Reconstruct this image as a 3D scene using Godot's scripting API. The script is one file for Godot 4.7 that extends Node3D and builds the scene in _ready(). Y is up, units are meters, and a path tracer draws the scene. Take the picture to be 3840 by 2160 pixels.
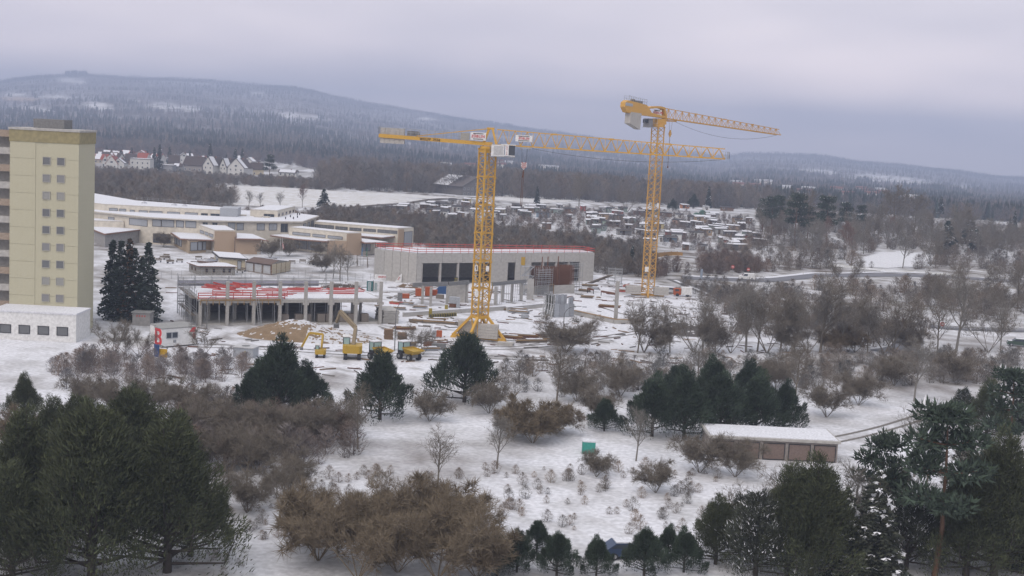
extends Node3D
# A winter building site with two tower cranes, a school and garden plots, below wooded hills.

class MB:
	var v := PackedVector3Array()
	var n := PackedVector3Array()
	var c := PackedColorArray()
	var col := Color(1, 1, 1)
	func tri(a: Vector3, b: Vector3, d: Vector3) -> void:
		var m := (b - a).cross(d - a).normalized()
		v.append(a); v.append(d); v.append(b)
		n.append(m); n.append(m); n.append(m)
		c.append(col); c.append(col); c.append(col)
	func quad(a: Vector3, b: Vector3, d: Vector3, e: Vector3) -> void:
		tri(a, b, d)
		tri(a, d, e)
	func box(o: Vector3, s: Vector3, b := Basis()) -> void:
		var x := b.x * s.x * 0.5
		var y := b.y * s.y * 0.5
		var z := b.z * s.z * 0.5
		quad(o - x - y + z, o + x - y + z, o + x + y + z, o - x + y + z)
		quad(o + x - y - z, o - x - y - z, o - x + y - z, o + x + y - z)
		quad(o + x - y + z, o + x - y - z, o + x + y - z, o + x + y + z)
		quad(o - x - y - z, o - x - y + z, o - x + y + z, o - x + y - z)
		quad(o - x + y + z, o + x + y + z, o + x + y - z, o - x + y - z)
		quad(o - x - y - z, o + x - y - z, o + x - y + z, o - x - y + z)
	func beam(a: Vector3, b: Vector3, w: float, h: float) -> void:
		var d := (b - a).normalized()
		var up := Vector3.UP if absf(d.y) < 0.95 else Vector3.RIGHT
		var sx := up.cross(d).normalized()
		box((a + b) * 0.5, Vector3(w, h, a.distance_to(b)), Basis(sx, d.cross(sx), d))
	func tube(a: Vector3, b: Vector3, r0: float, r1: float, k := 5) -> void:
		var d := (b - a).normalized()
		var up := Vector3.UP if absf(d.y) < 0.9 else Vector3.RIGHT
		var sx := up.cross(d).normalized()
		var sy := d.cross(sx)
		var p := sx
		for i in k:
			var t := TAU * (i + 1) / k
			var q := sx * cos(t) + sy * sin(t)
			var a0 := a + p * r0
			var a1 := a + q * r0
			var b0 := b + p * r1
			var b1 := b + q * r1
			v.append(a0); v.append(b1); v.append(a1)
			v.append(a0); v.append(b0); v.append(b1)
			n.append(p); n.append(q); n.append(q); n.append(p); n.append(p); n.append(q)
			for j in 6:
				c.append(col)
			p = q
	func cyl(a: Vector3, b: Vector3, r: float, k := 12) -> void:
		tube(a, b, r, r, k)
		var d := (b - a).normalized()
		var up := Vector3.UP if absf(d.y) < 0.9 else Vector3.RIGHT
		var sx := up.cross(d).normalized()
		var sy := d.cross(sx)
		for i in k:
			var p := (sx * cos(TAU * i / k) + sy * sin(TAU * i / k)) * r
			var q := (sx * cos(TAU * (i + 1) / k) + sy * sin(TAU * (i + 1) / k)) * r
			tri(b, b + p, b + q)
			tri(a, a + q, a + p)
	func path(pts: Array, r: float, k := 5) -> void:
		for i in pts.size() - 1:
			tube(pts[i], pts[i + 1], r, r, k)
	func prism(p: PackedVector2Array, y0: float, y1: float, cap := true) -> void:
		if Geometry2D.is_polygon_clockwise(p):
			p = p.duplicate()
			p.reverse()
		var m := p.size()
		for i in m:
			var a := p[i]
			var b := p[(i + 1) % m]
			quad(Vector3(b.x, y0, b.y), Vector3(a.x, y0, a.y), Vector3(a.x, y1, a.y), Vector3(b.x, y1, b.y))
		if cap:
			var t := Geometry2D.triangulate_polygon(p)
			for i in range(0, t.size(), 3):
				var a := p[t[i]]
				var b := p[t[i + 1]]
				var d := p[t[i + 2]]
				if (b - a).cross(d - a) > 0:
					var s := b
					b = d
					d = s
				tri(Vector3(a.x, y1, a.y), Vector3(b.x, y1, b.y), Vector3(d.x, y1, d.y))
				tri(Vector3(a.x, y0, a.y), Vector3(d.x, y0, d.y), Vector3(b.x, y0, b.y))
	func mesh(off := Vector3.ZERO) -> ArrayMesh:
		var a := []
		a.resize(Mesh.ARRAY_MAX)
		if off != Vector3.ZERO:
			for i in v.size():
				v[i] -= off
		a[Mesh.ARRAY_VERTEX] = v
		a[Mesh.ARRAY_NORMAL] = n
		a[Mesh.ARRAY_COLOR] = c
		var m := ArrayMesh.new()
		m.add_surface_from_arrays(Mesh.PRIMITIVE_TRIANGLES, a)
		return m

var M := {}
var taken := {}
var tex := {}
var rng := RandomNumberGenerator.new()
var lo_noise := FastNoiseLite.new()
var hi_noise := FastNoiseLite.new()

func numbered(called: String) -> String:
	var k: int = taken.get(called, 0)
	taken[called] = k + 1
	return called if k == 0 else "%s_%03d" % [called, k]

func tag(o: Node3D, label: String, category: String, group := "", kind := "") -> Node3D:
	if label:
		o.set_meta("label", label)
	if category:
		o.set_meta("category", category)
	if group:
		o.set_meta("group", group)
	if kind:
		o.set_meta("kind", kind)
	return o

func thing(called: String, label: String, category: String, at := Vector3.ZERO, group := "") -> Node3D:
	var o := Node3D.new()
	o.name = numbered(called)
	add_child(o)
	o.position = at
	return tag(o, label, category, group)

# a part made in world coordinates: taken back to its thing's base
func part(root: Node3D, called: String, mb: MB, m: Material, under: Node3D = null, label := "") -> MeshInstance3D:
	var o := MeshInstance3D.new()
	o.name = called
	o.mesh = mb.mesh(root.position)
	o.material_override = m
	(under if under else root).add_child(o, true)
	if label:
		o.set_meta("label", label)
	return o

# a part made in the thing's own coordinates
func piece(under: Node3D, called: String, mesh: Mesh, m: Material, at := Vector3.ZERO) -> MeshInstance3D:
	var o := MeshInstance3D.new()
	o.name = called
	o.mesh = mesh
	o.material_override = m
	o.position = at
	under.add_child(o, true)
	return o

func structure(called: String, mb: MB, m: Material) -> MeshInstance3D:
	var o := MeshInstance3D.new()
	o.name = numbered(called)
	o.mesh = mb.mesh()
	o.material_override = m
	add_child(o)
	o.set_meta("kind", "structure")
	return o

func copy(o: Node3D, at: Vector3, turn := 0.0, size := 1.0, label := "", group := "") -> Node3D:
	var r: Node3D = o.duplicate()
	r.name = numbered(str(o.get_meta("base_name", "thing")))
	add_child(r)
	r.transform = Transform3D(Basis(Vector3.UP, turn).scaled(Vector3.ONE * size), at)
	if label:
		r.set_meta("label", label)
	if group:
		r.set_meta("group", group)
	return r

func noise_tex(key: String, freq: float, lo: float, hi: float, kind := FastNoiseLite.TYPE_SIMPLEX_SMOOTH, oct := 4, sz := 512) -> ImageTexture:
	if not tex.has(key):
		var f := FastNoiseLite.new()
		f.seed = key.hash() % 1000
		f.noise_type = kind
		f.frequency = freq
		f.fractal_octaves = oct
		var im: Image = f.get_seamless_image(sz, sz)
		im.convert(Image.FORMAT_L8)
		var d := im.get_data()
		for i in d.size():
			d[i] = int(255.0 * lerpf(lo, hi, d[i] / 255.0))
		tex[key] = ImageTexture.create_from_image(Image.create_from_data(sz, sz, false, Image.FORMAT_L8, d))
	return tex[key]

# colour c is a linear base colour; the noise only varies it
func mat(key: String, c: Color, rough := 0.85, t := "blotch", scale := 0.2, metal := 0.0, vc := false) -> StandardMaterial3D:
	if M.has(key):
		return M[key]
	var m := StandardMaterial3D.new()
	m.resource_name = key
	m.albedo_color = c.linear_to_srgb()
	m.roughness = rough
	m.metallic = metal
	m.metallic_specular = 0.4
	if t:
		m.albedo_texture = tex[t]
		m.uv1_triplanar = true
		m.uv1_world_triplanar = true
		m.uv1_scale = Vector3.ONE * scale
	m.vertex_color_use_as_albedo = vc
	M[key] = m
	return m

# ---- the lie of the land: level round the site, then slopes up to the ridge seen in the north ----
var ridge: Array = [Vector2(-0.5322, 0.00348), Vector2(-0.4519, 0.00988), Vector2(-0.3917, 0.01587), Vector2(-0.3797, 0.01865), Vector2(-0.3657, 0.02074), Vector2(-0.3417, 0.02233), Vector2(-0.3256, 0.02294), Vector2(-0.2916, 0.02365), Vector2(-0.2636, 0.02406), Vector2(-0.2315, 0.02329), Vector2(-0.1995, 0.02252), Vector2(-0.1714, 0.02215), Vector2(-0.1553, 0.01998), Vector2(-0.1412, 0.01712), Vector2(-0.1211, 0.01377), Vector2(-0.0908, 0.01032), Vector2(-0.0606, 0.00686), Vector2(-0.0304, 0.00380), Vector2(0.0100, -0.00074), Vector2(0.0504, -0.00410), Vector2(0.0907, -0.00706), Vector2(0.1211, -0.01053), Vector2(0.1475, -0.01380), Vector2(0.1595, -0.01279), Vector2(0.1714, -0.01059), Vector2(0.1914, -0.00918), Vector2(0.2115, -0.00937), Vector2(0.2317, -0.00996), Vector2(0.2519, -0.01134), Vector2(0.2782, -0.01302), Vector2(0.3065, -0.01459), Vector2(0.3327, -0.01508), Vector2(0.3490, -0.01726), Vector2(0.3611, -0.01825), Vector2(0.3813, -0.01844), Vector2(0.4538, -0.01879), Vector2(0.5340, -0.01674)]
const RINGS := [650.0, 900.0, 1400.0, 2200.0, 3500.0, 6000.0, 7500.0, 12000.0]
const RISE := [0.0, 0.17, 0.38, 0.55, 0.75, 1.0, 0.97, 0.9]

func ridge_slope(a: float) -> float:
	if a <= ridge[0].x:
		return ridge[0].y
	for i in ridge.size() - 1:
		if a < ridge[i + 1].x:
			return lerpf(ridge[i].y, ridge[i + 1].y, (a - ridge[i].x) / (ridge[i + 1].x - ridge[i].x))
	return ridge[-1].y

func ring_slope(a: float, d: float) -> float:
	var r0 := -37.0 / 650.0
	for i in RINGS.size() - 1:
		if d < RINGS[i + 1]:
			var t: float = lerpf(RISE[i], RISE[i + 1], (log(d) - log(RINGS[i])) / (log(RINGS[i + 1]) - log(RINGS[i])))
			return lerpf(r0, ridge_slope(a), t)
	return lerpf(r0, ridge_slope(a), 0.9)

func land(x: float, z: float) -> float:
	var d := -z
	if d <= 650.0:
		return 0.0
	var h := 37.0 + ring_slope(x / d, d) * d
	var k := smoothstep(1200.0, 3000.0, d)
	return h + k * 9.0 * lo_noise.get_noise_2d(x * 0.12, z * 0.12)

func _ready() -> void:
	rng.seed = 7
	lo_noise.seed = 3
	lo_noise.frequency = 0.02
	lo_noise.fractal_octaves = 3
	hi_noise.seed = 11
	hi_noise.frequency = 0.15
	hi_noise.fractal_octaves = 3
	camera_and_sky()
	textures()
	ground_and_hills()
	forest()
	build_all()

func camera_and_sky() -> void:
	var cam := Camera3D.new()
	cam.name = "camera"
	cam.fov = 24.63
	cam.near = 0.5
	cam.far = 20000.0
	cam.rotation_degrees = Vector3(-6.9, 0, 2.9)
	cam.position = Vector3(0, 37, 0)
	add_child(cam)
	var e := Environment.new()
	e.background_mode = Environment.BG_SKY
	e.tonemap_mode = Environment.TONE_MAPPER_LINEAR
	e.tonemap_exposure = 1.28
	e.sdfgi_enabled = true
	e.ssao_enabled = true
	e.ssil_enabled = true
	e.fog_enabled = true
	e.fog_density = 0.00032
	e.fog_light_color = Color(0.82, 0.878, 1.0)
	var sky := Sky.new()
	var pm := PanoramaSkyMaterial.new()
	pm.panorama = sky_picture()
	sky.sky_material = pm
	e.sky = sky
	var we := WorldEnvironment.new()
	we.name = "world"
	we.environment = e
	add_child(we)
	var sun := DirectionalLight3D.new()
	sun.name = "sun"
	sun.light_energy = 0.5
	sun.light_angular_distance = 60.0
	sun.light_color = Color(1.0, 0.95, 0.9)
	sun.shadow_enabled = true
	sun.rotation_degrees = Vector3(-48, -28, 0)
	add_child(sun)

# an overcast sky: grey-lilac sheets of stratus with a paler, pinkish strip low down
func sky_picture() -> ImageTexture:
	var w := 1024
	var h := 512
	var f := FastNoiseLite.new()
	f.seed = 5
	f.frequency = 1.0
	f.fractal_octaves = 4
	var im := Image.create(w, h, false, Image.FORMAT_RGBF)
	for y in h:
		var el := (0.5 - (y + 0.5) / h) * PI
		var s := sin(el)
		for x in w:
			var az := TAU * (x + 0.5) / w
			# noise on a ceiling far overhead: streaks close up towards the horizon
			var k := 1.0 / (maxf(s, 0.0) + 0.12)
			var q := Vector3(sin(az) * cos(el) * k * 0.62, cos(az) * cos(el) * k * 0.62, s * 6.0)
			var c := f.get_noise_3dv(q) * 0.5 + f.get_noise_3dv(q * 0.35 + Vector3(9, 2, 4)) * 0.6
			var up := clampf(s, 0.0, 1.0)
			var base := Color(0.505, 0.497, 0.575).lerp(Color(0.80, 0.82, 0.89), pow(up, 0.75))
			var low := exp(-maxf(el, 0.0) / 0.075)
			base = base.lerp(Color(1.15, 0.98, 0.98), clampf(low * (0.8 + 0.9 * c), 0.0, 1.0))
			var g := 1.0 + 0.28 * c
			im.set_pixel(x, y, Color(base.r * g, base.g * g * (1.0 - 0.012 * c), base.b * (1.0 + 0.2 * c)))
	return ImageTexture.create_from_image(im)

func textures() -> void:
	noise_tex("blotch", 0.02, 0.84, 1.0, FastNoiseLite.TYPE_SIMPLEX_SMOOTH, 5)
	noise_tex("grain", 0.08, 0.6, 1.0, FastNoiseLite.TYPE_SIMPLEX_SMOOTH, 5)
	noise_tex("snow", 0.03, 0.82, 1.0, FastNoiseLite.TYPE_SIMPLEX_SMOOTH, 5)
	noise_tex("rough", 0.05, 0.25, 1.0, FastNoiseLite.TYPE_SIMPLEX_SMOOTH, 5)
	mat("ground", Color(1, 1, 1), 0.95, "snow", 0.07, 0.0, true)
	mat("snow", Color(0.73, 0.74, 0.78), 0.9, "snow", 0.15)
	mat("leafy", Color(1, 1, 1), 0.9, "", 0.0, 0.0, true)
	mat("bark", Color(0.085, 0.07, 0.06), 0.95, "grain", 0.5)
	mat("asphalt", Color(0.16, 0.16, 0.175), 0.7, "blotch", 0.1)
	mat("concrete", Color(0.44, 0.425, 0.40), 0.85, "blotch", 0.12)
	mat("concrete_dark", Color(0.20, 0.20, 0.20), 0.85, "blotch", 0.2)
	mat("dark", Color(0.03, 0.03, 0.035), 0.6, "")
	mat("glass", Color(0.05, 0.06, 0.075), 0.12, "")
	mat("wood", Color(0.42, 0.28, 0.14), 0.8, "grain", 0.4)
	mat("wood_grey", Color(0.26, 0.22, 0.18), 0.85, "grain", 0.4)
	mat("rust", Color(0.23, 0.105, 0.06), 0.9, "grain", 0.4)
	mat("steel", Color(0.42, 0.43, 0.44), 0.5, "blotch", 0.4, 0.5)
	mat("red_paint", Color(0.52, 0.10, 0.085), 0.6, "blotch", 0.4)
	mat("yellow_paint", Color(0.62, 0.36, 0.06), 0.5, "blotch", 0.35)
	mat("white_paint", Color(0.74, 0.74, 0.73), 0.6, "blotch", 0.15)
	mat("black_paint", Color(0.03, 0.03, 0.035), 0.6, "")
	mat("cream", Color(0.66, 0.61, 0.52), 0.85, "blotch", 0.06)
	mat("brick", Color(0.60, 0.45, 0.32), 0.9, "grain", 0.35)
	mat("earth", Color(0.26, 0.175, 0.105), 0.95, "rough", 0.06)

# ---------------------------------------------------------------- ground
var yard: PackedVector2Array = PackedVector2Array([Vector2(-57.71, -215.29), Vector2(-71.78, -275.49), Vector2(-34.37, -296.29), Vector2(-20.84, -318.56), Vector2(23.62, -344.91), Vector2(34.95, -331.73), Vector2(49.35, -310.75), Vector2(62.99, -272.19), Vector2(53.73, -230.3), Vector2(24.96, -204.5), Vector2(-49.61, -179.99)])
var clearings := [Vector4(-0.3380, 0.01856, 0.0125, 0.00283), Vector4(-0.3485, 0.00593, 0.0145, 0.00182), Vector4(-0.3796, 0.00596, 0.0121, 0.00121), Vector4(-0.3184, 0.00068, 0.0125, 0.00343), Vector4(-0.3675, -0.00417, 0.0172, 0.00182), Vector4(-0.2612, 0.00256, 0.0253, 0.00303), Vector4(-0.2913, 0.00622, 0.0051, 0.00121), Vector4(-0.1983, 0.01585, 0.0069, 0.00141), Vector4(-0.1647, 0.00004, 0.0202, 0.00343), Vector4(-0.0705, 0.00338, 0.0085, 0.00162), Vector4(0.2285, -0.02114, 0.0178, 0.00222), Vector4(0.2812, -0.02470, 0.0384, 0.00404), Vector4(0.3338, -0.02787, 0.0105, 0.00162), Vector4(0.0613, -0.01955, 0.0040, 0.00081)]
var tan_field := Vector4(-0.3776, 0.00288, 0.0172, 0.00162)

func in_clearing(a: float, s: float) -> float:
	var best := 0.0
	for k in clearings:
		var e := Vector2((a - k.x) / k.z, (s - k.y - (a - k.x) * -0.05) / k.w).length()
		best = maxf(best, 1.0 - smoothstep(0.6, 1.15, e))
	return best

func ground_colour(x: float, z: float) -> Color:
	var d := -z
	var soil := Color(0.125, 0.10, 0.078)
	var grass := Color(0.16, 0.14, 0.09)
	var snow := Color(0.73, 0.74, 0.78)
	var n := hi_noise.get_noise_2d(x, z)
	var m := lo_noise.get_noise_2d(x, z)
	var s := 0.62 + 0.5 * m + 0.55 * n
	if Geometry2D.is_point_in_polygon(Vector2(x, z), yard):
		s = 1.02 + 0.3 * m + 0.42 * n
		if n + m * 0.6 < -0.32:
			s -= 0.35
	elif d > 410.0:
		s = 0.5 + 0.6 * m + 0.7 * n
	elif d > 300.0 and x > 35.0:
		s = 0.42 + 0.5 * m + 0.7 * n
	elif d < 205.0:
		s = 0.8 + 0.7 * m + 0.4 * n
	s = clampf(s, 0.0, 1.0)
	return soil.lerp(grass, clampf(0.5 + m, 0, 1)).lerp(snow, s)

func axis(fine0: float, fine1: float, step: float, out0: float, out1: float, grow: float) -> PackedFloat32Array:
	var a := PackedFloat32Array()
	var p := fine0
	var st := step
	while p > out0:
		st *= grow
		p -= st
		a.append(p)
	a.reverse()
	p = fine0
	while p <= fine1:
		a.append(p)
		p += step
	st = step
	while p < out1:
		a.append(p)
		st *= grow
		p += st
	a.append(out1)
	return a

func sheet(xs: PackedFloat32Array, zs: PackedFloat32Array, fan: bool) -> ArrayMesh:
	var v := PackedVector3Array()
	var n := PackedVector3Array()
	var c := PackedColorArray()
	var ix := PackedInt32Array()
	var w := xs.size()
	for j in zs.size():
		var z := zs[j]
		for i in w:
			var x := xs[i] * -z if fan else xs[i]
			var y := land(x, z)
			if fan and z > -1290.0:
				y -= 1.0
			v.append(Vector3(x, y, z))
			if fan:
				c.append(hill_colour(xs[i], -z, y))
				n.append(Vector3(land(x - 20, z) - land(x + 20, z), 40, land(x, z - 20) - land(x, z + 20)).normalized())
			else:
				c.append(ground_colour(x, z))
				n.append(Vector3(land(x - 2, z) - land(x + 2, z), 4, land(x, z - 2) - land(x, z + 2)).normalized() if z < -640.0 else Vector3.UP)
			if i and j:
				var p := j * w + i
				if zs[0] < zs[1]:
					ix.append_array(PackedInt32Array([p, p - 1, p - w - 1, p, p - w - 1, p - w]))
				else:
					ix.append_array(PackedInt32Array([p, p - w - 1, p - 1, p, p - w, p - w - 1]))
	var a := []
	a.resize(Mesh.ARRAY_MAX)
	a[Mesh.ARRAY_VERTEX] = v
	a[Mesh.ARRAY_NORMAL] = n
	a[Mesh.ARRAY_COLOR] = c
	a[Mesh.ARRAY_INDEX] = ix
	var m := ArrayMesh.new()
	m.add_surface_from_arrays(Mesh.PRIMITIVE_TRIANGLES, a)
	return m

func hill_colour(a: float, d: float, y: float) -> Color:
	var s := (y - 37.0) / d
	var x := a * d
	var n := hi_noise.get_noise_2d(x * 0.12, d * 0.05)
	var m := lo_noise.get_noise_2d(x * 0.1, d * 0.05)
	var k := in_clearing(a, s)
	var e := Vector2((a - tan_field.x) / tan_field.z, (s - tan_field.y) / tan_field.w).length()
	var soil := Color(0.13, 0.11, 0.10).lerp(Color(0.8, 0.8, 0.84), clampf(0.12 + 0.35 * m + 0.25 * n, 0.0, 0.7))
	soil = soil.lerp(Color(0.82, 0.80, 0.80), k * clampf(0.75 + 1.1 * n, 0.0, 1.0))
	return soil.lerp(Color(0.46, 0.34, 0.24), 1.0 - smoothstep(0.8, 1.1, e))

func plain_node(called: String, m: Mesh, ma: Material) -> MeshInstance3D:
	var o := MeshInstance3D.new()
	o.name = numbered(called)
	o.mesh = m
	o.material_override = ma
	add_child(o)
	o.set_meta("kind", "structure")
	return o

func ground_and_hills() -> void:
	var g := plain_node("ground", sheet(axis(-150, 170, 1.6, -1500, 1500, 1.08), axis(-460, -84, 1.6, -1300, 300, 1.05), false), M.ground)
	var xs := PackedFloat32Array()
	for i in 321:
		xs.append(-0.8 + 1.6 * i / 320.0)
	var zs := PackedFloat32Array()
	for i in 111:
		zs.append(-1240.0 * pow(5.8, i / 110.0))
	plain_node("hills", sheet(xs, zs, true), M.ground)

# ---------------------------------------------------------------- far forest
func many(called: String, mesh: Mesh, m: Material, where: Array, tints: Array, label: String, category: String) -> void:
	var mm := MultiMesh.new()
	mm.transform_format = MultiMesh.TRANSFORM_3D
	mm.use_colors = true
	mm.mesh = mesh
	mm.instance_count = where.size()
	for i in where.size():
		mm.set_instance_transform(i, where[i])
		mm.set_instance_color(i, tints[i])
	var o := MultiMeshInstance3D.new()
	o.name = numbered(called)
	o.multimesh = mm
	o.material_override = m
	add_child(o)
	tag(o, label, category, "", "stuff")

func far_conifer(sd: int) -> ArrayMesh:
	var r := RandomNumberGenerator.new()
	r.seed = sd
	var mb := MB.new()
	for k in 5:
		var y0 := 0.04 + k * 0.18
		var top := minf(1.0, y0 + 0.36)
		var rad := 0.2 * (1.0 - k * 0.17)
		for i in 9:
			var t0 := TAU * i / 9.0
			var t1 := TAU * (i + 1) / 9.0
			var r0 := rad * r.randf_range(0.7, 1.25)
			mb.tri(Vector3(cos(t1) * rad * 0.55, y0 + 0.06, sin(t1) * rad * 0.55), Vector3(cos(t0 + 0.2) * r0, y0 - r.randf() * 0.04, sin(t0 + 0.2) * r0), Vector3(0, top, 0))
	return mb.mesh()

# a bare crown of thin blades that stand for its twigs; unit height
func far_bare(sd: int, blades: int, width: float, spread: float, low: float) -> ArrayMesh:
	var r := RandomNumberGenerator.new()
	r.seed = sd
	var mb := MB.new()
	mb.tube(Vector3.ZERO, Vector3(0, 0.5, 0), 0.018, 0.009, 4)
	for i in blades:
		var t := r.randf() * TAU
		var e := sqrt(r.randf())
		var y := lerpf(low, 1.0, r.randf())
		var rr := spread * sin(PI * clampf(0.15 + 0.8 * (y - low) / (1.0 - low), 0.0, 1.0)) * e
		var p := Vector3(cos(t) * rr, y, sin(t) * rr)
		var d := (Vector3(cos(t) * 0.7, r.randf_range(0.3, 1.6), sin(t) * 0.7) + Vector3(r.randf() - 0.5, 0, r.randf() - 0.5)).normalized()
		var s := d.cross(Vector3(r.randf() - 0.5, r.randf() - 0.5, r.randf() - 0.5)).normalized() * width * r.randf_range(0.5, 1.2)
		var l := r.randf_range(0.1, 0.24)
		mb.tri(p - d * l * 0.5 - s, p - d * l * 0.5 + s, p + d * l * 0.5)
	return mb.mesh()

func forest() -> void:
	var con := [[], [], []]
	var cont := [[], [], []]
	var bar := [[], [], []]
	var bart := [[], [], []]
	var r := RandomNumberGenerator.new()
	r.seed = 21
	for i in 84000:
		var t := 0.13 + 0.87 * r.randf()
		if i > 70000:
			t = r.randf_range(0.97, 1.0)
		var k := 0
		while RISE[k + 1] < t and k < 4:
			k += 1
		var d: float = exp(lerpf(log(RINGS[k]), log(RINGS[k + 1]), (t - RISE[k]) / (RISE[k + 1] - RISE[k])))
		var a := r.randf_range(-0.56, 0.56)
		var x := a * d
		if d < 1150.0 and a < 0.02:
			continue
		var y := land(x, -d)
		var s := (y - 37.0) / d
		var cl := in_clearing(a, s)
		var e := Vector2((a - tan_field.x) / tan_field.z, (s - tan_field.y) / tan_field.w).length()
		if r.randf() < cl * 0.93 or e < 1.0:
			continue
		var band := lo_noise.get_noise_2d(a * 260.0, t * 1600.0) + 0.22 * hi_noise.get_noise_2d(a * 500.0, t * 900.0)
		var h := r.randf_range(8, 14) * (0.85 if d < 1500.0 else 0.9)
		var fir: bool = band > (0.12 if d < 3000.0 else 0.2)
		var b := Basis(Vector3.UP, r.randf() * TAU)
		var j := r.randi() % 3
		if fir:
			h = r.randf_range(10, 18) * (0.8 if d < 1500.0 else 0.9)
			con[j].append(Transform3D(b.scaled(Vector3(h * 0.9, h, h * 0.9)), Vector3(x, y - 0.5, -d)))
			var g := r.randf_range(0.75, 1.25)
			cont[j].append(Color(0.034 * g, 0.05 * g, 0.045 * g))
		else:
			bar[j].append(Transform3D(b.scaled(Vector3(h * 1.1, h, h * 1.1)), Vector3(x, y - 0.5, -d)))
			var g := r.randf_range(0.75, 1.25)
			bart[j].append(Color(0.125 * g, 0.112 * g, 0.108 * g) if r.randf() < 0.8 else Color(0.2 * g, 0.155 * g, 0.13 * g))
	# the stand of old firs on the bald summit
	for i in 90:
		var a := r.randf_range(-0.3431, -0.3266)
		var d := r.randf_range(5850, 6000)
		var h := r.randf_range(20, 27)
		con[i % 3].append(Transform3D(Basis(Vector3.UP, r.randf() * TAU).scaled(Vector3(h * 0.9, h, h * 0.9)), Vector3(a * d, land(a * d, -d) - 0.5, -d)))
		cont[i % 3].append(Color(0.034, 0.05, 0.045))
	for j in 3:
		many("conifer_forest", far_conifer(j + 1), M.leafy, con[j], cont[j], "dark conifer stands in bands across the wooded hills", "forest")
		many("bare_forest", far_bare(j + 5, 80, 0.012, 0.33, 0.15), M.leafy, bar[j], bart[j], "grey brown leafless forest covering the hazy hills", "forest")

# ---------------------------------------------------------------- plants
func rv(r: RandomNumberGenerator) -> Vector3:
	return Vector3(r.randf() - 0.5, r.randf() - 0.5, r.randf() - 0.5) * 2.0

func blade(mb: MB, r: RandomNumberGenerator, p: Vector3, d: Vector3, l: float, w: float) -> void:
	var s := d.cross(rv(r)).normalized() * w * 0.5
	mb.tri(p - s, p + s, p + d * l)

func limb(tr: MB, cr: MB, r: RandomNumberGenerator, p: Vector3, d: Vector3, l: float, rad: float, lev: int, o: Dictionary) -> void:
	var segs := 4 if lev <= 1 else (2 if lev == 2 else 1)
	var mb := tr if lev <= 1 else cr
	var q := p
	var rr := rad
	var pts := [p]
	for i in segs:
		var nd: Vector3 = (d + rv(r) * o.wild * (0.5 if lev == 0 else 1.0) + Vector3.UP * o.lift * (0.4 if lev else 0.0)).normalized()
		var e := q + nd * l / segs
		var r2 := rad * lerpf(1.0, 0.35 if lev else 0.5, float(i + 1) / segs)
		mb.tube(q, e, rr, r2, 6 if lev == 0 else (4 if lev == 1 else 3))
		d = nd
		q = e
		rr = r2
		pts.append(e)
	if lev >= 3:
		for i in o.twigs:
			var t := r.randf()
			var b: Vector3 = pts[0].lerp(q, t)
			blade(cr, r, b, (d + rv(r) * 0.9 + Vector3.UP * 0.15).normalized(), r.randf_range(0.35, 1.0) * o.twig_len, o.twig_w)
		return
	var kids: int = o.kids[lev]
	for i in kids:
		var t: float = lerpf(o.from[lev], 1.0, (i + r.randf()) / kids)
		var fi := t * segs
		var a := mini(int(fi), segs - 1)
		var b: Vector3 = pts[a].lerp(pts[a + 1], fi - a)
		var ang := i * 2.4 + r.randf()
		var side := d.cross(Vector3.UP if absf(d.y) < 0.9 else Vector3.RIGHT).normalized()
		var up := side.cross(d)
		var out := (side * cos(ang) + up * sin(ang))
		var open: float = o.open[lev] * r.randf_range(0.7, 1.25)
		var nd := (d * cos(open) + out * sin(open)).normalized()
		var nl: float = l * o.short[lev] * r.randf_range(0.7, 1.15) * (1.15 - 0.55 * (t if lev == 0 else 0.3))
		limb(tr, cr, r, b, nd, nl, rad * lerpf(0.55, 0.3, t), lev + 1, o)

func bare_tree(called: String, sd: int, h: float, o: Dictionary, m: Material, stems := 1) -> Node3D:
	var d := {"wild": 0.16, "lift": 0.12, "kids": [10, 6, 6], "from": [0.3, 0.25, 0.15], "open": [0.85, 0.7, 0.7], "short": [0.55, 0.5, 0.5], "twigs": 9, "twig_len": 1.0, "twig_w": 0.03, "rad": 0.018}
	d.merge(o, true)
	var r := RandomNumberGenerator.new()
	r.seed = sd
	var tr := MB.new()
	var cr := MB.new()
	for i in stems:
		var a := TAU * i / stems + r.randf()
		var dir := Vector3.UP if stems == 1 else Vector3(cos(a) * 0.75, r.randf_range(0.7, 1.4), sin(a) * 0.75).normalized()
		limb(tr, cr, r, Vector3(0, -0.1, 0), dir, h * (0.8 if stems == 1 else r.randf_range(0.6, 0.9)), h * d.rad * (1.0 if stems == 1 else 0.5), 0, d)
	var root := Node3D.new()
	root.set_meta("base_name", called)
	piece(root, "trunk", tr.mesh(), m)
	piece(root, "crown", cr.mesh(), m)
	return root

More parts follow.
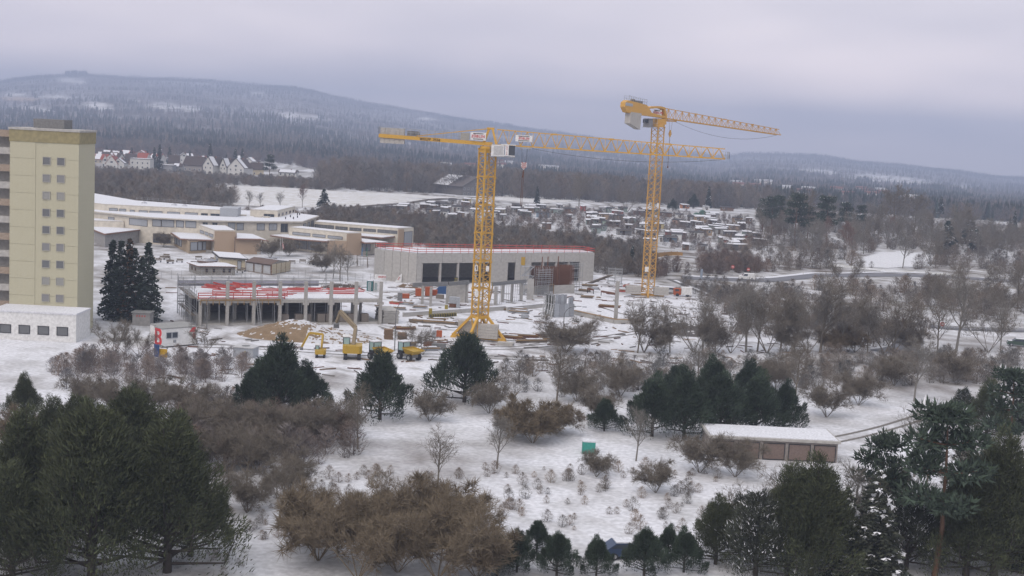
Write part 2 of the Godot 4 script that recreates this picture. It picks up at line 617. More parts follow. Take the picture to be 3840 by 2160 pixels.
func spruce(sd: int, h: float, rad: float, tint: Color, snow := 0.06, bare_top := 0.0, brown := 0.0) -> Node3D:
	var r := RandomNumberGenerator.new()
	r.seed = sd
	var tr := MB.new()
	var cr := MB.new()
	tr.tube(Vector3(0, -0.2, 0), Vector3(0, h * 0.5, 0), h * 0.016, h * 0.009, 7)
	tr.tube(Vector3(0, h * 0.5, 0), Vector3(0, h, 0), h * 0.009, 0.015, 5)
	var y := h * 0.07
	while y < h * 0.985:
		var f := 1.0 - y / h
		var l := rad * (pow(f, 0.75) * 0.95 + 0.05) * minf(1.0, 0.55 + y / h * 3.0)
		var nb := int(6 + 5 * f)
		for i in nb:
			var a := r.randf() * TAU
			var bl := l * r.randf_range(0.65, 1.15)
			var out := Vector3(cos(a), 0, sin(a))
			var side := Vector3(-sin(a), 0, cos(a))
			var steps := int(clampf(bl / 0.32, 2, 9))
			for s in steps:
				var t := (s + 0.6) / steps
				var p := Vector3(0, y, 0) + out * bl * t + Vector3.UP * (bl * (0.12 * t - 0.42 * t * t))
				var g := r.randf_range(0.65, 1.35)
				cr.col = Color(0.85, 0.86, 0.9) if r.randf() < snow else Color(tint.r * g, tint.g * g, tint.b * g)
				if r.randf() < brown:
					cr.col = Color(0.13 * g, 0.075 * g, 0.045 * g)
				var w := bl * 0.34 * (1.1 - t * 0.7) + 0.12
				var tip := p + out * 0.34 + Vector3.DOWN * 0.12
				cr.tri(p - side * w * r.randf_range(0.5, 1.0) + Vector3.DOWN * 0.18 * w, p + side * w * 0.12, tip - side * w * 0.5)
				cr.tri(p + side * w * r.randf_range(0.5, 1.0) + Vector3.DOWN * 0.18 * w, p - side * w * 0.12, tip + side * w * 0.5)
				cr.tri(p - out * 0.15, tip, p + Vector3.DOWN * r.randf_range(0.25, 0.6) + side * r.randf_range(-0.15, 0.15))
		y += 0.24 + 0.16 * f
	var root := Node3D.new()
	root.set_meta("base_name", "spruce_tree")
	piece(root, "trunk", tr.mesh(), M.bark)
	piece(root, "crown", cr.mesh(), M.leafy)
	return root

func clump(cr: MB, r: RandomNumberGenerator, o: Vector3, s: Vector3, count: int, size: float, tint: Color, snow: float, up: float, wid := 0.5) -> void:
	for i in count:
		var u := rv(r)
		if u.length_squared() > 1.0:
			u = u.normalized() * r.randf_range(0.6, 1.0)
		var p := o + u * s
		var d := (u + rv(r) * 0.7 + Vector3.UP * up).normalized()
		var g := r.randf_range(0.6, 1.4)
		cr.col = Color(0.84, 0.85, 0.89) if r.randf() < snow * (1.0 if u.y > 0.0 else 0.2) else Color(tint.r * g, tint.g * g, tint.b * g)
		blade(cr, r, p, d, size * r.randf_range(0.7, 1.5), size * wid)

func pine(sd: int, h: float, tint: Color) -> Node3D:
	var r := RandomNumberGenerator.new()
	r.seed = sd
	var tr := MB.new()
	var cr := MB.new()
	var p := Vector3(0, -0.2, 0)
	var d := Vector3.UP
	for i in 6:
		var e := p + (d + rv(r) * 0.08).normalized() * h / 6.0
		tr.tube(p, e, h * 0.02 * (1.0 - i * 0.14), h * 0.02 * (1.0 - (i + 1) * 0.14), 6)
		p = e
		if i >= 2:
			for k in 4:
				var a := r.randf() * TAU
				var l := h * r.randf_range(0.14, 0.26) * (1.25 - 0.15 * i)
				var q := p + Vector3(cos(a) * l, l * r.randf_range(0.1, 0.5), sin(a) * l)
				tr.tube(p, q, h * 0.007, h * 0.003, 4)
				clump(cr, r, q, Vector3(h * 0.1, h * 0.06, h * 0.1), 130, 0.55, tint, 0.015, 0.5)
				clump(cr, r, p.lerp(q, 0.6), Vector3(h * 0.07, h * 0.05, h * 0.07), 60, 0.5, tint, 0.015, 0.5)
	clump(cr, r, p, Vector3(h * 0.11, h * 0.09, h * 0.11), 170, 0.55, tint, 0.02, 0.6)
	var root := Node3D.new()
	root.set_meta("base_name", "pine_tree")
	piece(root, "trunk", tr.mesh(), mat("pine_bark", Color(0.19, 0.11, 0.07), 0.95, "grain", 0.5))
	piece(root, "crown", cr.mesh(), M.leafy)
	return root

# a broad dense evergreen (yew, cypress): uneven upright boughs of feathery fronds
func evergreen(called: String, sd: int, h: float, rad: float, tint: Color, snow: float, boughs := 26, count := 9000) -> Node3D:
	var r := RandomNumberGenerator.new()
	r.seed = sd
	var tr := MB.new()
	var cr := MB.new()
	tr.tube(Vector3(0, -0.2, 0), Vector3(0, h * 0.8, 0), h * 0.03, h * 0.008, 6)
	for i in boughs:
		var a := i * 2.4 + r.randf() * 0.8
		var f := pow(float(i) / boughs, 0.8)
		var rr := rad * (0.78 * (1.0 - f) + 0.06) * r.randf_range(0.75, 1.2)
		var y := h * (0.1 + 0.62 * f) * r.randf_range(0.9, 1.1)
		var q := Vector3(cos(a) * rr, y, sin(a) * rr)
		var l := h * r.randf_range(0.16, 0.3)
		tr.tube(Vector3(0, y * 0.6, 0), q, h * 0.011, h * 0.005, 4)
		var tip := q + Vector3(cos(a) * rr * 0.3, l, sin(a) * rr * 0.3)
		tr.tube(q, tip, h * 0.005, 0.01, 4)
		var lump := rad * r.randf_range(0.24, 0.36)
		var g0 := r.randf_range(0.75, 1.3)
		for k in count / boughs:
			var t := r.randf()
			var o := q.lerp(tip, t) + rv(r) * lump * (1.05 - 0.8 * t)
			var d := (Vector3(cos(a), 1.3, sin(a)) + rv(r) * 0.95).normalized()
			var g := g0 * r.randf_range(0.65, 1.35)
			cr.col = Color(0.8, 0.81, 0.85) if r.randf() < snow else Color(tint.r * g, tint.g * g, tint.b * g)
			blade(cr, r, o, d, r.randf_range(0.25, 0.6), r.randf_range(0.06, 0.13))
	var root := Node3D.new()
	root.set_meta("base_name", called)
	piece(root, "trunk", tr.mesh(), M.bark)
	piece(root, "crown", cr.mesh(), M.leafy)
	return root

var plants := {}

func set_plant(key: String, at: Vector3, label: String, category: String, group := "", turn := -1.0, size := 1.0) -> Node3D:
	var o := copy(plants[key], at, turn if turn >= 0.0 else rng.randf() * TAU, size)
	tag(o, label, category, group)
	return o

func make_plants() -> void:
	mat("twig", Color(0.15, 0.13, 0.105), 0.95, "")
	mat("twig_grey", Color(0.175, 0.163, 0.145), 0.95, "")
	mat("twig_red", Color(0.175, 0.115, 0.095), 0.95, "")
	mat("twig_brown", Color(0.16, 0.128, 0.088), 0.95, "")
	mat("birch", Color(0.55, 0.52, 0.5), 0.9, "grain", 0.6)
	for i in 2:
		plants["far%d" % i] = far_bare(200 + i, 420, 0.0075, 0.34, 0.05)
	for i in 5:
		plants["tree%d" % i] = bare_tree("bare_tree", 40 + i, 10.0, {"open": [0.6 + 0.1 * (i % 3), 0.7, 0.7], "kids": [11, 6, 5], "twigs": 8, "twig_w": 0.03}, M.twig if i % 2 else M.twig_grey)
	for i in 3:
		plants["clump%d" % i] = bare_tree("bare_tree", 60 + i, 9.0, {"kids": [7, 5, 4], "open": [0.45, 0.6, 0.7], "short": [0.45, 0.5, 0.5], "twigs": 7, "twig_w": 0.03, "rad": 0.016}, M.twig, 4)
	plants["clumpb"] = bare_tree("bare_tree", 66, 9.0, {"kids": [8, 6, 6], "open": [0.55, 0.65, 0.7], "short": [0.48, 0.5, 0.5], "twigs": 9, "twig_w": 0.035, "rad": 0.016}, M.twig_brown, 5)
	plants["bush0"] = bare_tree("bare_bush", 70, 6.0, {"kids": [7, 6, 5], "open": [0.7, 0.7, 0.8], "short": [0.5, 0.5, 0.5], "twigs": 8, "twig_w": 0.03, "rad": 0.016, "from": [0.15, 0.2, 0.15]}, M.twig, 9)
	plants["bush1"] = bare_tree("bare_bush", 71, 5.0, {"kids": [6, 5, 5], "open": [0.6, 0.7, 0.8], "short": [0.5, 0.5, 0.5], "twigs": 8, "twig_w": 0.035, "rad": 0.014, "from": [0.15, 0.2, 0.15]}, M.twig, 8)
	plants["bush2"] = bare_tree("bare_bush", 72, 5.0, {"kids": [6, 5, 5], "open": [0.6, 0.7, 0.8], "short": [0.5, 0.5, 0.5], "twigs": 10, "twig_w": 0.05, "rad": 0.014, "from": [0.15, 0.2, 0.15]}, M.twig_brown, 8)
	plants["birch0"] = bare_tree("birch_tree", 80, 12.0, {"kids": [12, 5, 5], "open": [0.5, 0.6, 0.7], "short": [0.38, 0.5, 0.5], "twigs": 9, "twig_w": 0.04, "lift": 0.25}, M.twig_red)
	plants["birch0"].get_child(0).material_override = M.birch
	plants["oak0"] = bare_tree("bare_tree", 84, 17.0, {"kids": [13, 7, 6], "open": [0.9, 0.75, 0.7], "short": [0.5, 0.5, 0.5], "twigs": 9, "twig_w": 0.06, "twig_len": 1.4}, M.twig)
	for i in 3:
		plants["spruce%d" % i] = spruce(90 + i, 12.0, 2.3 + 0.3 * i, Color(0.038, 0.052, 0.04), 0.05)
	plants["spruce_brown"] = spruce(95, 12.0, 1.9, Color(0.032, 0.040, 0.028), 0.02, 0.0, 0.35)
	for i in 2:
		plants["pine%d" % i] = pine(100 + i, 14.0, Color(0.045, 0.064, 0.045))
	for i in 3:
		plants["yew%d" % i] = evergreen("yew_tree", 110 + i, 8.5, 3.9, Color(0.036, 0.052, 0.034), 0.0, 28 + 6 * i, 17000)
	for i in 3:
		plants["cedar%d" % i] = evergreen("evergreen_tree", 120 + i, 13.0, 5.4, Color(0.052, 0.06, 0.03), 0.0, 48 + 9 * i, 30000)
	for i in 2:
		plants["snowy%d" % i] = spruce(130, 10.0, 3.4, Color(0.05, 0.056, 0.04), 0.1) if i else evergreen("evergreen_tree", 131, 9.5, 4.4, Color(0.05, 0.056, 0.04), 0.06, 36, 17000)

func inside(poly: PackedVector2Array, r: RandomNumberGenerator) -> Vector2:
	var b := Rect2(poly[0], Vector2.ZERO)
	for p in poly:
		b = b.expand(p)
	for i in 40:
		var q := b.position + b.size * Vector2(r.randf(), r.randf())
		if Geometry2D.is_point_in_polygon(q, poly):
			return q
	return poly[0]

# undergrowth that nobody could count
func thicket(called: String, poly: PackedVector2Array, count: int, h0: float, h1: float, tint: Color, label: String, sd: int, wide := 0.5, keep_out: Array = []) -> void:
	var r := RandomNumberGenerator.new()
	r.seed = sd
	var where := [[], []]
	var tints := [[], []]
	for i in count:
		var q := inside(poly, r)
		var bad := false
		for k in keep_out:
			bad = bad or Geometry2D.is_point_in_polygon(q, k)
		if bad:
			continue
		var h := r.randf_range(h0, h1)
		var j := r.randi() % 2
		where[j].append(Transform3D(Basis(Vector3.UP, r.randf() * TAU).scaled(Vector3(h * wide * 2.6, h, h * wide * 2.6)), Vector3(q.x, land(q.x, q.y) - 0.1, q.y)))
		var g := r.randf_range(0.7, 1.35)
		var k := r.randf_range(-0.12, 0.12)
		tints[j].append(Color(tint.r * g * (1.0 + k), tint.g * g, tint.b * g * (1.0 - k)))
	for j in 2:
		many(called, plants["far%d" % j], M.leafy, where[j], tints[j], label, "undergrowth")

# ---------------------------------------------------------------- cranes
func letters(root: Node3D, txt: String, cap: float, at: Vector3, turn: Basis, m: Material, under: Node3D = null, bold := true, called := "lettering") -> MeshInstance3D:
	var t := TextMesh.new()
	var f := SystemFont.new()
	f.font_names = PackedStringArray(["Droid Sans"])
	f.font_weight = 700 if bold else 400
	t.font = f
	t.text = txt
	t.font_size = 64
	t.pixel_size = cap / (64.0 * 0.72)
	t.depth = 0.03
	t.curve_step = 2.0
	var o := MeshInstance3D.new()
	o.name = called
	o.mesh = t
	o.material_override = m
	o.transform = Transform3D(turn, at - root.position)
	(under if under else root).add_child(o, true)
	return o

func board(root: Node3D, called: String, c: Vector3, w: float, h: float, txt: String, turn: float, bars := true) -> void:
	var b := Basis(Vector3.UP, turn)
	var mb := MB.new()
	mb.box(c, Vector3(w, h, 0.08), b)
	var p := part(root, called, mb, M.white_paint)
	if bars:
		for s in [-1, 1]:
			var k := MB.new()
			k.box(c + b * Vector3(0, s * h * 0.34, 0.05), Vector3(w * 0.66, h * 0.09, 0.04), b)
			part(root, "stripe", k, M.black_paint, p)
	letters(root, txt, h * 0.34, c + b * Vector3(0, 0, 0.06), b.scaled(Vector3(1.0, 1.0, 1.0)), mat("sign_red", Color(0.42, 0.02, 0.03), 0.6, ""), p)

func mast(root: Node3D, corners: Array, c: Vector3, y0: float, y1: float, n: int, panels: int, cw: float, bw: float, m: Material, x_brace: bool) -> void:
	for s in n:
		var a := lerpf(y0, y1, float(s) / n)
		var e := lerpf(y0, y1, float(s + 1) / n)
		var br := MB.new()
		for k in 4:
			var p: Vector3 = c + corners[k]
			var q: Vector3 = c + corners[(k + 1) % 4]
			br.beam(Vector3(p.x, a + 0.12, p.z), Vector3(q.x, a + 0.12, q.z), bw * 1.2, bw * 1.2)
			for j in panels:
				var ya := lerpf(a, e, float(j) / panels)
				var yb := lerpf(a, e, float(j + 1) / panels)
				if x_brace or j % 2 == 0:
					br.beam(Vector3(p.x, ya, p.z), Vector3(q.x, yb, q.z), bw, bw)
				if x_brace or j % 2 == 1:
					br.beam(Vector3(q.x, ya, q.z), Vector3(p.x, yb, p.z), bw, bw)
				if not x_brace:
					br.beam(Vector3(p.x, yb, p.z), Vector3(q.x, yb, q.z), bw * 0.8, bw * 0.8)
		var sec := part(root, "mast_section", br, m)
		for k in 4:
			var p: Vector3 = c + corners[k]
			var ch := MB.new()
			ch.box(Vector3(p.x, (a + e) * 0.5, p.z), Vector3(cw, e - a, cw), Basis(Vector3.UP, atan2(-corners[k].z, corners[k].x) + PI / 4))
			part(root, "chord", ch, m, sec)
			var col := MB.new()
			col.box(Vector3(p.x, e - 0.1, p.z), Vector3(cw * 1.6, 0.34, cw * 1.6), Basis(Vector3.UP, atan2(-corners[k].z, corners[k].x) + PI / 4))
			part(root, "collar", col, m, sec)
	# the climbing ladder inside
	var ld := MB.new()
	var lx := c + Vector3(0.1, 0, -0.3)
	for s in [-0.2, 0.2]:
		ld.beam(Vector3(lx.x + s, y0, lx.z), Vector3(lx.x + s, y1, lx.z), 0.06, 0.06)
	var y := y0
	while y < y1:
		ld.beam(Vector3(lx.x - 0.2, y, lx.z), Vector3(lx.x + 0.2, y, lx.z), 0.04, 0.04)
		y += 0.6
	part(root, "ladder", ld, M.steel)

func jib(root: Node3D, a: Vector3, b: Vector3, ha: float, hb: float, half: float, n: int, cw: float, bw: float, m: Material, dense: bool) -> void:
	var d := (b - a).normalized()
	var s := Vector3(-d.z, 0, d.x).normalized() * half
	var up := MB.new()
	up.beam(a + Vector3.UP * ha, b + Vector3.UP * hb, cw, cw)
	part(root, "upper_chord", up, m)
	for k in [-1, 1]:
		var lo := MB.new()
		lo.beam(a + s * k, b + s * k, cw, cw * 1.25)
		part(root, "lower_chord", lo, m)
	var secs := 4
	for q in secs:
		var br := MB.new()
		for i in range(n * q / secs, n * (q + 1) / secs):
			var t0 := float(i) / n
			var t1 := float(i + 1) / n
			var tm := (t0 + t1) * 0.5
			var top := a.lerp(b, tm) + Vector3.UP * lerpf(ha, hb, tm)
			for k in [-1, 1]:
				br.beam(top, a.lerp(b, t0) + s * k, bw, bw)
				br.beam(top, a.lerp(b, t1) + s * k, bw, bw)
				if dense:
					br.beam(top, a.lerp(b, tm) + s * k, bw * 0.8, bw * 0.8)
			if not dense:
				br.beam(a.lerp(b, t0) + Vector3.UP * lerpf(ha, hb, t0), a.lerp(b, t0) + s, bw * 0.8, bw * 0.8)
			br.beam(a.lerp(b, t0) + s, a.lerp(b, t1) - s, bw * 0.8, bw * 0.8)
			br.beam(a.lerp(b, t0) + s, a.lerp(b, t0) - s, bw * 0.8, bw * 0.8)
		part(root, "jib_bracing", br, m)
	for q in range(1, secs):
		var t := float(q) / secs
		var pl := MB.new()
		pl.box(a.lerp(b, t) + Vector3.UP * lerpf(ha, hb, t), Vector3(0.9, 0.28, 0.3), Basis(Vector3.UP, atan2(-d.z, d.x)))
		part(root, "jib_joint", pl, m)

func railing(mb: MB, pts: Array, h: float, gap: float, w := 0.05) -> void:
	for i in pts.size() - 1:
		var a: Vector3 = pts[i]
		var b: Vector3 = pts[i + 1]
		var n := maxi(1, int(round(a.distance_to(b) / gap)))
		for k in n + 1:
			var p := a.lerp(b, float(k) / n)
			mb.beam(p, p + Vector3.UP * h, w, w)
		for y in [h, h * 0.5]:
			mb.beam(a + Vector3.UP * y, b + Vector3.UP * y, w * 0.8, w * 0.8)

func sag(a: Vector3, b: Vector3, dip: float, n := 16) -> Array:
	var o := []
	for i in n + 1:
		var t := float(i) / n
		o.append(a.lerp(b, t) + Vector3.DOWN * dip * 4.0 * t * (1.0 - t))
	return o

func crane_front() -> void:
	var c := Vector3(-5.37, 0, -227.8)
	var t := thing("tower_crane", "yellow lattice tower crane on concrete ballast behind a dark evergreen bush, jib level", "crane", c)
	var Y: Material = M.yellow_paint
	var k := [Vector3(-0.29, 0, 1.45), Vector3(1.45, 0, 0.29), Vector3(0.29, 0, -1.45), Vector3(-1.45, 0, -0.29)]
	mast(t, k, c, 4.2, 33.3, 6, 4, 0.24, 0.1, Y, false)
	# foot: four splayed struts and ground beams
	var u := Vector3(0.93, 0, 0.36) * 4.9
	var w := Vector3(-0.36, 0, 0.93) * 4.9
	var ends := [w, u, -w, -u]
	for i in 4:
		var mb := MB.new()
		mb.beam(c + k[i] + Vector3.UP * 4.1, c + ends[i] + Vector3.UP * 0.5, 0.4, 0.4)
		part(t, "foot_strut", mb, Y)
		mb = MB.new()
		mb.beam(c + Vector3.UP * 0.45, c + ends[i] * 1.04 + Vector3.UP * 0.45, 0.5, 0.5)
		mb.box(c + ends[i] + Vector3.UP * 0.14, Vector3(0.9, 0.28, 0.9))
		part(t, "ground_beam", mb, Y)
		mb = MB.new()
		mb.beam(c + k[i] + Vector3.UP * 4.1, c + k[(i + 1) % 4] + Vector3.UP * 4.1, 0.42, 0.42)
		mb.beam(c + k[i] + Vector3.UP * 4.1, c + k[i] * 0.6 + Vector3.UP * 0.6, 0.26, 0.26)
		part(t, "base_frame", mb, Y)
	var bl := mat("ballast", Color(0.46, 0.44, 0.41), 0.9, "blotch", 0.25)
	for st in [[Vector3(-3.75, 0, -226.7), 3.5], [Vector3(-7.5, 0, -229.9), 3.2]]:
		for i in 5:
			var mb := MB.new()
			mb.box(st[0] + Vector3(0, 0.8 + i * 0.5, 0), Vector3(st[1], 0.47, 1.3), Basis(Vector3.UP, -0.12))
			part(t, "ballast_slab", mb, bl)
	# head, slewing ring, cab
	var mb := MB.new()
	mb.cyl(c + Vector3.UP * 33.2, c + Vector3.UP * 33.7, 1.35, 16)
	mb.box(c + Vector3(0, 32.9, 0), Vector3(2.3, 0.6, 2.3), Basis(Vector3.UP, 0.6))
	part(t, "slewing_ring", mb, Y)
	var hd := c + Vector3(0.35, 36.75, 0)
	mb = MB.new()
	for s in [-0.55, 0.55]:
		mb.beam(c + Vector3(-0.9, 33.8, s), hd + Vector3(-0.25, 0, s * 0.4), 0.34, 0.34)
		mb.beam(c + Vector3(1.5, 33.8, s), hd + Vector3(0.3, 0, s * 0.4), 0.34, 0.34)
	mb.box(hd + Vector3(0, 0, 0), Vector3(1.3, 0.36, 0.8))
	part(t, "tower_head", mb, Y)
	# counter jib
	mb = MB.new()
	for s in [-0.75, 0.75]:
		mb.beam(Vector3(-24.1, 34.62, c.z + s), Vector3(-4.6, 34.1, c.z + s), 0.22, 0.62)
	for i in 9:
		mb.beam(Vector3(-23.5 + i * 2.2, 34.5 - i * 0.055, c.z - 0.7), Vector3(-23.5 + i * 2.2, 34.5 - i * 0.055, c.z + 0.7), 0.16, 0.3)
	var cj := part(t, "counter_jib", mb, Y)
	letters(t, "WOLFF  7534", 0.42, Vector3(-15.3, 34.36, c.z + 0.88), Basis(Vector3.BACK, -0.027), M.black_paint, cj)
	mb = MB.new()
	for s in [-1.0, 1.0]:
		railing(mb, [Vector3(-24.1, 34.95, c.z + s), Vector3(-9.0, 34.55, c.z + s)], 1.15, 1.35)
	railing(mb, [Vector3(-24.1, 34.95, c.z - 1.0), Vector3(-24.1, 34.95, c.z + 1.0)], 1.15, 1.0)
	part(t, "handrail", mb, M.steel)
	for i in 5:
		mb = MB.new()
		mb.box(Vector3(-23.45 + i * 0.83, 34.68 - i * 0.01, c.z), Vector3(0.8, 2.6, 1.2))
		part(t, "counterweight", mb, bl)
	mb = MB.new()
	mb.box(Vector3(-18.6, 35.25, c.z), Vector3(1.3, 0.8, 1.2))
	mb.cyl(Vector3(-17.6, 35.2, c.z - 0.6), Vector3(-17.6, 35.2, c.z + 0.6), 0.45, 12)
	part(t, "hoist_winch", mb, M.concrete_dark)
	for s in [-0.4, 0.4]:
		mb = MB.new()
		mb.beam(hd + Vector3(0, 0, s), Vector3(-13.0, 35.55, c.z + s), 0.14, 0.14)
		mb.beam(Vector3(-13.0, 35.55, c.z + s), Vector3(-17.6, 34.85, c.z + s * 1.8), 0.14, 0.14)
		part(t, "tie_bar", mb, Y)
	mb = MB.new()
	mb.box(Vector3(-9.35, 35.2, c.z + 0.2), Vector3(1.5, 1.15, 1.3))
	part(t, "switch_cabinet", mb, mat("cabinet", Color(0.40, 0.38, 0.33), 0.7, "blotch", 0.3))
	board(t, "name_board", Vector3(-7.08, 35.32, c.z + 1.1), 2.65, 1.35, "ZÜBLIN", 0.0)
	# jib
	jib(t, Vector3(-3.9, 34.05, c.z), Vector3(35.4, 33.58, c.z - 0.6), 2.6, 1.7, 0.75, 19, 0.16, 0.085, Y, false)
	mb = MB.new()
	railing(mb, [Vector3(34.6, 33.6, c.z + 0.9), Vector3(36.0, 33.6, c.z + 0.9), Vector3(36.0, 33.6, c.z - 1.6)], 1.2, 0.8, 0.06)
	part(t, "jib_end_platform", mb, M.steel)
	board(t, "name_board", Vector3(0.75, 35.35, c.z + 0.85), 2.9, 1.1, "ZÜBLIN", 0.0)
	# trolley, ropes, hook block
	mb = MB.new()
	mb.box(Vector3(1.1, 33.75, c.z), Vector3(1.9, 0.22, 1.9))
	for x in [0.4, 1.8]:
		mb.cyl(Vector3(x, 33.6, c.z - 0.8), Vector3(x, 33.6, c.z + 0.8), 0.2, 8)
	part(t, "trolley", mb, M.steel)
	mb = MB.new()
	for x in [-0.45, 0.5]:
		mb.tube(Vector3(0.95 + x, 33.6, c.z), Vector3(0.95 + x * 0.7, 31.2, c.z), 0.025, 0.025, 4)
	mb.path(sag(Vector3(2.2, 33.7, c.z), Vector3(34.9, 33.4, c.z - 0.6), 1.15), 0.025, 4)
	part(t, "rope", mb, M.dark)
	mb = MB.new()
	mb.prism(PackedVector2Array([Vector2(-0.5, 0.5), Vector2(0.5, 0.5), Vector2(0.5, -0.2), Vector2(0.0, -0.75), Vector2(-0.5, -0.2)]), -0.22, 0.22)
	for i in mb.v.size():
		mb.v[i] = Vector3(mb.v[i].x + 0.97, mb.v[i].z + 30.75, mb.v[i].y + c.z)
		mb.n[i] = Vector3(mb.n[i].x, mb.n[i].z, mb.n[i].y)
	for i in range(0, mb.v.size(), 3):
		var q := mb.v[i + 1]
		mb.v[i + 1] = mb.v[i + 2]
		mb.v[i + 2] = q
	var hook := part(t, "hook_block", mb, M.white_paint)
	for i in 3:
		mb = MB.new()
		for s in [-1, 1]:
			mb.beam(Vector3(0.97, 30.25 + i * 0.34, c.z + 0.25), Vector3(0.97 + s * 0.4, 30.6 + i * 0.34, c.z + 0.25), 0.04, 0.12)
		part(t, "warning_stripe", mb, M.red_paint, hook)
	mb = MB.new()
	for s in [-0.12, 0.12]:
		mb.tube(Vector3(0.97, 30.0, c.z), Vector3(0.88 + s, 28.6, c.z), 0.05, 0.05, 4)
		mb.tube(Vector3(0.88 + s, 28.6, c.z), Vector3(0.84 + s, 23.7, c.z), 0.04, 0.04, 4)
	mb.tube(Vector3(0.93, 29.6, c.z), Vector3(0.9, 28.7, c.z), 0.14, 0.1, 6)
	part(t, "lifting_chain", mb, M.rust)
	# cab
	mb = MB.new()
	mb.box(Vector3(-3.6, 33.1, c.z + 1.9), Vector3(2.2, 1.9, 1.5))
	mb.box(Vector3(-1.85, 32.3, c.z + 1.9), Vector3(2.4, 0.14, 1.6))
	mb.box(Vector3(-1.85, 34.15, c.z + 1.9), Vector3(2.5, 0.12, 1.6))
	var cab := part(t, "cab", mb, M.white_paint)
	mb = MB.new()
	mb.box(Vector3(-3.5, 33.15, c.z + 2.68), Vector3(1.55, 1.5, 0.06))
	part(t, "cab_panel", mb, mat("pale_grey", Color(0.5, 0.5, 0.5), 0.5, "blotch", 0.2), cab)
	mb = MB.new()
	mb.box(Vector3(-2.05, 33.2, c.z + 2.0), Vector3(0.62, 1.85, 1.5))
	var post := part(t, "cab_post", mb, M.white_paint, cab)
	mb = MB.new()
	mb.box(Vector3(-1.2, 33.2, c.z + 1.9), Vector3(1.05, 1.7, 1.4))
	part(t, "cab_window", mb, M.glass, cab)
	for i in 6:
		letters(t, "ZÜBLIN"[i], 0.17, Vector3(-2.05, 33.9 - i * 0.27, c.z + 2.77), Basis(), M.sign_red, post, true, "letter")
	mb = MB.new()
	railing(mb, [Vector3(-4.9, 32.1, c.z + 2.4), Vector3(-4.9, 32.1, c.z + 1.3), Vector3(-0.9, 32.1, c.z + 1.1)], 2.0, 0.7)
	mb.box(Vector3(-2.8, 32.08, c.z + 1.8), Vector3(4.4, 0.08, 1.7))
	part(t, "cab_platform", mb, M.steel)
	for p in [[Vector3(-6.35, 12.7, c.z + 1.0), "1"], [Vector3(-4.4, 12.7, c.z + 1.0), ""]]:
		mb = MB.new()
		mb.box(p[0], Vector3(0.55, 0.95, 0.05))
		var plate := part(t, "number_plate", mb, M.white_paint)
		if p[1]:
			letters(t, p[1], 0.6, p[0] + Vector3(0, 0, 0.05), Basis(), M.black_paint, plate)
	mb = MB.new()
	mb.box(Vector3(-6.0, 8.35, c.z + 1.35), Vector3(0.75, 0.95, 0.4))
	part(t, "control_box", mb, M.white_paint)

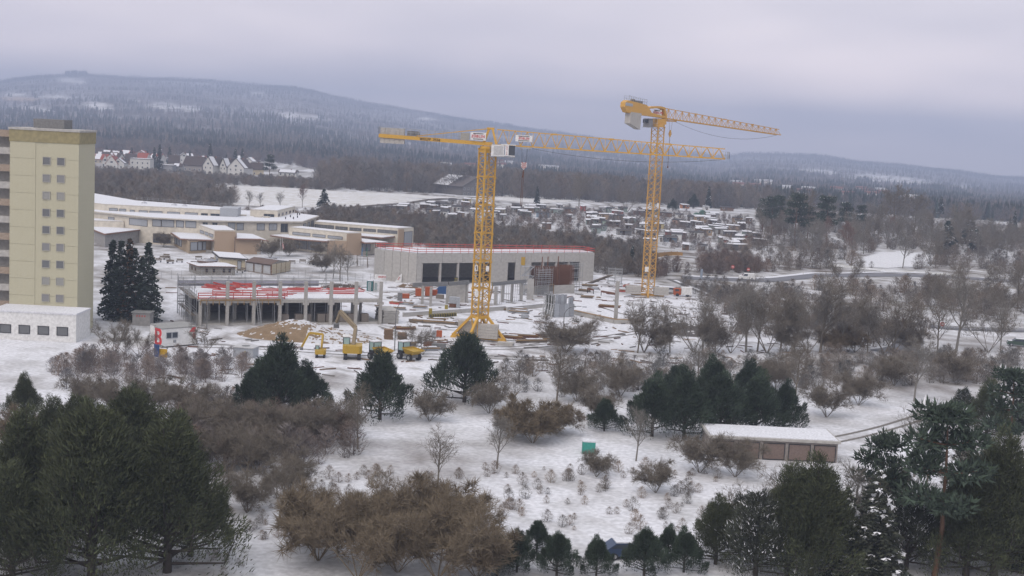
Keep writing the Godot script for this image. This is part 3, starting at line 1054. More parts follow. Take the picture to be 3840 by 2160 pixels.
func crane_rear() -> void:
	var c := Vector3(31.4, 0, -303.0)
	var t := thing("tower_crane", "taller amber tower crane with sloping jib and fluted hanging counterweight, behind bare trees", "crane", c)
	var Y := mat("amber_paint", Color(0.60, 0.34, 0.08), 0.5, "blotch", 0.35)
	var k := []
	for i in 4:
		var a := PI / 4 + i * PI / 2 - 0.72
		k.append(Vector3(cos(a), 0, sin(a)) * 1.42)
	mast(t, k, c, 0.9, 39.0, 7, 4, 0.2, 0.08, Y, true)
	for i in 4:
		var mb := MB.new()
		mb.beam(c + k[i] + Vector3.UP * 2.4, c + k[i] * 2.6 + Vector3.UP * 0.4, 0.25, 0.25)
		mb.beam(c + Vector3.UP * 0.4, c + k[i] * 2.7 + Vector3.UP * 0.4, 0.45, 0.5)
		part(t, "foot_strut", mb, Y)
	for i in 6:
		var mb := MB.new()
		mb.box(c + Vector3(-3.4 if i < 3 else 3.0, 0.8 + (i % 3) * 0.62, 0.5), Vector3(3.4, 0.58, 1.4), Basis(Vector3.UP, 0.1))
		part(t, "ballast_slab", mb, M.ballast)
	var mb := MB.new()
	mb.cyl(c + Vector3.UP * 38.9, c + Vector3.UP * 39.6, 1.5, 16)
	mb.box(c + Vector3(0.2, 40.2, 0), Vector3(2.6, 1.3, 1.9), Basis(Vector3.UP, 0.5))
	part(t, "slewing_unit", mb, Y)
	var d := (Vector3(65.1, 0, -335) - Vector3(32.7, 0, -303)).normalized()
	var turn := atan2(-d.z, d.x)
	var tilt := Basis(Vector3.UP, turn) * Basis(Vector3.BACK, -0.052)
	var o := c + Vector3(0.5, 41.0, 0)
	# streamlined counter jib: tapering side profile swept across its width
	var prof := PackedVector2Array([Vector2(1.4, 0.0), Vector2(1.4, 0.62), Vector2(-1.0, 0.55), Vector2(-4.2, 0.8), Vector2(-5.2, 1.7), Vector2(-6.2, 2.35), Vector2(-12.6, 2.75), Vector2(-13.5, 2.2), Vector2(-13.6, 1.2), Vector2(-12.6, 0.1), Vector2(-9.5, -0.1), Vector2(-4.2, 0.0)])
	mb = MB.new()
	mb.prism(prof, -0.7, 0.7)
	mb.prism(PackedVector2Array([Vector2(1.35, 0.63), Vector2(0.4, 2.45), Vector2(-1.4, 2.55), Vector2(-4.4, 2.2), Vector2(-5.1, 1.82), Vector2(-4.4, 1.7), Vector2(-1.4, 2.1), Vector2(0.05, 2.0), Vector2(0.7, 0.63)]), -0.68, 0.68)
	place(mb, o, tilt)
	part(t, "counter_jib", mb, Y)
	for s in [-0.72, 0.72]:
		mb = MB.new()
		mb.prism(PackedVector2Array([Vector2(-13.4, 2.2), Vector2(-11.0, 2.1), Vector2(-11.0, 1.5), Vector2(-13.5, 1.5)]), s - 0.025, s + 0.025)
		place(mb, o, tilt)
		part(t, "side_panel", mb, M.metal_grey if M.has("metal_grey") else mat("metal_grey", Color(0.38, 0.40, 0.43), 0.5, "blotch", 0.2))
	for i in 6:
		mb = MB.new()
		mb.prism(PackedVector2Array([Vector2(-11.5 + i * 0.62, 0.3), Vector2(-10.92 + i * 0.62, 0.3), Vector2(-10.92 + i * 0.62, -2.4 - i * 0.18), Vector2(-11.5 + i * 0.62, -2.25 - i * 0.18)]), -0.8, 0.8)
		place(mb, o, tilt)
		part(t, "counterweight", mb, M.ballast)
	mb = MB.new()
	railing(mb, [Vector3(-12.4, 2.7, 0.65), Vector3(-6.2, 2.4, 0.65), Vector3(-6.2, 2.4, -0.65), Vector3(-12.4, 2.7, -0.65)], 1.1, 0.8)
	place(mb, o, tilt, true)
	part(t, "handrail", mb, M.steel)
	mb = MB.new()
	mb.box(Vector3(-8.6, 2.75, 0), Vector3(2.6, 0.5, 0.9))
	mb.cyl(Vector3(-10.4, 2.95, -0.4), Vector3(-10.4, 2.95, 0.4), 0.35, 10)
	place(mb, o, tilt, true)
	part(t, "hoist_winch", mb, M.concrete_dark)
	jib(t, Vector3(32.7, 40.97, -303), Vector3(65.1, 38.7, -335), 2.25, 1.35, 0.7, 18, 0.16, 0.08, Y, true)
	board(t, "name_board", o + Vector3(-0.95, 1.1, 1.2), 1.85, 1.4, "ZÜBLIN", 0.15)
	# operator's cab and platform
	mb = MB.new()
	mb.box(Vector3(28.9, 39.75, c.z + 1.6), Vector3(1.5, 1.9, 1.6), Basis(Vector3.UP, turn))
	var cab := part(t, "cab", mb, mat("cab_grey", Color(0.3, 0.3, 0.31), 0.6, "blotch", 0.2))
	mb = MB.new()
	mb.box(Vector3(28.5, 40.1, c.z + 2.0), Vector3(1.0, 0.8, 1.4), Basis(Vector3.UP, turn))
	part(t, "cab_window", mb, M.glass, cab)
	mb = MB.new()
	mb.box(Vector3(29.4, 38.75, c.z + 1.5), Vector3(3.4, 0.1, 1.9), Basis(Vector3.UP, turn))
	railing(mb, [Vector3(28.0, 38.8, c.z + 2.6), Vector3(30.9, 38.8, c.z + 2.4)], 1.9, 0.75)
	part(t, "cab_platform", mb, M.steel)
	mb = MB.new()
	mb.box(Vector3(34.4, 40.45, c.z - 2.0), Vector3(2.3, 0.3, 1.6), Basis(Vector3.UP, turn))
	mb.beam(Vector3(33.4, 40.4, -303.5), Vector3(33.4, 40.9, -303.5), 0.2, 0.2)
	mb.beam(Vector3(35.4, 40.4, -305.5), Vector3(35.4, 40.8, -305.5), 0.2, 0.2)
	part(t, "trolley", mb, Y)
	mb = MB.new()
	for s in [-0.35, 0.35]:
		mb.tube(Vector3(34.4 + s, 40.3, c.z - 2.0), Vector3(34.45 + s * 0.5, 38.3, c.z - 2.0), 0.025, 0.025, 4)
	mb.path(sag(Vector3(35.6, 40.3, -305.6), Vector3(64.6, 38.6, -334.6), 2.2), 0.03, 4)
	part(t, "rope", mb, M.dark)
	mb = MB.new()
	mb.tube(Vector3(34.45, 38.4, c.z - 2.0), Vector3(34.43, 37.5, c.z - 2.0), 0.16, 0.38, 8)
	mb.tube(Vector3(34.43, 37.5, c.z - 2.0), Vector3(34.4, 36.7, c.z - 2.0), 0.38, 0.1, 8)
	part(t, "hook_block", mb, Y)
	mb = MB.new()
	mb.tube(Vector3(34.4, 36.7, c.z - 2.0), Vector3(34.4, 30.2, c.z - 2.0), 0.05, 0.05, 4)
	mb.tube(Vector3(34.4, 30.2, c.z - 2.0), Vector3(34.4, 29.7, c.z - 2.0), 0.12, 0.2, 6)
	part(t, "lifting_chain", mb, M.rust)
	for p in [[Vector3(30.6, 21.2, c.z + 1.2), "2"], [Vector3(32.35, 21.2, c.z + 1.1), ""]]:
		mb = MB.new()
		mb.box(p[0], Vector3(0.5, 0.95, 0.05))
		var pl := part(t, "number_plate", mb, M.white_paint)
		if p[1]:
			letters(t, p[1], 0.6, p[0] + Vector3(0, 0, 0.05), Basis(), M.black_paint, pl)
	mb = MB.new()
	mb.box(Vector3(30.8, 6.4, c.z + 1.3), Vector3(1.0, 1.15, 0.06))
	part(t, "notice_board", mb, M.white_paint)
	mb = MB.new()
	railing(mb, [Vector3(29.0, 27.0, c.z + 0.6), Vector3(30.4, 27.0, c.z + 1.2)], 0.9, 0.7)
	mb.box(Vector3(29.7, 27.0, c.z + 0.6), Vector3(1.5, 0.06, 0.8))
	part(t, "rest_platform", mb, M.steel)

# turns a shape whose x is along, z is upright (from prism) or whose y is upright, into the world
func place(mb: MB, o: Vector3, b: Basis, upright := false) -> void:
	for i in mb.v.size():
		var p := mb.v[i]
		var q := mb.n[i]
		if not upright:
			p = Vector3(p.x, p.z, -p.y)
			q = Vector3(q.x, q.z, -q.y)
		mb.v[i] = o + b * p
		mb.n[i] = b * q

# ---------------------------------------------------------------- buildings
func P3(p: Vector2, y := 0.0) -> Vector3:
	return Vector3(p.x, y, p.y)

# a window set on the wall from a to b: frame, and the pane as its sub-part
func windows(root: Node3D, a: Vector3, b: Vector3, rects: Array, pane: Material, frame: Material, called := "window", split := 0, under: Node3D = null) -> void:
	var d := (b - a)
	d.y = 0
	d = d.normalized()
	var n := d.cross(Vector3.UP)
	var bs := Basis(d, Vector3.UP, n)
	for r in rects:
		var c: Vector3 = a + d * (r[0] + r[1]) * 0.5 + Vector3.UP * (r[2] + r[3]) * 0.5 - Vector3.UP * a.y
		var w: float = absf(r[1] - r[0])
		var h: float = absf(r[3] - r[2])
		var mb := MB.new()
		var q := minf(0.09, w * 0.08)
		for s in [-1, 1]:
			mb.box(c + d * s * (w - q) * 0.5 + n * 0.02, Vector3(q, h, 0.16), bs)
			mb.box(c + Vector3.UP * s * (h - q) * 0.5 + n * 0.02, Vector3(w - 2.0 * q, q, 0.16), bs)
		var fr := part(root, called, mb, frame, under)
		var k := maxi(split, 1)
		for i in k:
			var p := MB.new()
			var pw := (w - 2.0 * q) / k
			p.box(c + d * (pw * (i + 0.5) - (w - 2.0 * q) * 0.5) + n * 0.015, Vector3(pw - (0.05 if k > 1 else 0.0), h - 2.0 * q, 0.06), bs)
			if under == null:
				part(root, "pane", p, pane, fr)
			else:
				part(root, "pane", p, pane, under)

func shrink(p: PackedVector2Array, by: float) -> PackedVector2Array:
	var q := Geometry2D.offset_polygon(p, -by)
	return q[0] if q.size() else p

func block(root: Node3D, poly: PackedVector2Array, y0: float, y1: float, wall: Material, eave: float, cap: Material, snow := true) -> void:
	var mb := MB.new()
	mb.prism(poly, y0, y1)
	part(root, "wall", mb, wall)
	mb = MB.new()
	var o: PackedVector2Array = Geometry2D.offset_polygon(poly, eave, Geometry2D.JOIN_MITER)[0] if eave > 0.0 else poly
	mb.prism(o, y1 + 0.002, y1 + 0.3)
	var rf := part(root, "roof", mb, cap)
	if snow:
		mb = MB.new()
		mb.prism(shrink(o, 0.25), y1 + 0.25, y1 + 0.38)
		part(root, "roof_snow", mb, M.snow, rf)

func school() -> void:
	var t := thing("school_building", "cream school with flat snowy roofs, blinds and brick-faced wings, behind the site", "building", Vector3(-80, 0, -372))
	var cream: Material = M.cream
	var trim := mat("trim", Color(0.55, 0.51, 0.44), 0.8, "blotch", 0.1)
	var fas := mat("fascia", Color(0.20, 0.15, 0.12), 0.8, "blotch", 0.1)
	var blind := mat("blind", Color(0.36, 0.38, 0.41), 0.6, "blotch", 0.5)
	var dk: Material = mat("frame_dark", Color(0.06, 0.06, 0.065), 0.5, "")
	# main two-storey range with a bent front
	block(t, PackedVector2Array([Vector2(-136, -384.8), Vector2(-116.5, -373.86), Vector2(-101.05, -365.01), Vector2(-87.57, -364.11), Vector2(-77.65, -367.15), Vector2(-69.83, -371.74), Vector2(-61.44, -377.05), Vector2(-60.68, -401.8), Vector2(-68.89, -408.28), Vector2(-98, -408), Vector2(-136, -404)]), 0.0, 7.2, cream, 0.8, trim)
	windows(t, Vector3(-116.5, 0, -373.86), Vector3(-101.05, 0, -365.01), [[1.29, 3.74, 5.27, 6.34], [9.56, 16.6, 4.75, 6.63]], blind, dk, "window", 2)
	windows(t, Vector3(-101.05, 0, -365.01), Vector3(-87.57, 0, -364.11), [[0.49, 3, 5, 6.87], [3.08, 6.66, 5.02, 6.97], [7.19, 9.4, 5.11, 6.98], [9.86, 12.89, 5.16, 7.03]], blind, dk, "window", 2)
	windows(t, Vector3(-101.05, 0, -365.01), Vector3(-87.57, 0, -364.11), [[0.72, 5.75, 0.44, 3.06]], M.glass, fas, "shaded_entrance", 3)  # glazed entrance; flat dark panes also stand in for the shaded passage
	windows(t, Vector3(-87.57, 0, -364.11), Vector3(-77.65, 0, -367.15), [[1.14, 2.52, 6.08, 6.82], [3.76, 5.15, 6.07, 6.82]], M.glass, dk, "window", 2)
	windows(t, Vector3(-87.57, 0, -364.11), Vector3(-77.65, 0, -367.15), [[8.02, 10.01, 4.99, 6.95]], blind, dk, "window", 2)
	windows(t, Vector3(-77.65, 0, -367.15), Vector3(-69.83, 0, -371.74), [[0.02, 2.04, 4.92, 6.88], [5.88, 8.17, 4.89, 6.82]], blind, dk, "window", 2)
	windows(t, Vector3(-69.83, 0, -371.74), Vector3(-61.44, 0, -377.05), [[0.37, 2.79, 4.9, 6.84]], blind, dk, "window", 2)
	windows(t, Vector3(-69.83, 0, -371.74), Vector3(-61.44, 0, -377.05), [[3.94, 6.06, 4.4, 6.78]], M.glass, dk, "stair_window", 2)
	windows(t, Vector3(-61.44, 0, -377.05), Vector3(-60.68, 0, -401.8), [[4.0, 8.5, 4.3, 6.4], [10.5, 14.0, 4.3, 6.4], [16.0, 20.0, 4.3, 6.4]], blind, dk, "window", 2)
	# long classroom storey set back on the roof
	block(t, PackedVector2Array([Vector2(-136, -392), Vector2(-118.53, -379.54), Vector2(-84.78, -380.02), Vector2(-84.16, -390.51), Vector2(-115.47, -401.09), Vector2(-136, -425)]), 7.5, 9.1, cream, 0.0, trim)
	windows(t, Vector3(-118.53, 0, -379.54), Vector3(-84.78, 0, -380.02), [[1.39, 3.86, 7.58, 8.36], [4.32, 6.26, 7.56, 8.31], [7.39, 8.73, 7.39, 8.16], [9.97, 12.49, 7.39, 8.14], [12.99, 16.73, 7.34, 8.15], [18.1, 21.81, 7.39, 8.17], [23.18, 26.92, 7.46, 8.23]], blind, dk)
	windows(t, Vector3(-118.53, 0, -379.54), Vector3(-84.78, 0, -380.02), [[27.85, 29.79, 7.41, 8.19], [30.57, 33.2, 7.45, 8.23]], M.glass, dk, "window", 2)
	var mb := MB.new()
	mb.box(Vector3(-83.07, 8.7, -384.05), Vector3(5.0, 2.6, 9.0), Basis(Vector3.UP, 0.1))
	part(t, "plant_room", mb, mat("metal_grey", Color(0.38, 0.40, 0.43), 0.5, "blotch", 0.2))
	mb = MB.new()
	railing(mb, [Vector3(-115.47, 9.6, -401.09), Vector3(-84.16, 9.6, -390.51)], 0.9, 2.0, 0.06)
	part(t, "roof_rail", mb, M.steel)
	for p in [[Vector3(-109.9, 9.5, -389.54), Vector3(-100.6, 9.5, -388.05), Vector3(-97.28, 9.5, -386.85)]][0]:
		mb = MB.new()
		mb.tube(p, p + Vector3.UP * 0.35, 0.9, 0.7, 10)
		mb.tube(p + Vector3.UP * 0.35, p + Vector3.UP * 0.55, 0.7, 0.05, 10)
		part(t, "skylight", mb, M.snow)
	for p in [[Vector3(-66.54, 7.55, -381.55), Vector3(-66.55, 7.55, -389.71), Vector3(-64.53, 7.55, -383.04), Vector3(-66.16, 7.55, -399.78), Vector3(-64.35, 7.55, -388.99), Vector3(-65.58, 7.55, -400.23)]][0]:
		mb = MB.new()
		mb.cyl(p, p + Vector3.UP * 0.7, 0.16, 8)
		part(t, "vent_pipe", mb, M.dark)
	for q in [[Vector3(-79.86, 7.55, -385.52), 2.2], [Vector3(-74.87, 7.55, -383.41), 2.4], [Vector3(-72.36, 7.55, -383.43), 1.8]]:
		mb = MB.new()
		mb.box(q[0] + Vector3.UP * 0.2, Vector3(q[1], 0.4, 1.2))
		part(t, "roof_hatch", mb, trim)
	# stair block on the roof
	block(t, PackedVector2Array([Vector2(-77.87, -386.61), Vector2(-69.84, -386.78), Vector2(-68.58, -409.71), Vector2(-76.62, -409.54)]), 7.5, 9.25, cream, 0.0, trim)
	windows(t, Vector3(-77.87, 0, -386.61), Vector3(-69.84, 0, -386.78), [[4.01, 7.07, 7.58, 8.41]], M.glass, dk, "window", 3)
	windows(t, Vector3(-69.84, 0, -386.78), Vector3(-68.58, 0, -409.71), [[0.6, 2.4, 7.8, 8.6], [5.4, 7.2, 7.8, 8.6], [10.2, 12.0, 7.8, 8.6], [15.0, 16.8, 7.8, 8.6], [19.6, 21.2, 7.8, 8.6]], M.glass, fas)
	# brick-faced wing nearest the flagpoles
	block(t, PackedVector2Array([Vector2(-79.62, -348.98), Vector2(-74.56, -351.38), Vector2(-80.21, -365.14), Vector2(-87.58, -364.12)]), 0.0, 5.9, M.cream, 0.0, trim)
	mb = MB.new()
	mb.beam(Vector3(-79.57, 2.95, -348.82), Vector3(-74.61, 2.95, -351.22), 0.3, 5.9)
	part(t, "brick_face", mb, M.brick)
	windows(t, Vector3(-87.58, 0, -364.12), Vector3(-79.62, 0, -348.98), [[2.2, 6.2, 4.1, 4.95], [7.2, 11.0, 4.1, 4.95], [12.0, 16.0, 4.1, 4.95]], blind, dk)
	block(t, PackedVector2Array([Vector2(-88.25, -351.22), Vector2(-85.39, -345.1), Vector2(-80.41, -352.39), Vector2(-86.08, -364.12), Vector2(-94.06, -363.39)]), 0.0, 3.3, mat("wall_ochre", Color(0.42, 0.33, 0.23), 0.85, "blotch", 0.1), 0.0, fas, false)
	mb = MB.new()
	mb.prism(PackedVector2Array([Vector2(-88.34, -346.91), Vector2(-79.49, -348.02), Vector2(-88.63, -368.66), Vector2(-95.12, -363.47)]), 3.32, 3.62)
	var lr := part(t, "canopy_roof", mb, mat("eave_brown", Color(0.24, 0.14, 0.10), 0.8, "blotch", 0.1))
	mb = MB.new()
	mb.prism(shrink(PackedVector2Array([Vector2(-88.34, -346.91), Vector2(-79.49, -348.02), Vector2(-88.63, -368.66), Vector2(-95.12, -363.47)]), 0.3), 3.6, 3.76)
	part(t, "roof_snow", mb, M.snow, lr)
	windows(t, Vector3(-85.39, 0, -345.1), Vector3(-80.41, 0, -352.39), [[0.5, 2.9, 0.7, 3.0], [3.05, 4.5, 0.7, 3.0], [4.65, 5.9, 0.7, 3.0]], blind, dk)
	windows(t, Vector3(-94.06, 0, -363.39), Vector3(-88.25, 0, -351.22), [[1.0, 4.0, 0.8, 2.9], [4.4, 7.4, 0.8, 2.9], [7.8, 10.8, 0.8, 2.9]], blind, dk, "window", 2)
	mb = MB.new()
	mb.beam(Vector3(-74.26, 2, -350.38), Vector3(-67.94, 2, -352.26), 0.35, 4.0)
	mb.prism(PackedVector2Array([Vector2(-74.22, -350.66), Vector2(-67.94, -352.56), Vector2(-74.94, -361.26), Vector2(-80.32, -358.36)]), 0.0, 3.95)
	part(t, "brick_face", mb, M.brick)
	mb = MB.new()
	mb.prism(PackedVector2Array([Vector2(-73.96, -348.99), Vector2(-67.75, -350.7), Vector2(-64.88, -347.33), Vector2(-72.29, -364.03), Vector2(-77.34, -364.95)]), 4.0, 4.25)
	var r2 := part(t, "canopy_roof", mb, M.eave_brown)
	mb = MB.new()
	mb.prism(shrink(PackedVector2Array([Vector2(-73.96, -348.99), Vector2(-67.75, -350.7), Vector2(-64.88, -347.33), Vector2(-72.29, -364.03), Vector2(-77.34, -364.95)]), 0.25), 4.2, 4.38)
	part(t, "roof_snow", mb, M.snow, r2)
	mb = MB.new()
	mb.beam(Vector3(-85.66, 0.35, -349.53), Vector3(-67.94, 0.35, -352.01), 0.12, 0.7)
	part(t, "plinth", mb, M.concrete)
	mb = MB.new()
	mb.beam(Vector3(-74.32, 0.1, -349.86), Vector3(-74.32, 4.6, -349.86), 0.12, 0.12)
	part(t, "downpipe", mb, M.dark)
	# second wing with a stepped brick gable
	block(t, PackedVector2Array([Vector2(-46.01, -361.61), Vector2(-42.5, -364.68), Vector2(-61.24, -376.23), Vector2(-63.56, -370.94)]), 0.0, 5.9, cream, 0.0, trim)
	mb = MB.new()
	mb.beam(Vector3(-46.01, 2.97, -361.41), Vector3(-42.5, 2.97, -364.48), 0.3, 5.95)
	mb.beam(Vector3(-51.28, 1.97, -360.4), Vector3(-46.03, 1.97, -361.41), 0.3, 3.95)
	part(t, "brick_face", mb, M.brick)
	windows(t, Vector3(-63.56, 0, -370.94), Vector3(-46.01, 0, -361.61), [[1.2, 7.4, 4.2, 5.0], [8.2, 12.6, 4.2, 5.0], [13.4, 18.4, 4.2, 5.0]], blind, dk, "window", 3)
	block(t, PackedVector2Array([Vector2(-69.76, -377.4), Vector2(-52.96, -361.82), Vector2(-51.28, -360.6), Vector2(-46.31, -362.61), Vector2(-63.01, -371.31), Vector2(-70.76, -383.4)]), 0.0, 3.3, cream, 0.0, fas, false)
	mb = MB.new()
	mb.prism(PackedVector2Array([Vector2(-68.63, -369.15), Vector2(-60.63, -362.16), Vector2(-51.24, -359.36), Vector2(-47.28, -366.71), Vector2(-58.6, -373.59), Vector2(-64.68, -376.86)]), 3.45, 3.75)
	var r3 := part(t, "canopy_roof", mb, M.eave_brown)
	mb = MB.new()
	mb.prism(shrink(PackedVector2Array([Vector2(-68.63, -369.15), Vector2(-60.63, -362.16), Vector2(-51.24, -359.36), Vector2(-47.28, -366.71), Vector2(-58.6, -373.59), Vector2(-64.68, -376.86)]), 0.3), 3.72, 3.9)
	part(t, "roof_snow", mb, M.snow, r3)
	windows(t, Vector3(-69.76, 0, -377.4), Vector3(-52.96, 0, -361.82), [[0.19, 5.1, 0.42, 2.8], [9.23, 12.89, 0.4, 2.75], [13.26, 16.51, 0.58, 2.96], [16.89, 22.56, 0.66, 3.29]], blind, dk, "window", 2)
	block(t, PackedVector2Array([Vector2(-42.5, -364.68), Vector2(-38.62, -369.81), Vector2(-43.62, -379.81), Vector2(-47.5, -373.68)]), 0.0, 3.3, cream, 0.0, fas, false)
	windows(t, Vector3(-42.5, 0, -364.68), Vector3(-38.62, 0, -369.81), [[0.4, 2.0, 0.9, 3.1], [2.1, 3.8, 0.9, 3.1]], blind, dk)
	mb = MB.new()
	mb.prism(PackedVector2Array([Vector2(-42.51, -364.29), Vector2(-41.12, -361.08), Vector2(-34.73, -365.54), Vector2(-38.6, -369.37), Vector2(-43.55, -372.96)]), 3.45, 3.75)
	var r4 := part(t, "canopy_roof", mb, M.eave_brown)
	mb = MB.new()
	mb.prism(shrink(PackedVector2Array([Vector2(-42.51, -364.29), Vector2(-41.12, -361.08), Vector2(-34.73, -365.54), Vector2(-38.6, -369.37), Vector2(-43.55, -372.96)]), 0.25), 3.72, 3.9)
	part(t, "roof_snow", mb, M.snow, r4)
	# end wing with the tall glazed gable
	block(t, PackedVector2Array([Vector2(-59.51, -391.1), Vector2(-33.94, -382.13), Vector2(-29.85, -388.14), Vector2(-59.43, -398.67)]), 0.0, 6.25, cream, 0.0, trim)
	windows(t, Vector3(-59.51, 0, -391.1), Vector3(-33.94, 0, -382.13), [[0.05, 6.42, 4.76, 5.81], [6.91, 10.91, 4.79, 5.69], [11.53, 15.43, 4.8, 5.65], [16.05, 20.12, 4.85, 5.68], [20.6, 26.94, 4.83, 5.77]], mat("blind_dark", Color(0.16, 0.165, 0.175), 0.5, "blotch", 0.5), dk, "window", 3)
	mb = MB.new()
	mb.beam(Vector3(-33.74, 3.1, -381.98), Vector3(-32.39, 3.1, -384.26), 0.25, 6.2)
	part(t, "brick_face", mb, M.brick)
	windows(t, Vector3(-33.94, 0, -382.13), Vector3(-29.85, 0, -388.14), [[2.9, 6.7, 1.3, 5.4]], blind, dk, "gable_window", 3)
	mb = MB.new()
	mb.prism(PackedVector2Array([Vector2(-47.53, -390.43), Vector2(-44.04, -377.69), Vector2(-37.51, -375.62), Vector2(-34.31, -383.19)]), 3.8, 4.1)
	var r5 := part(t, "canopy_roof", mb, M.eave_brown)
	mb = MB.new()
	mb.prism(shrink(PackedVector2Array([Vector2(-47.53, -390.43), Vector2(-44.04, -377.69), Vector2(-37.51, -375.62), Vector2(-34.31, -383.19)]), 0.25), 4.05, 4.25)
	part(t, "roof_snow", mb, M.snow, r5)
	# left wing behind the spruces
	block(t, PackedVector2Array([Vector2(-109.01, -349.94), Vector2(-105.18, -365.5), Vector2(-103.79, -373.41), Vector2(-102.73, -367.22), Vector2(-122, -372)]), 0.0, 3.4, mat("wall_grey", Color(0.33, 0.32, 0.31), 0.85, "blotch", 0.1), 0.5, M.eave_brown)
	block(t, PackedVector2Array([Vector2(-130, -366), Vector2(-109.88, -369.66), Vector2(-113.22, -384.14), Vector2(-130, -380)]), 0.0, 5.2, cream, 0.0, trim)

func high_rise() -> void:
	var t := thing("apartment_tower", "tall beige apartment tower with paired windows on its blank gable wall", "building", Vector3(-75.3, 0, -216))
	var wall := mat("tower_wall", Color(0.50, 0.475, 0.345), 0.85, "blotch", 0.6)
	var mb := MB.new()
	mb.box(Vector3(-75.95, 16.2, -216.1), Vector3(11.1, 32.4, 8.0))
	part(t, "wall", mb, wall)
	mb = MB.new()
	mb.box(Vector3(-75.95, 31.9, -216.1), Vector3(11.3, 1.9, 8.3))
	part(t, "top_band", mb, mat("tower_band", Color(0.30, 0.26, 0.14), 0.8, "blotch", 0.1))
	mb = MB.new()
	mb.box(Vector3(-75.95, 33.0, -216.1), Vector3(11.5, 0.35, 8.5))
	part(t, "roof", mb, M.concrete)
	mb = MB.new()
	mb.box(Vector3(-76.5, 33.9, -217.5), Vector3(5.0, 1.5, 4.0))
	part(t, "lift_house", mb, M.concrete_dark)
	var pane := mat("tower_pane", Color(0.13, 0.135, 0.14), 0.2, "")
	for k in 11:
		for s in 2:
			mb = MB.new()
			mb.box(Vector3(-79.4 if s == 0 else -72.9, 2.0 + k * 2.77, -212.06), Vector3(4.1 if s == 0 else 5.0, 2.73, 0.07))
			part(t, "wall_panel", mb, wall)
	for k in 11:
		var y := 28.8 - k * 2.77 - 1.4
		windows(t, Vector3(-81.5, 0, -212.0), Vector3(-70.4, 0, -212.0), [[5.3, 6.6, y, y + 1.3], [7.6, 8.9, y, y + 1.3]], [pane, mat("tower_curtain", Color(0.3, 0.3, 0.28), 0.4, "blotch", 0.8), mat("tower_blind", Color(0.2, 0.2, 0.2), 0.3, "")][[0, 2, 1, 0, 0, 2, 0, 1, 2, 0, 0][k]], mat("tower_frame", Color(0.34, 0.33, 0.29), 0.7, ""), "window")
	# the balcony side, seen past the corner
	for k in 12:
		var y := 1.2 + k * 2.77
		mb = MB.new()
		mb.box(Vector3(-84.2, y, -214.2), Vector3(5.4, 0.2, 3.0))
		mb.box(Vector3(-84.2, y + 0.55, -212.75), Vector3(5.4, 0.9, 0.08))
		part(t, "balcony", mb, mat("balcony_brown", Color(0.34, 0.27, 0.21), 0.8, "blotch", 0.2) if k % 2 else M.concrete)
	mb = MB.new()
	mb.box(Vector3(-90.0, 16.0, -221.0), Vector3(17.0, 32.0, 12.0))
	part(t, "side_wall", mb, M.concrete)
	mb = MB.new()
	mb.box(Vector3(-75.0, 2.2, -208.5), Vector3(13.5, 4.4, 6.8))
	part(t, "entrance_block", mb, M.white_paint)
	mb = MB.new()
	mb.box(Vector3(-75.0, 4.5, -208.5), Vector3(13.7, 0.25, 7.0))
	part(t, "entrance_roof_snow", mb, M.snow)
	windows(t, Vector3(-81.5, 0, -205.1), Vector3(-68.5, 0, -205.1), [[1.2, 3.0, 1.0, 2.4], [4.2, 6.0, 1.0, 2.4], [7.2, 9.0, 1.0, 2.4], [10.2, 12.0, 1.0, 2.4]], pane, M.dark)

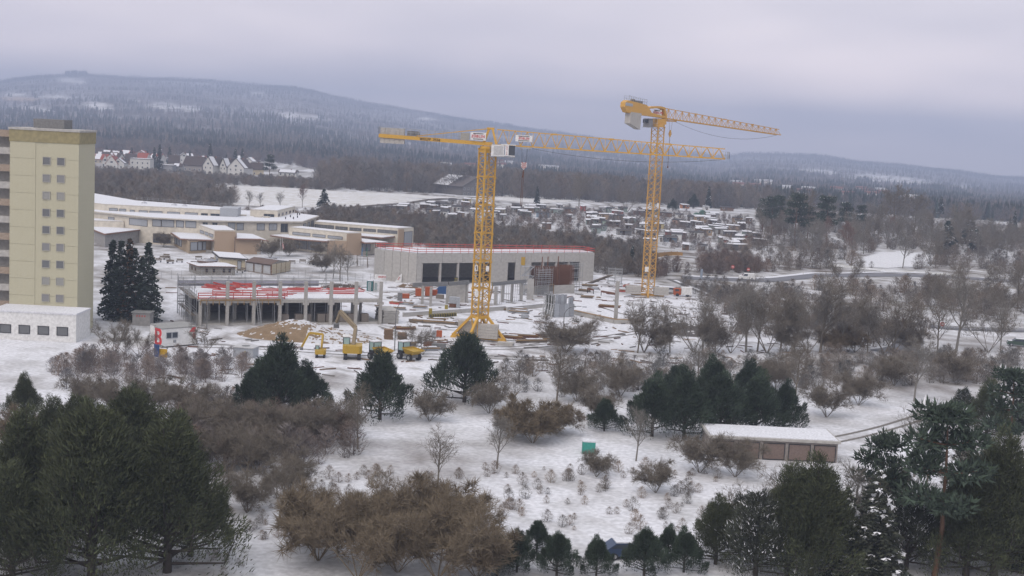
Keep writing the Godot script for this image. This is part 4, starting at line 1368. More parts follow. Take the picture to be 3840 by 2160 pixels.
func concrete_hall() -> void:
	var A := Vector3(-30.2, 0, -308.4)
	var B := Vector3(-22.2, 0, -303.5)
	var Cc := Vector3(20.2, 0, -328.7)
	var e := (Cc - B).normalized()
	var back := Vector3(e.z, 0, -e.x) * 5.5
	var t := thing("concrete_hall", "bare grey concrete hall shell with open bays and red guard rail on its roof", "building", (B + Cc) * 0.5)
	var L := B.distance_to(Cc)
	var cm: Material = M.concrete
	var bs := Basis(e, Vector3.UP, Vector3(-e.z, 0, e.x))
	var inn := -Vector3(-e.z, 0, e.x)
	# front panels: one above each bay, with open joints between
	var cuts := [0.0, 1.2, 6.6, 11.9, 17.2, 22.4, 26.5, 30.8, 36.0, 40.5, 45.0, L]
	for i in cuts.size() - 1:
		var a: float = cuts[i]
		var b: float = cuts[i + 1]
		var low := 4.9
		if i == 0 or i == cuts.size() - 2 or i == 6:
			low = 0.0
		var mb := MB.new()
		mb.box(B + e * (a + b) * 0.5 + Vector3.UP * (low + 7.15) * 0.5 + inn * 0.15, Vector3(b - a - 0.05, 7.15 - low, 0.3), bs)
		part(t, "wall_panel", mb, cm)
	for sgm in [[19.6, 24.4], [27.6, 31.0]]:
		var mb := MB.new()
		mb.box(B + e * (sgm[0] + sgm[1]) * 0.5 + Vector3.UP * 2.44 + inn * 0.16, Vector3(sgm[1] - sgm[0], 4.88, 0.28), bs)
		part(t, "wall_panel", mb, cm)
	for x in [1.3, 6.2, 10.9, 15.7, 34.4, 38.2, 42.0, 45.6]:
		var mb := MB.new()
		mb.box(B + e * x + Vector3.UP * 2.44 + inn * 0.35, Vector3(0.5, 4.88, 0.5), bs)
		part(t, "column", mb, mat("concrete_pale", Color(0.42, 0.40, 0.375), 0.85, "blotch", 0.2))
	# splayed side wall of tall panels
	for i in 4:
		var p := B.lerp(A, (i + 0.5) / 4.0)
		var mb := MB.new()
		mb.beam(B.lerp(A, i / 4.0 + 0.004) + Vector3.UP * 3.57, B.lerp(A, (i + 1) / 4.0 - 0.004) + Vector3.UP * 3.57, 0.3, 7.15)
		part(t, "wall_panel", mb, cm)
	var mb := MB.new()
	mb.beam(A + Vector3.UP * 3.5, A + back + Vector3.UP * 3.5, 0.3, 7.0)
	mb.beam(A + back + Vector3.UP * 3.5, Cc + back + Vector3.UP * 3.5, 0.3, 7.0)
	mb.beam(Cc + inn * 0.3 + Vector3.UP * 3.5, Cc + back + Vector3.UP * 3.5, 0.3, 7.0)
	part(t, "rear_wall", mb, cm)
	var poly := PackedVector2Array([Vector2(A.x, A.z), Vector2(B.x, B.z), Vector2(Cc.x, Cc.z), Vector2(Cc.x + back.x, Cc.z + back.z), Vector2(A.x + back.x, A.z + back.z)])
	mb = MB.new()
	mb.prism(shrink(poly, 0.32), 6.6, 6.85)
	part(t, "roof_slab", mb, cm)
	mb = MB.new()
	mb.prism(shrink(poly, 0.34), 6.86, 7.3)
	part(t, "roof_snow", mb, M.snow)
	mb = MB.new()
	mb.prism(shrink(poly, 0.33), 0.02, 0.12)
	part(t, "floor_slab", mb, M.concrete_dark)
	# red guard rail, a run of posts and boards at a time
	var ring := [A, B, Cc, Cc + back, A + back, A]
	for i in 5:
		var a: Vector3 = ring[i] + Vector3.UP * 7.16
		var b: Vector3 = ring[i + 1] + Vector3.UP * 7.16
		var n := int(a.distance_to(b) / 2.2)
		for k in n + 1:
			mb = MB.new()
			var p := a.lerp(b, float(k) / n)
			mb.beam(p, p + Vector3.UP * 1.25, 0.1, 0.1)
			part(t, "rail_post", mb, M.red_paint)
		for y in [0.45, 1.0]:
			mb = MB.new()
			mb.beam(a + Vector3.UP * y, b + Vector3.UP * y, 0.05, 0.14)
			part(t, "guard_rail", mb, M.red_paint)

func frame_hall() -> void:
	var P1 := Vector3(-49.8, 0, -229.4)
	var P7 := Vector3(-24.0, 0, -240.3)
	var e := (P7 - P1).normalized()
	var v := Vector3(e.z, 0, -e.x)
	var P0 := P1 - e * 4.7
	var t := thing("frame_building", "unfinished concrete frame with tall columns, snowy deck and red rails, beside the earth heap", "building", (P0 + P7) * 0.5 + v * 7.0)
	var cm := mat("concrete_frame", Color(0.40, 0.385, 0.36), 0.85, "blotch", 0.2)
	var bs := Basis(e, Vector3.UP, -v)
	var bay := P1.distance_to(P7) / 6.0
	var mb := MB.new()
	for i in 7:
		mb = MB.new()
		mb.box(P1 + e * bay * i + Vector3.UP * 3.93, Vector3(0.55, 7.86, 0.55), bs)
		part(t, "column", mb, cm)
		mb = MB.new()
		mb.box(P1 + e * bay * i + Vector3.UP * 3.85, Vector3(1.15, 0.45, 0.5), bs)
		part(t, "corbel", mb, cm)
	mb = MB.new()
	mb.box(P0 + Vector3.UP * 2.1, Vector3(0.5, 4.2, 0.5), bs)
	part(t, "column", mb, cm)
	for i in 7:
		for j in 2:
			mb = MB.new()
			mb.box(P1 + e * bay * (i - 0.5) + v * (5.0 + j * 5.5) + Vector3.UP * 2.1, Vector3(0.45, 4.2, 0.45), bs)
			part(t, "inner_column", mb, cm)
	for i in 7:
		mb = MB.new()
		mb.box(P1 + e * bay * (i - 0.5) + v * 0.05 + Vector3.UP * 4.32, Vector3(bay - 0.58, 0.56, 0.42), bs)
		part(t, "edge_beam", mb, cm)
	var c := [P0 - e * 0.3 + v * 0.3, P7 + e * 0.3 + v * 0.3, P7 + e * 0.3 + v * 14.6, P0 - e * 0.3 + v * 14.6]
	var poly := PackedVector2Array()
	for p in c:
		poly.append(Vector2(p.x, p.z))
	mb = MB.new()
	mb.prism(poly, 4.3, 4.62)
	var deck := part(t, "deck_slab", mb, cm)
	mb = MB.new()
	mb.prism(shrink(poly, 0.5), 4.6, 4.75)
	part(t, "deck_snow", mb, M.snow, deck)
	mb = MB.new()
	mb.prism(poly, 0.01, 0.3)
	part(t, "floor_slab", mb, M.concrete)
	# rear and side walls of grey blockwork, course by course
	var bk := [mat("block_a", Color(0.22, 0.20, 0.185), 0.9, "grain", 0.6), mat("block_b", Color(0.19, 0.175, 0.165), 0.9, "grain", 0.6)]
	for k in 8:
		mb = MB.new()
		mb.beam(c[3] + Vector3.UP * (0.55 + k * 0.5) - v * 0.3, c[2] + Vector3.UP * (0.55 + k * 0.5) - v * 0.3 - e * 4.0, 0.28, 0.46)
		part(t, "block_course", mb, bk[k % 2])
	mb = MB.new()
	mb.beam(c[0] + v * 0.6 + Vector3.UP * 1.1, c[0] + v * 4.0 + Vector3.UP * 1.1, 0.2, 1.7)
	part(t, "side_panel", mb, cm)
	# timber edge boards on brackets along the first bays
	mb = MB.new()
	mb.beam(P0 - v * 0.35 + Vector3.UP * 4.62, P1 + e * bay * 2.0 - v * 0.35 + Vector3.UP * 4.62, 0.06, 0.3)
	var eb := part(t, "edge_board", mb, M.wood)
	for i in 14:
		mb = MB.new()
		var p := P0.lerp(P1 + e * bay * 2.0, i / 13.0) - v * 0.42
		mb.beam(p + Vector3.UP * 3.75, p + Vector3.UP * 4.75, 0.16, 0.12)
		part(t, "bracket", mb, M.wood, eb)
	# steel props under the deck
	for i in 24:
		mb = MB.new()
		var p := P0 + e * (1.2 + (i % 12) * 2.45 + 0.5 * (i / 12)) + v * (1.6 + 3.6 * (i / 12))
		mb.beam(p + Vector3.UP * 0.3, p + Vector3.UP * 4.3, 0.1, 0.1)
		part(t, "steel_prop", mb, M.steel)
	# red guard rails round the deck
	for run in [[c[0], P1 + e * bay * 2.2 + v * 0.4], [P0 + v * 5.0 + e * 3.0, P0 + v * 3.0 + e * 16.0]]:
		var a: Vector3 = run[0] + Vector3.UP * 4.65
		var b: Vector3 = run[1] + Vector3.UP * 4.65
		for k in 6:
			mb = MB.new()
			var p := a.lerp(b, k / 5.0)
			mb.beam(p, p + Vector3.UP * 1.15, 0.12, 0.12)
			part(t, "rail_post", mb, M.red_paint)
		for y in [0.25, 0.7, 1.1]:
			mb = MB.new()
			mb.beam(a + Vector3.UP * y, b + Vector3.UP * y, 0.06, 0.16)
			part(t, "guard_rail", mb, M.red_paint)
	# stacked red formwork beams lying on the deck
	var st := thing("formwork_stack", "loose stack of red formwork girders lying on the snowy concrete deck", "girders", P1 + e * 18.0 + v * 7.0 + Vector3.UP * 4.75)
	for i in 26:
		mb = MB.new()
		var o := P1 + e * rng.randf_range(9.0, 25.0) + v * rng.randf_range(5.0, 11.5) + Vector3.UP * (4.85 + (i % 4) * 0.24)
		var tw := e.rotated(Vector3.UP, rng.randf_range(-0.09, 0.09)) * rng.randf_range(2.0, 3.6)
		mb.beam(o - tw, o + tw, 0.1, 0.14)
		part(st, "girder", mb, M.red_paint)
	st = thing("shuttering_pile", "red steel formwork frames tilted together at the back of the snowy deck", "formwork", P1 + e * 1.5 + v * 11.0 + Vector3.UP * 4.75)
	for i in 12:
		mb = MB.new()
		var o := P1 + e * (-1.5 + i * 0.75) + v * rng.randf_range(9.0, 13.0) + Vector3.UP * (5.0 + rng.randf() * 0.9)
		var tw := (e + Vector3.UP * rng.randf_range(-0.35, 0.1)).normalized() * rng.randf_range(1.4, 2.6)
		mb.beam(o - tw, o + tw, 0.16, 0.3)
		part(st, "frame_bar", mb, M.red_paint)
	# brick pallets in the right-hand bays
	var bricks := mat("brick_grey", Color(0.30, 0.26, 0.225), 0.9, "grain", 0.8)
	for i in 8:
		var p := P1 + e * (bay * 2.0 + 1.2 + i * 2.05 + (0.5 if i % 2 else 0.0)) + v * 1.3 + Vector3.UP * 0.3
		var pl := thing("brick_pallet", "wrapped pallet of grey bricks on the floor of the concrete frame", "pallet", p, "brick pallets in the concrete frame")
		for k in 5:
			mb = MB.new()
			mb.box(p + Vector3.UP * (0.3 + k * 0.27), Vector3(1.35, 0.25, 1.2), bs)
			part(pl, "brick_layer", mb, bricks)
		mb = MB.new()
		mb.box(p + Vector3.UP * 0.08, Vector3(1.4, 0.15, 1.25), bs)
		part(pl, "pallet_base", mb, M.wood_grey)
	# ladder
	var lp := P1 + e * 4.9 - v * 0.9
	var ld := thing("ladder", "aluminium ladder leaning against the timber edged deck", "ladder", lp)
	mb = MB.new()
	for s in [-0.22, 0.22]:
		mb.beam(lp + e * (s + 0.9), lp + e * (s + 0.25) + v * 0.45 + Vector3.UP * 5.0, 0.08, 0.08)
	part(ld, "side_rail", mb, M.steel)
	for k in 12:
		mb = MB.new()
		var f := (k + 0.5) / 12.0
		var o := (lp + e * 0.9).lerp(lp + e * 0.25 + v * 0.45 + Vector3.UP * 5.0, f)
		mb.beam(o - e * 0.22, o + e * 0.22, 0.05, 0.05)
		part(ld, "rung", mb, M.steel)
	scaffold("scaffold", "grey tube scaffold with plank decks around the corner of the concrete deck", P0 - e * 1.6 + v * 0.2, v, 15.0, 6.0, 6, 2, 1.0)
	scaffold("scaffold", "long tube scaffold with pale sheeting behind the snowy concrete deck", P0 + v * 16.0 - e * 1.5, e, 31.0, 6.6, 10, 2, 1.0, true)

func scaffold(called: String, label: String, o: Vector3, d: Vector3, l: float, h: float, nx: int, ny: int, w: float, sheeted := false) -> void:
	var t := thing(called, label, "scaffold", o)
	var n := d.cross(Vector3.UP) * w
	for i in nx + 1:
		for s in [0.0, 1.0]:
			var mb := MB.new()
			var p: Vector3 = o + d * l * i / nx + n * s
			mb.tube(p, p + Vector3.UP * (h + rng.randf_range(0.2, 1.0)), 0.05, 0.05, 5)
			part(t, "standard", mb, M.steel)
	for k in ny:
		var y := h * (k + 1) / ny
		for s in [0.0, 1.0]:
			for dy in [0.0, 0.55, 1.05]:
				var mb := MB.new()
				mb.tube(o + n * s + Vector3.UP * (y - 1.1 + dy), o + d * l + n * s + Vector3.UP * (y - 1.1 + dy), 0.04, 0.04, 4)
				part(t, "rail", mb, M.steel)
		var mb := MB.new()
		mb.beam(o + n * 0.5 + Vector3.UP * (y - 1.15), o + d * l + n * 0.5 + Vector3.UP * (y - 1.15), w * 0.8, 0.06)
		part(t, "plank_deck", mb, M.wood_grey)
	for i in nx:
		if i % 2:
			continue
		var mb := MB.new()
		mb.tube(o + d * l * i / nx, o + d * l * (i + 1) / nx + Vector3.UP * h, 0.035, 0.035, 4)
		part(t, "brace", mb, M.steel)
	if sheeted:
		var mb := MB.new()
		mb.beam(o + n * -0.05 + Vector3.UP * (h - 1.1), o + d * l * 0.86 + n * -0.05 + Vector3.UP * (h - 1.1), 0.03, 1.0)
		part(t, "sheeting", mb, mat("sheeting", Color(0.50, 0.50, 0.60), 0.6, "blotch", 0.3))

# ---------------------------------------------------------------- the yard
func one(called: String, label: String, category: String, at: Vector3, mb: MB, m: Material, group := "") -> Node3D:
	var o := MeshInstance3D.new()
	o.name = numbered(called)
	o.mesh = mb.mesh(at)
	o.material_override = m
	o.position = at
	add_child(o)
	return tag(o, label, category, group)

func core_block() -> void:
	var a := Vector3(5.03, 0, -295.21)
	var b := Vector3(14.29, 0, -302.32)
	var e := (b - a).normalized()
	var v := Vector3(e.z, 0, -e.x)
	var L := a.distance_to(b)
	var t := thing("stair_core", "low concrete core walls with rusty rebar cages standing on top", "core wall", (a + b) * 0.5)
	var mb := MB.new()
	for s in [[0.0, L * 0.36], [L * 0.36 + 1.4, L]]:
		mb = MB.new()
		mb.beam(a + e * s[0] + Vector3.UP * 0.98, a + e * s[1] + Vector3.UP * 0.98, 0.3, 1.96)
		part(t, "wall_panel", mb, M.concrete)
	for q in [[b + v * 0.2, b + v * 4.0], [a + v * 0.2, a + v * 4.0], [a + v * 4.2, b + v * 4.2]]:
		mb = MB.new()
		mb.beam(q[0] + Vector3.UP * 0.97, q[1] + Vector3.UP * 0.97, 0.3, 1.93)
		part(t, "wall_panel", mb, M.concrete)
	mb = MB.new()
	var d0 := a + e * (L * 0.36 + 0.7) - v * 0.1
	for s in [-0.62, 0.62]:
		mb.beam(d0 + e * s, d0 + e * s + Vector3.UP * 2.2, 0.14, 0.14)
	mb.beam(d0 - e * 0.7 + Vector3.UP * 2.2, d0 + e * 0.7 + Vector3.UP * 2.2, 0.14, 0.14)
	part(t, "door_frame", mb, M.wood)
	# reinforcement: two layers of bars in each cage
	for cage in [[L * 0.02, L * 0.32, 6.2], [L * 0.36, L * 0.66, 6.0], [L * 0.68, L * 0.99, 6.3]]:
		for lay in 4:
			mb = MB.new()
			var x: float = cage[0]
			while x < cage[1]:
				var p: Vector3 = a + e * x + v * (0.1 + lay * 0.75)
				mb.beam(p + Vector3.UP * 1.7, p + Vector3.UP * (cage[2] + rng.randf() * 0.25), 0.045, 0.045)
				x += 0.17
			var y := 1.9
			while y < cage[2]:
				mb.beam(a + e * cage[0] + v * (0.1 + lay * 0.75) + Vector3.UP * y, a + e * cage[1] + v * (0.1 + lay * 0.75) + Vector3.UP * y, 0.04, 0.04)
				y += 0.2
			part(t, "rebar_cage", mb, M.rust).set_meta("kind", "stuff")
	for x in [0.16, 0.3, 0.56]:
		mb = MB.new()
		mb.beam(a + e * L * x + Vector3.UP * 1.9, a + e * L * x + Vector3.UP * 8.6, 0.2, 0.2)
		part(t, "tall_bar", mb, M.rust)
	scaffold("scaffold", "grey tube scaffold in front of the rusty rebar cages", a - e * 0.6 + v * 0.9 - v * 2.0, e, 4.2, 5.8, 4, 4, 0.8)
	scaffold("scaffold", "grey tube scaffold at the far end of the rusty rebar cages", b - e * 0.5 + v * 3.4, e, 5.0, 6.4, 3, 3, 0.9)
	# stair tower
	var o := a - e * 3.2 - v * 0.2
	var s := thing("stair_tower", "steel scaffold stair tower with zigzag flights beside the rebar cages", "stairs", o)
	for x in [0.0, 1.4, 2.8]:
		for z in [0.0, 1.4]:
			mb = MB.new()
			mb.tube(o + e * x + v * z, o + e * x + v * z + Vector3.UP * 6.9, 0.055, 0.055, 5)
			part(s, "standard", mb, M.steel)
	for k in 3:
		for z in [0.1, 0.8]:
			mb = MB.new()
			mb.beam(o + v * z + Vector3.UP * (k * 2.1 + 0.2), o + e * 2.8 + v * z + Vector3.UP * (k * 2.1 + 2.2), 0.12, 0.22)
			part(s, "stringer", mb, M.steel)
		mb = MB.new()
		mb.beam(o + v * 1.0 + Vector3.UP * (k * 2.1 + 2.2), o + e * 2.8 + v * 1.0 + Vector3.UP * (k * 2.1 + 2.2), 1.0, 0.07)
		part(s, "landing", mb, M.steel)
		for q in 7:
			mb = MB.new()
			mb.box(o + e * (0.2 + q * 0.38) + v * 0.45 + Vector3.UP * (k * 2.1 + 0.35 + q * 0.28), Vector3(0.25, 0.05, 0.7), Basis(e, Vector3.UP, -v))
			part(s, "step", mb, M.steel)
	mb = MB.new()
	mb.box(Vector3(2.03, 5.2, -317.85) + Vector3.UP * 0.0, Vector3(1.65, 2.0, 0.06), Basis(Vector3.UP, 0.1))
	one("safety_panel", "yellow mesh safety panel fixed to the scaffold stairs on the concrete hall", "panel", Vector3(2.03, 5.2, -317.85), mb, mat("panel_yellow", Color(0.62, 0.40, 0.06), 0.6, "grain", 0.8))

func wall_stand(label: String, a: Vector3, b: Vector3, h: float, w: float, m: Material, group := "") -> void:
	var mb := MB.new()
	mb.beam(a + Vector3.UP * h * 0.5, b + Vector3.UP * h * 0.5, w, h)
	one("concrete_wall_section", label, "wall section", (a + b) * 0.5, mb, m, group)

func frames_in_yard() -> void:
	# precast beam on slim posts
	var pp := [Vector3(-18.26, 0, -268.52), Vector3(-16.48, 0, -267.39), Vector3(-13.4, 0, -272.41), Vector3(-9.44, 0, -276.01)]
	var t := thing("precast_frame", "precast grey beam carried on slim concrete posts, front of the concrete hall", "frame", pp[1])
	for i in 4:
		var mb := MB.new()
		mb.box(pp[i] + Vector3.UP * 2.0, Vector3(0.42, 4.0, 0.42), Basis(Vector3.UP, 0.4))
		part(t, "post", mb, M.concrete_frame)
	var mb := MB.new()
	mb.beam(pp[0] + Vector3(-2.0, 4.2, 0.6), pp[2] + Vector3(0, 4.2, 0), 0.4, 0.85)
	part(t, "beam", mb, M.concrete_dark)
	mb = MB.new()
	mb.beam(pp[2] + Vector3(0.2, 4.2, 0), pp[3] + Vector3(0.3, 4.4, 0), 0.38, 0.8)
	part(t, "beam", mb, M.concrete_dark)
	wall_stand("pale concrete wall behind the yellow formwork column", Vector3(-13.28, 0, -275.58), Vector3(-9.71, 0, -275.9), 4.0, 0.3, M.concrete)
	wall_stand("narrow concrete wall standing alone between the two formwork structures", Vector3(3.35, 0, -285.99), Vector3(4.71, 0, -286.53), 4.6, 0.35, M.concrete)
	# column formwork with yellow walers
	var f := Vector3(-12.03, 0, -281.07)
	t = thing("column_formwork", "column formwork panel with yellow walers, behind the grey steel box", "formwork", f)
	mb = MB.new()
	mb.box(f + Vector3.UP * 2.4, Vector3(0.6, 4.8, 0.6))
	part(t, "panel", mb, mat("form_dark", Color(0.13, 0.13, 0.10), 0.7, "grain", 0.5))
	for k in 9:
		mb = MB.new()
		mb.box(f + Vector3.UP * (0.4 + k * 0.5), Vector3(0.75, 0.14, 0.75))
		part(t, "waler", mb, mat("form_yellow", Color(0.42, 0.33, 0.06), 0.6, "grain", 0.5))
	for s in [1.2, 1.7]:
		mb = MB.new()
		mb.beam(f + Vector3(0.3, 3.2, 0.2), f + Vector3(s, 0.05, 0.9), 0.08, 0.08)
		part(t, "push_prop", mb, M.steel)
	# grey steel container box
	var gb := Vector3(-11.59, 0, -267.48)
	t = thing("steel_hopper", "pale grey steel site box with a rust block standing for its shaded open base, on the snow", "site box", gb)
	mb = MB.new()
	mb.box(gb + Vector3(-0.35, 1.55, 0), Vector3(1.5, 1.3, 1.2))
	mb.box(gb + Vector3(0.75, 1.1, 0.1), Vector3(0.66, 2.1, 1.25))
	part(t, "shell", mb, M.metal_grey)
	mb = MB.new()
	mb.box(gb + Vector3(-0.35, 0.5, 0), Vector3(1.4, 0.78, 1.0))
	part(t, "underside", mb, M.rust)  # solid rust-coloured block stands in for the shade under the open box
	mb = MB.new()
	mb.box(gb + Vector3(0, 0.06, 0), Vector3(2.5, 0.12, 1.4))
	part(t, "skid", mb, M.concrete_dark)
	# beam formwork on posts, right of the front crane
	var q0 := Vector3(-3.34, 0, -274.74)
	var q1 := Vector3(2.09, 0, -283.12)
	t = thing("beam_formwork", "ribbed beam formwork on concrete posts with steel props beneath", "formwork", (q0 + q1) * 0.5)
	for p in [q0, q1, Vector3(-1.98, 0, -279.81), Vector3(0.03, 0, -281.45)]:
		mb = MB.new()
		mb.box(p + Vector3.UP * 1.95, Vector3(0.5, 3.9, 0.5), Basis(Vector3.UP, 0.5))
		part(t, "post", mb, M.concrete_frame)
	mb = MB.new()
	mb.beam(q0 + Vector3(-0.8, 4.4, 0.3), q1 + Vector3(0.6, 4.4, 0), 0.6, 0.75)
	var bf := part(t, "form_panel", mb, M.concrete_dark)
	for k in 24:
		mb = MB.new()
		var p := (q0 + Vector3(-0.8, 4.4, 0.66)).lerp(q1 + Vector3(0.6, 4.4, 0.36), k / 23.0)
		mb.box(p, Vector3(0.1, 0.8, 0.1))
		part(t, "rib", mb, M.form_yellow, bf)
	for k in 12:
		mb = MB.new()
		var p := q0.lerp(q1, (k + 0.5) / 12.0) + Vector3(0.2, 0, -0.4 - 0.7 * (k % 2))
		mb.beam(p, p + Vector3.UP * 4.0, 0.09, 0.09)
		part(t, "prop", mb, M.steel)
	for q in [[Vector3(-4.64, 0, -278.92), Vector3(-4.06, 0, -275.53)]]:
		mb = MB.new()
		mb.beam(q[0] + Vector3.UP * 0.1, Vector3(q[1].x, 3.9, q[0].z - 0.5), 0.12, 0.3)
		one("timber_prop", "long timber leaning against the ribbed beam formwork", "timber", q[0], mb, M.wood)
	# tall wall formwork
	var l := Vector3(6.84, 0, -263.72)
	var r := Vector3(12.67, 0, -262.73)
	var n := Vector3(8.66, 0, -260.39)
	t = thing("wall_formwork", "tall grey steel wall formwork panels boxed together with braces", "formwork", n)
	for q in [[n, r, 2.75], [n + Vector3(0.1, 0, -0.5), n.lerp(r, 0.6) + Vector3(0, 0, -0.5), 4.6], [n + Vector3(2.8, 0, -1.6), r + Vector3(-0.2, 0, -1.6), 4.0]]:
		var k := 4
		for i in k:
			mb = MB.new()
			mb.beam(q[0].lerp(q[1], i / 4.0 + 0.006) + Vector3.UP * q[2] * 0.5, q[0].lerp(q[1], (i + 1) / 4.0 - 0.006) + Vector3.UP * q[2] * (0.5), 0.14, q[2] - 0.02 - 0.15 * (i % 2))
			part(t, "steel_panel", mb, [M.metal_grey, mat("panel_grey", Color(0.30, 0.31, 0.33), 0.55, "blotch", 0.3)][i % 2])
	for i in 3:
		mb = MB.new()
		mb.beam(n.lerp(l, i / 3.0 + 0.05) + Vector3.UP * 2.3, n.lerp(l, (i + 1) / 3.0 - 0.05) + Vector3.UP * 2.3, 0.14, 4.4)
		part(t, "timber_panel", mb, M.form_dark)
	for i in 5:
		mb = MB.new()
		var p := n.lerp(l, i / 4.0) + Vector3(-0.25, 0, 0.35)
		mb.beam(p, p + Vector3.UP * 4.7, 0.12, 0.12)
		mb.beam(p + Vector3.UP * 2.6, p + Vector3(-0.4, 0.05, 1.6), 0.1, 0.1)
		part(t, "brace", mb, M.steel)
	for y in [1.2, 2.6, 4.4]:
		mb = MB.new()
		mb.beam(n + Vector3(-0.25, y, 0.4), l + Vector3(-0.25, y, 0.4), 0.1, 0.14)
		part(t, "waler", mb, M.steel)
	# lone column
	var c := Vector3(20.7, 0, -257.59)
	mb = MB.new()
	mb.box(c + Vector3.UP * 4.1, Vector3(0.6, 8.2, 0.6), Basis(Vector3.UP, 0.3))
	mb.box(c + Vector3(-0.4, 4.4, 0.1), Vector3(0.5, 0.4, 0.5), Basis(Vector3.UP, 0.3))
	one("concrete_column", "lone tall concrete column at the edge of the foundation strip", "column", c, mb, M.concrete_frame)
	# low foundation walls
	var fw := [[Vector3(-20.64, 0, -250.96), Vector3(-8.16, 0, -261.56)], [Vector3(-8.16, 0, -261.56), Vector3(3.53, 0, -271.58)], [Vector3(-0.84, 0, -266.02), Vector3(7, 0, -275.08)], [Vector3(12.87, 0, -266.29), Vector3(20.3, 0, -256.51)], [Vector3(20.27, 0, -255.99), Vector3(26.43, 0, -257.54)]]
	var lab := ["low concrete foundation strip beside the stacked slabs", "low concrete foundation strip running behind the front crane", "short foundation strip by the ribbed beam formwork", "foundation strip capped with timber, leading to the lone column", "foundation strip behind the bare trees, past the lone column"]
	for i in 5:
		var ft := thing("foundation_strip", lab[i], "foundation", (fw[i][0] + fw[i][1]) * 0.5)
		mb = MB.new()
		mb.beam(fw[i][0] + Vector3.UP * 0.4, fw[i][1] + Vector3.UP * 0.4, 0.4, 0.8)
		part(ft, "wall", mb, M.concrete)
		mb = MB.new()
		mb.beam(fw[i][0] + Vector3(0, 0.84, -0.3), fw[i][1] + Vector3(0, 0.84, -0.3), 0.9, 0.08)
		part(ft, "cap", mb, M.wood if i >= 3 else M.snow)

# a heap of earth: rounded mound with snow lying where it has settled
func heap(called: String, label: String, c: Vector3, rx: float, rz: float, h: float, soil: Color, snow: float, sd: int, ridge_x := 0.0) -> void:
	var mb := MB.new()
	var f := FastNoiseLite.new()
	f.seed = sd
	f.frequency = 0.25
	var nx := 90
	var nz := 48
	var pt := []
	for j in nz + 1:
		for i in nx + 1:
			var u := -1.0 + 2.0 * i / nx
			var w := -1.0 + 2.0 * j / nz
			var p := Vector3(c.x + u * rx, 0, c.z + w * rz)
			var dd := sqrt(u * u + w * w)
			var y := h * clampf(1.0 - pow(dd, 1.7), -0.1, 1.0)
			if ridge_x != 0.0:
				var k := 1.0 - smoothstep(-0.3, 0.3, u)
				y *= lerpf(0.62, 1.0, k)
			y += (0.5 * f.get_noise_2d(p.x * 1.2, p.z * 1.2) + 0.22 * f.get_noise_2d(p.x * 4.0, p.z * 4.0)) * clampf(1.2 - dd, 0.0, 1.0)
			p.y = y - 0.05
			pt.append(p)
	for j in nz:
		for i in nx:
			var a: Vector3 = pt[j * (nx + 1) + i]
			var b: Vector3 = pt[j * (nx + 1) + i + 1]
			var d: Vector3 = pt[(j + 1) * (nx + 1) + i + 1]
			var e: Vector3 = pt[(j + 1) * (nx + 1) + i]
			if maxf(maxf(a.y, b.y), maxf(d.y, e.y)) < -0.04:
				continue
			var n := f.get_noise_2d(a.x * 1.6, a.z * 5.0) + 0.5 * f.get_noise_2d(a.x * 8.0, a.z * 14.0)
			var flat := a.y > h * 0.82 if ridge_x == 0.0 or a.x < c.x else n > -0.12
			mb.col = Color(0.8, 0.81, 0.85) if flat and n > -0.35 or n > 0.62 - snow else Color(soil.r * (1.0 + 0.25 * n), soil.g * (1.0 + 0.25 * n), soil.b * (1.0 + 0.25 * n))
			mb.quad(e, d, b, a)
	var o := one(called, label, "heap", c, mb, mat("heap", Color(1, 1, 1), 0.95, "grain", 0.3, 0.0, true))

func street_lamp(label: String, p: Vector3, h: float, dx: float) -> void:
	var t := thing("street_lamp", label, "street lamp", p)
	var mb := MB.new()
	mb.tube(p, p + Vector3.UP * h * 0.75, 0.09, 0.07, 8)
	part(t, "pole", mb, M.concrete_dark)
	mb = MB.new()
	var pts := []
	for i in 9:
		var a := PI * 0.5 * i / 8.0
		pts.append(p + Vector3(dx * 0.8 * (1.0 - cos(a)), h * 0.75 + h * 0.25 * sin(a), 0))
	pts.append(p + Vector3(dx * 1.1, h, 0))
	mb.path(pts, 0.06, 6)
	part(t, "arm", mb, M.concrete_dark)
	mb = MB.new()
	mb.box(p + Vector3(dx * 1.3, h - 0.05, 0), Vector3(0.75, 0.14, 0.3))
	part(t, "lamp_head", mb, M.metal_grey)

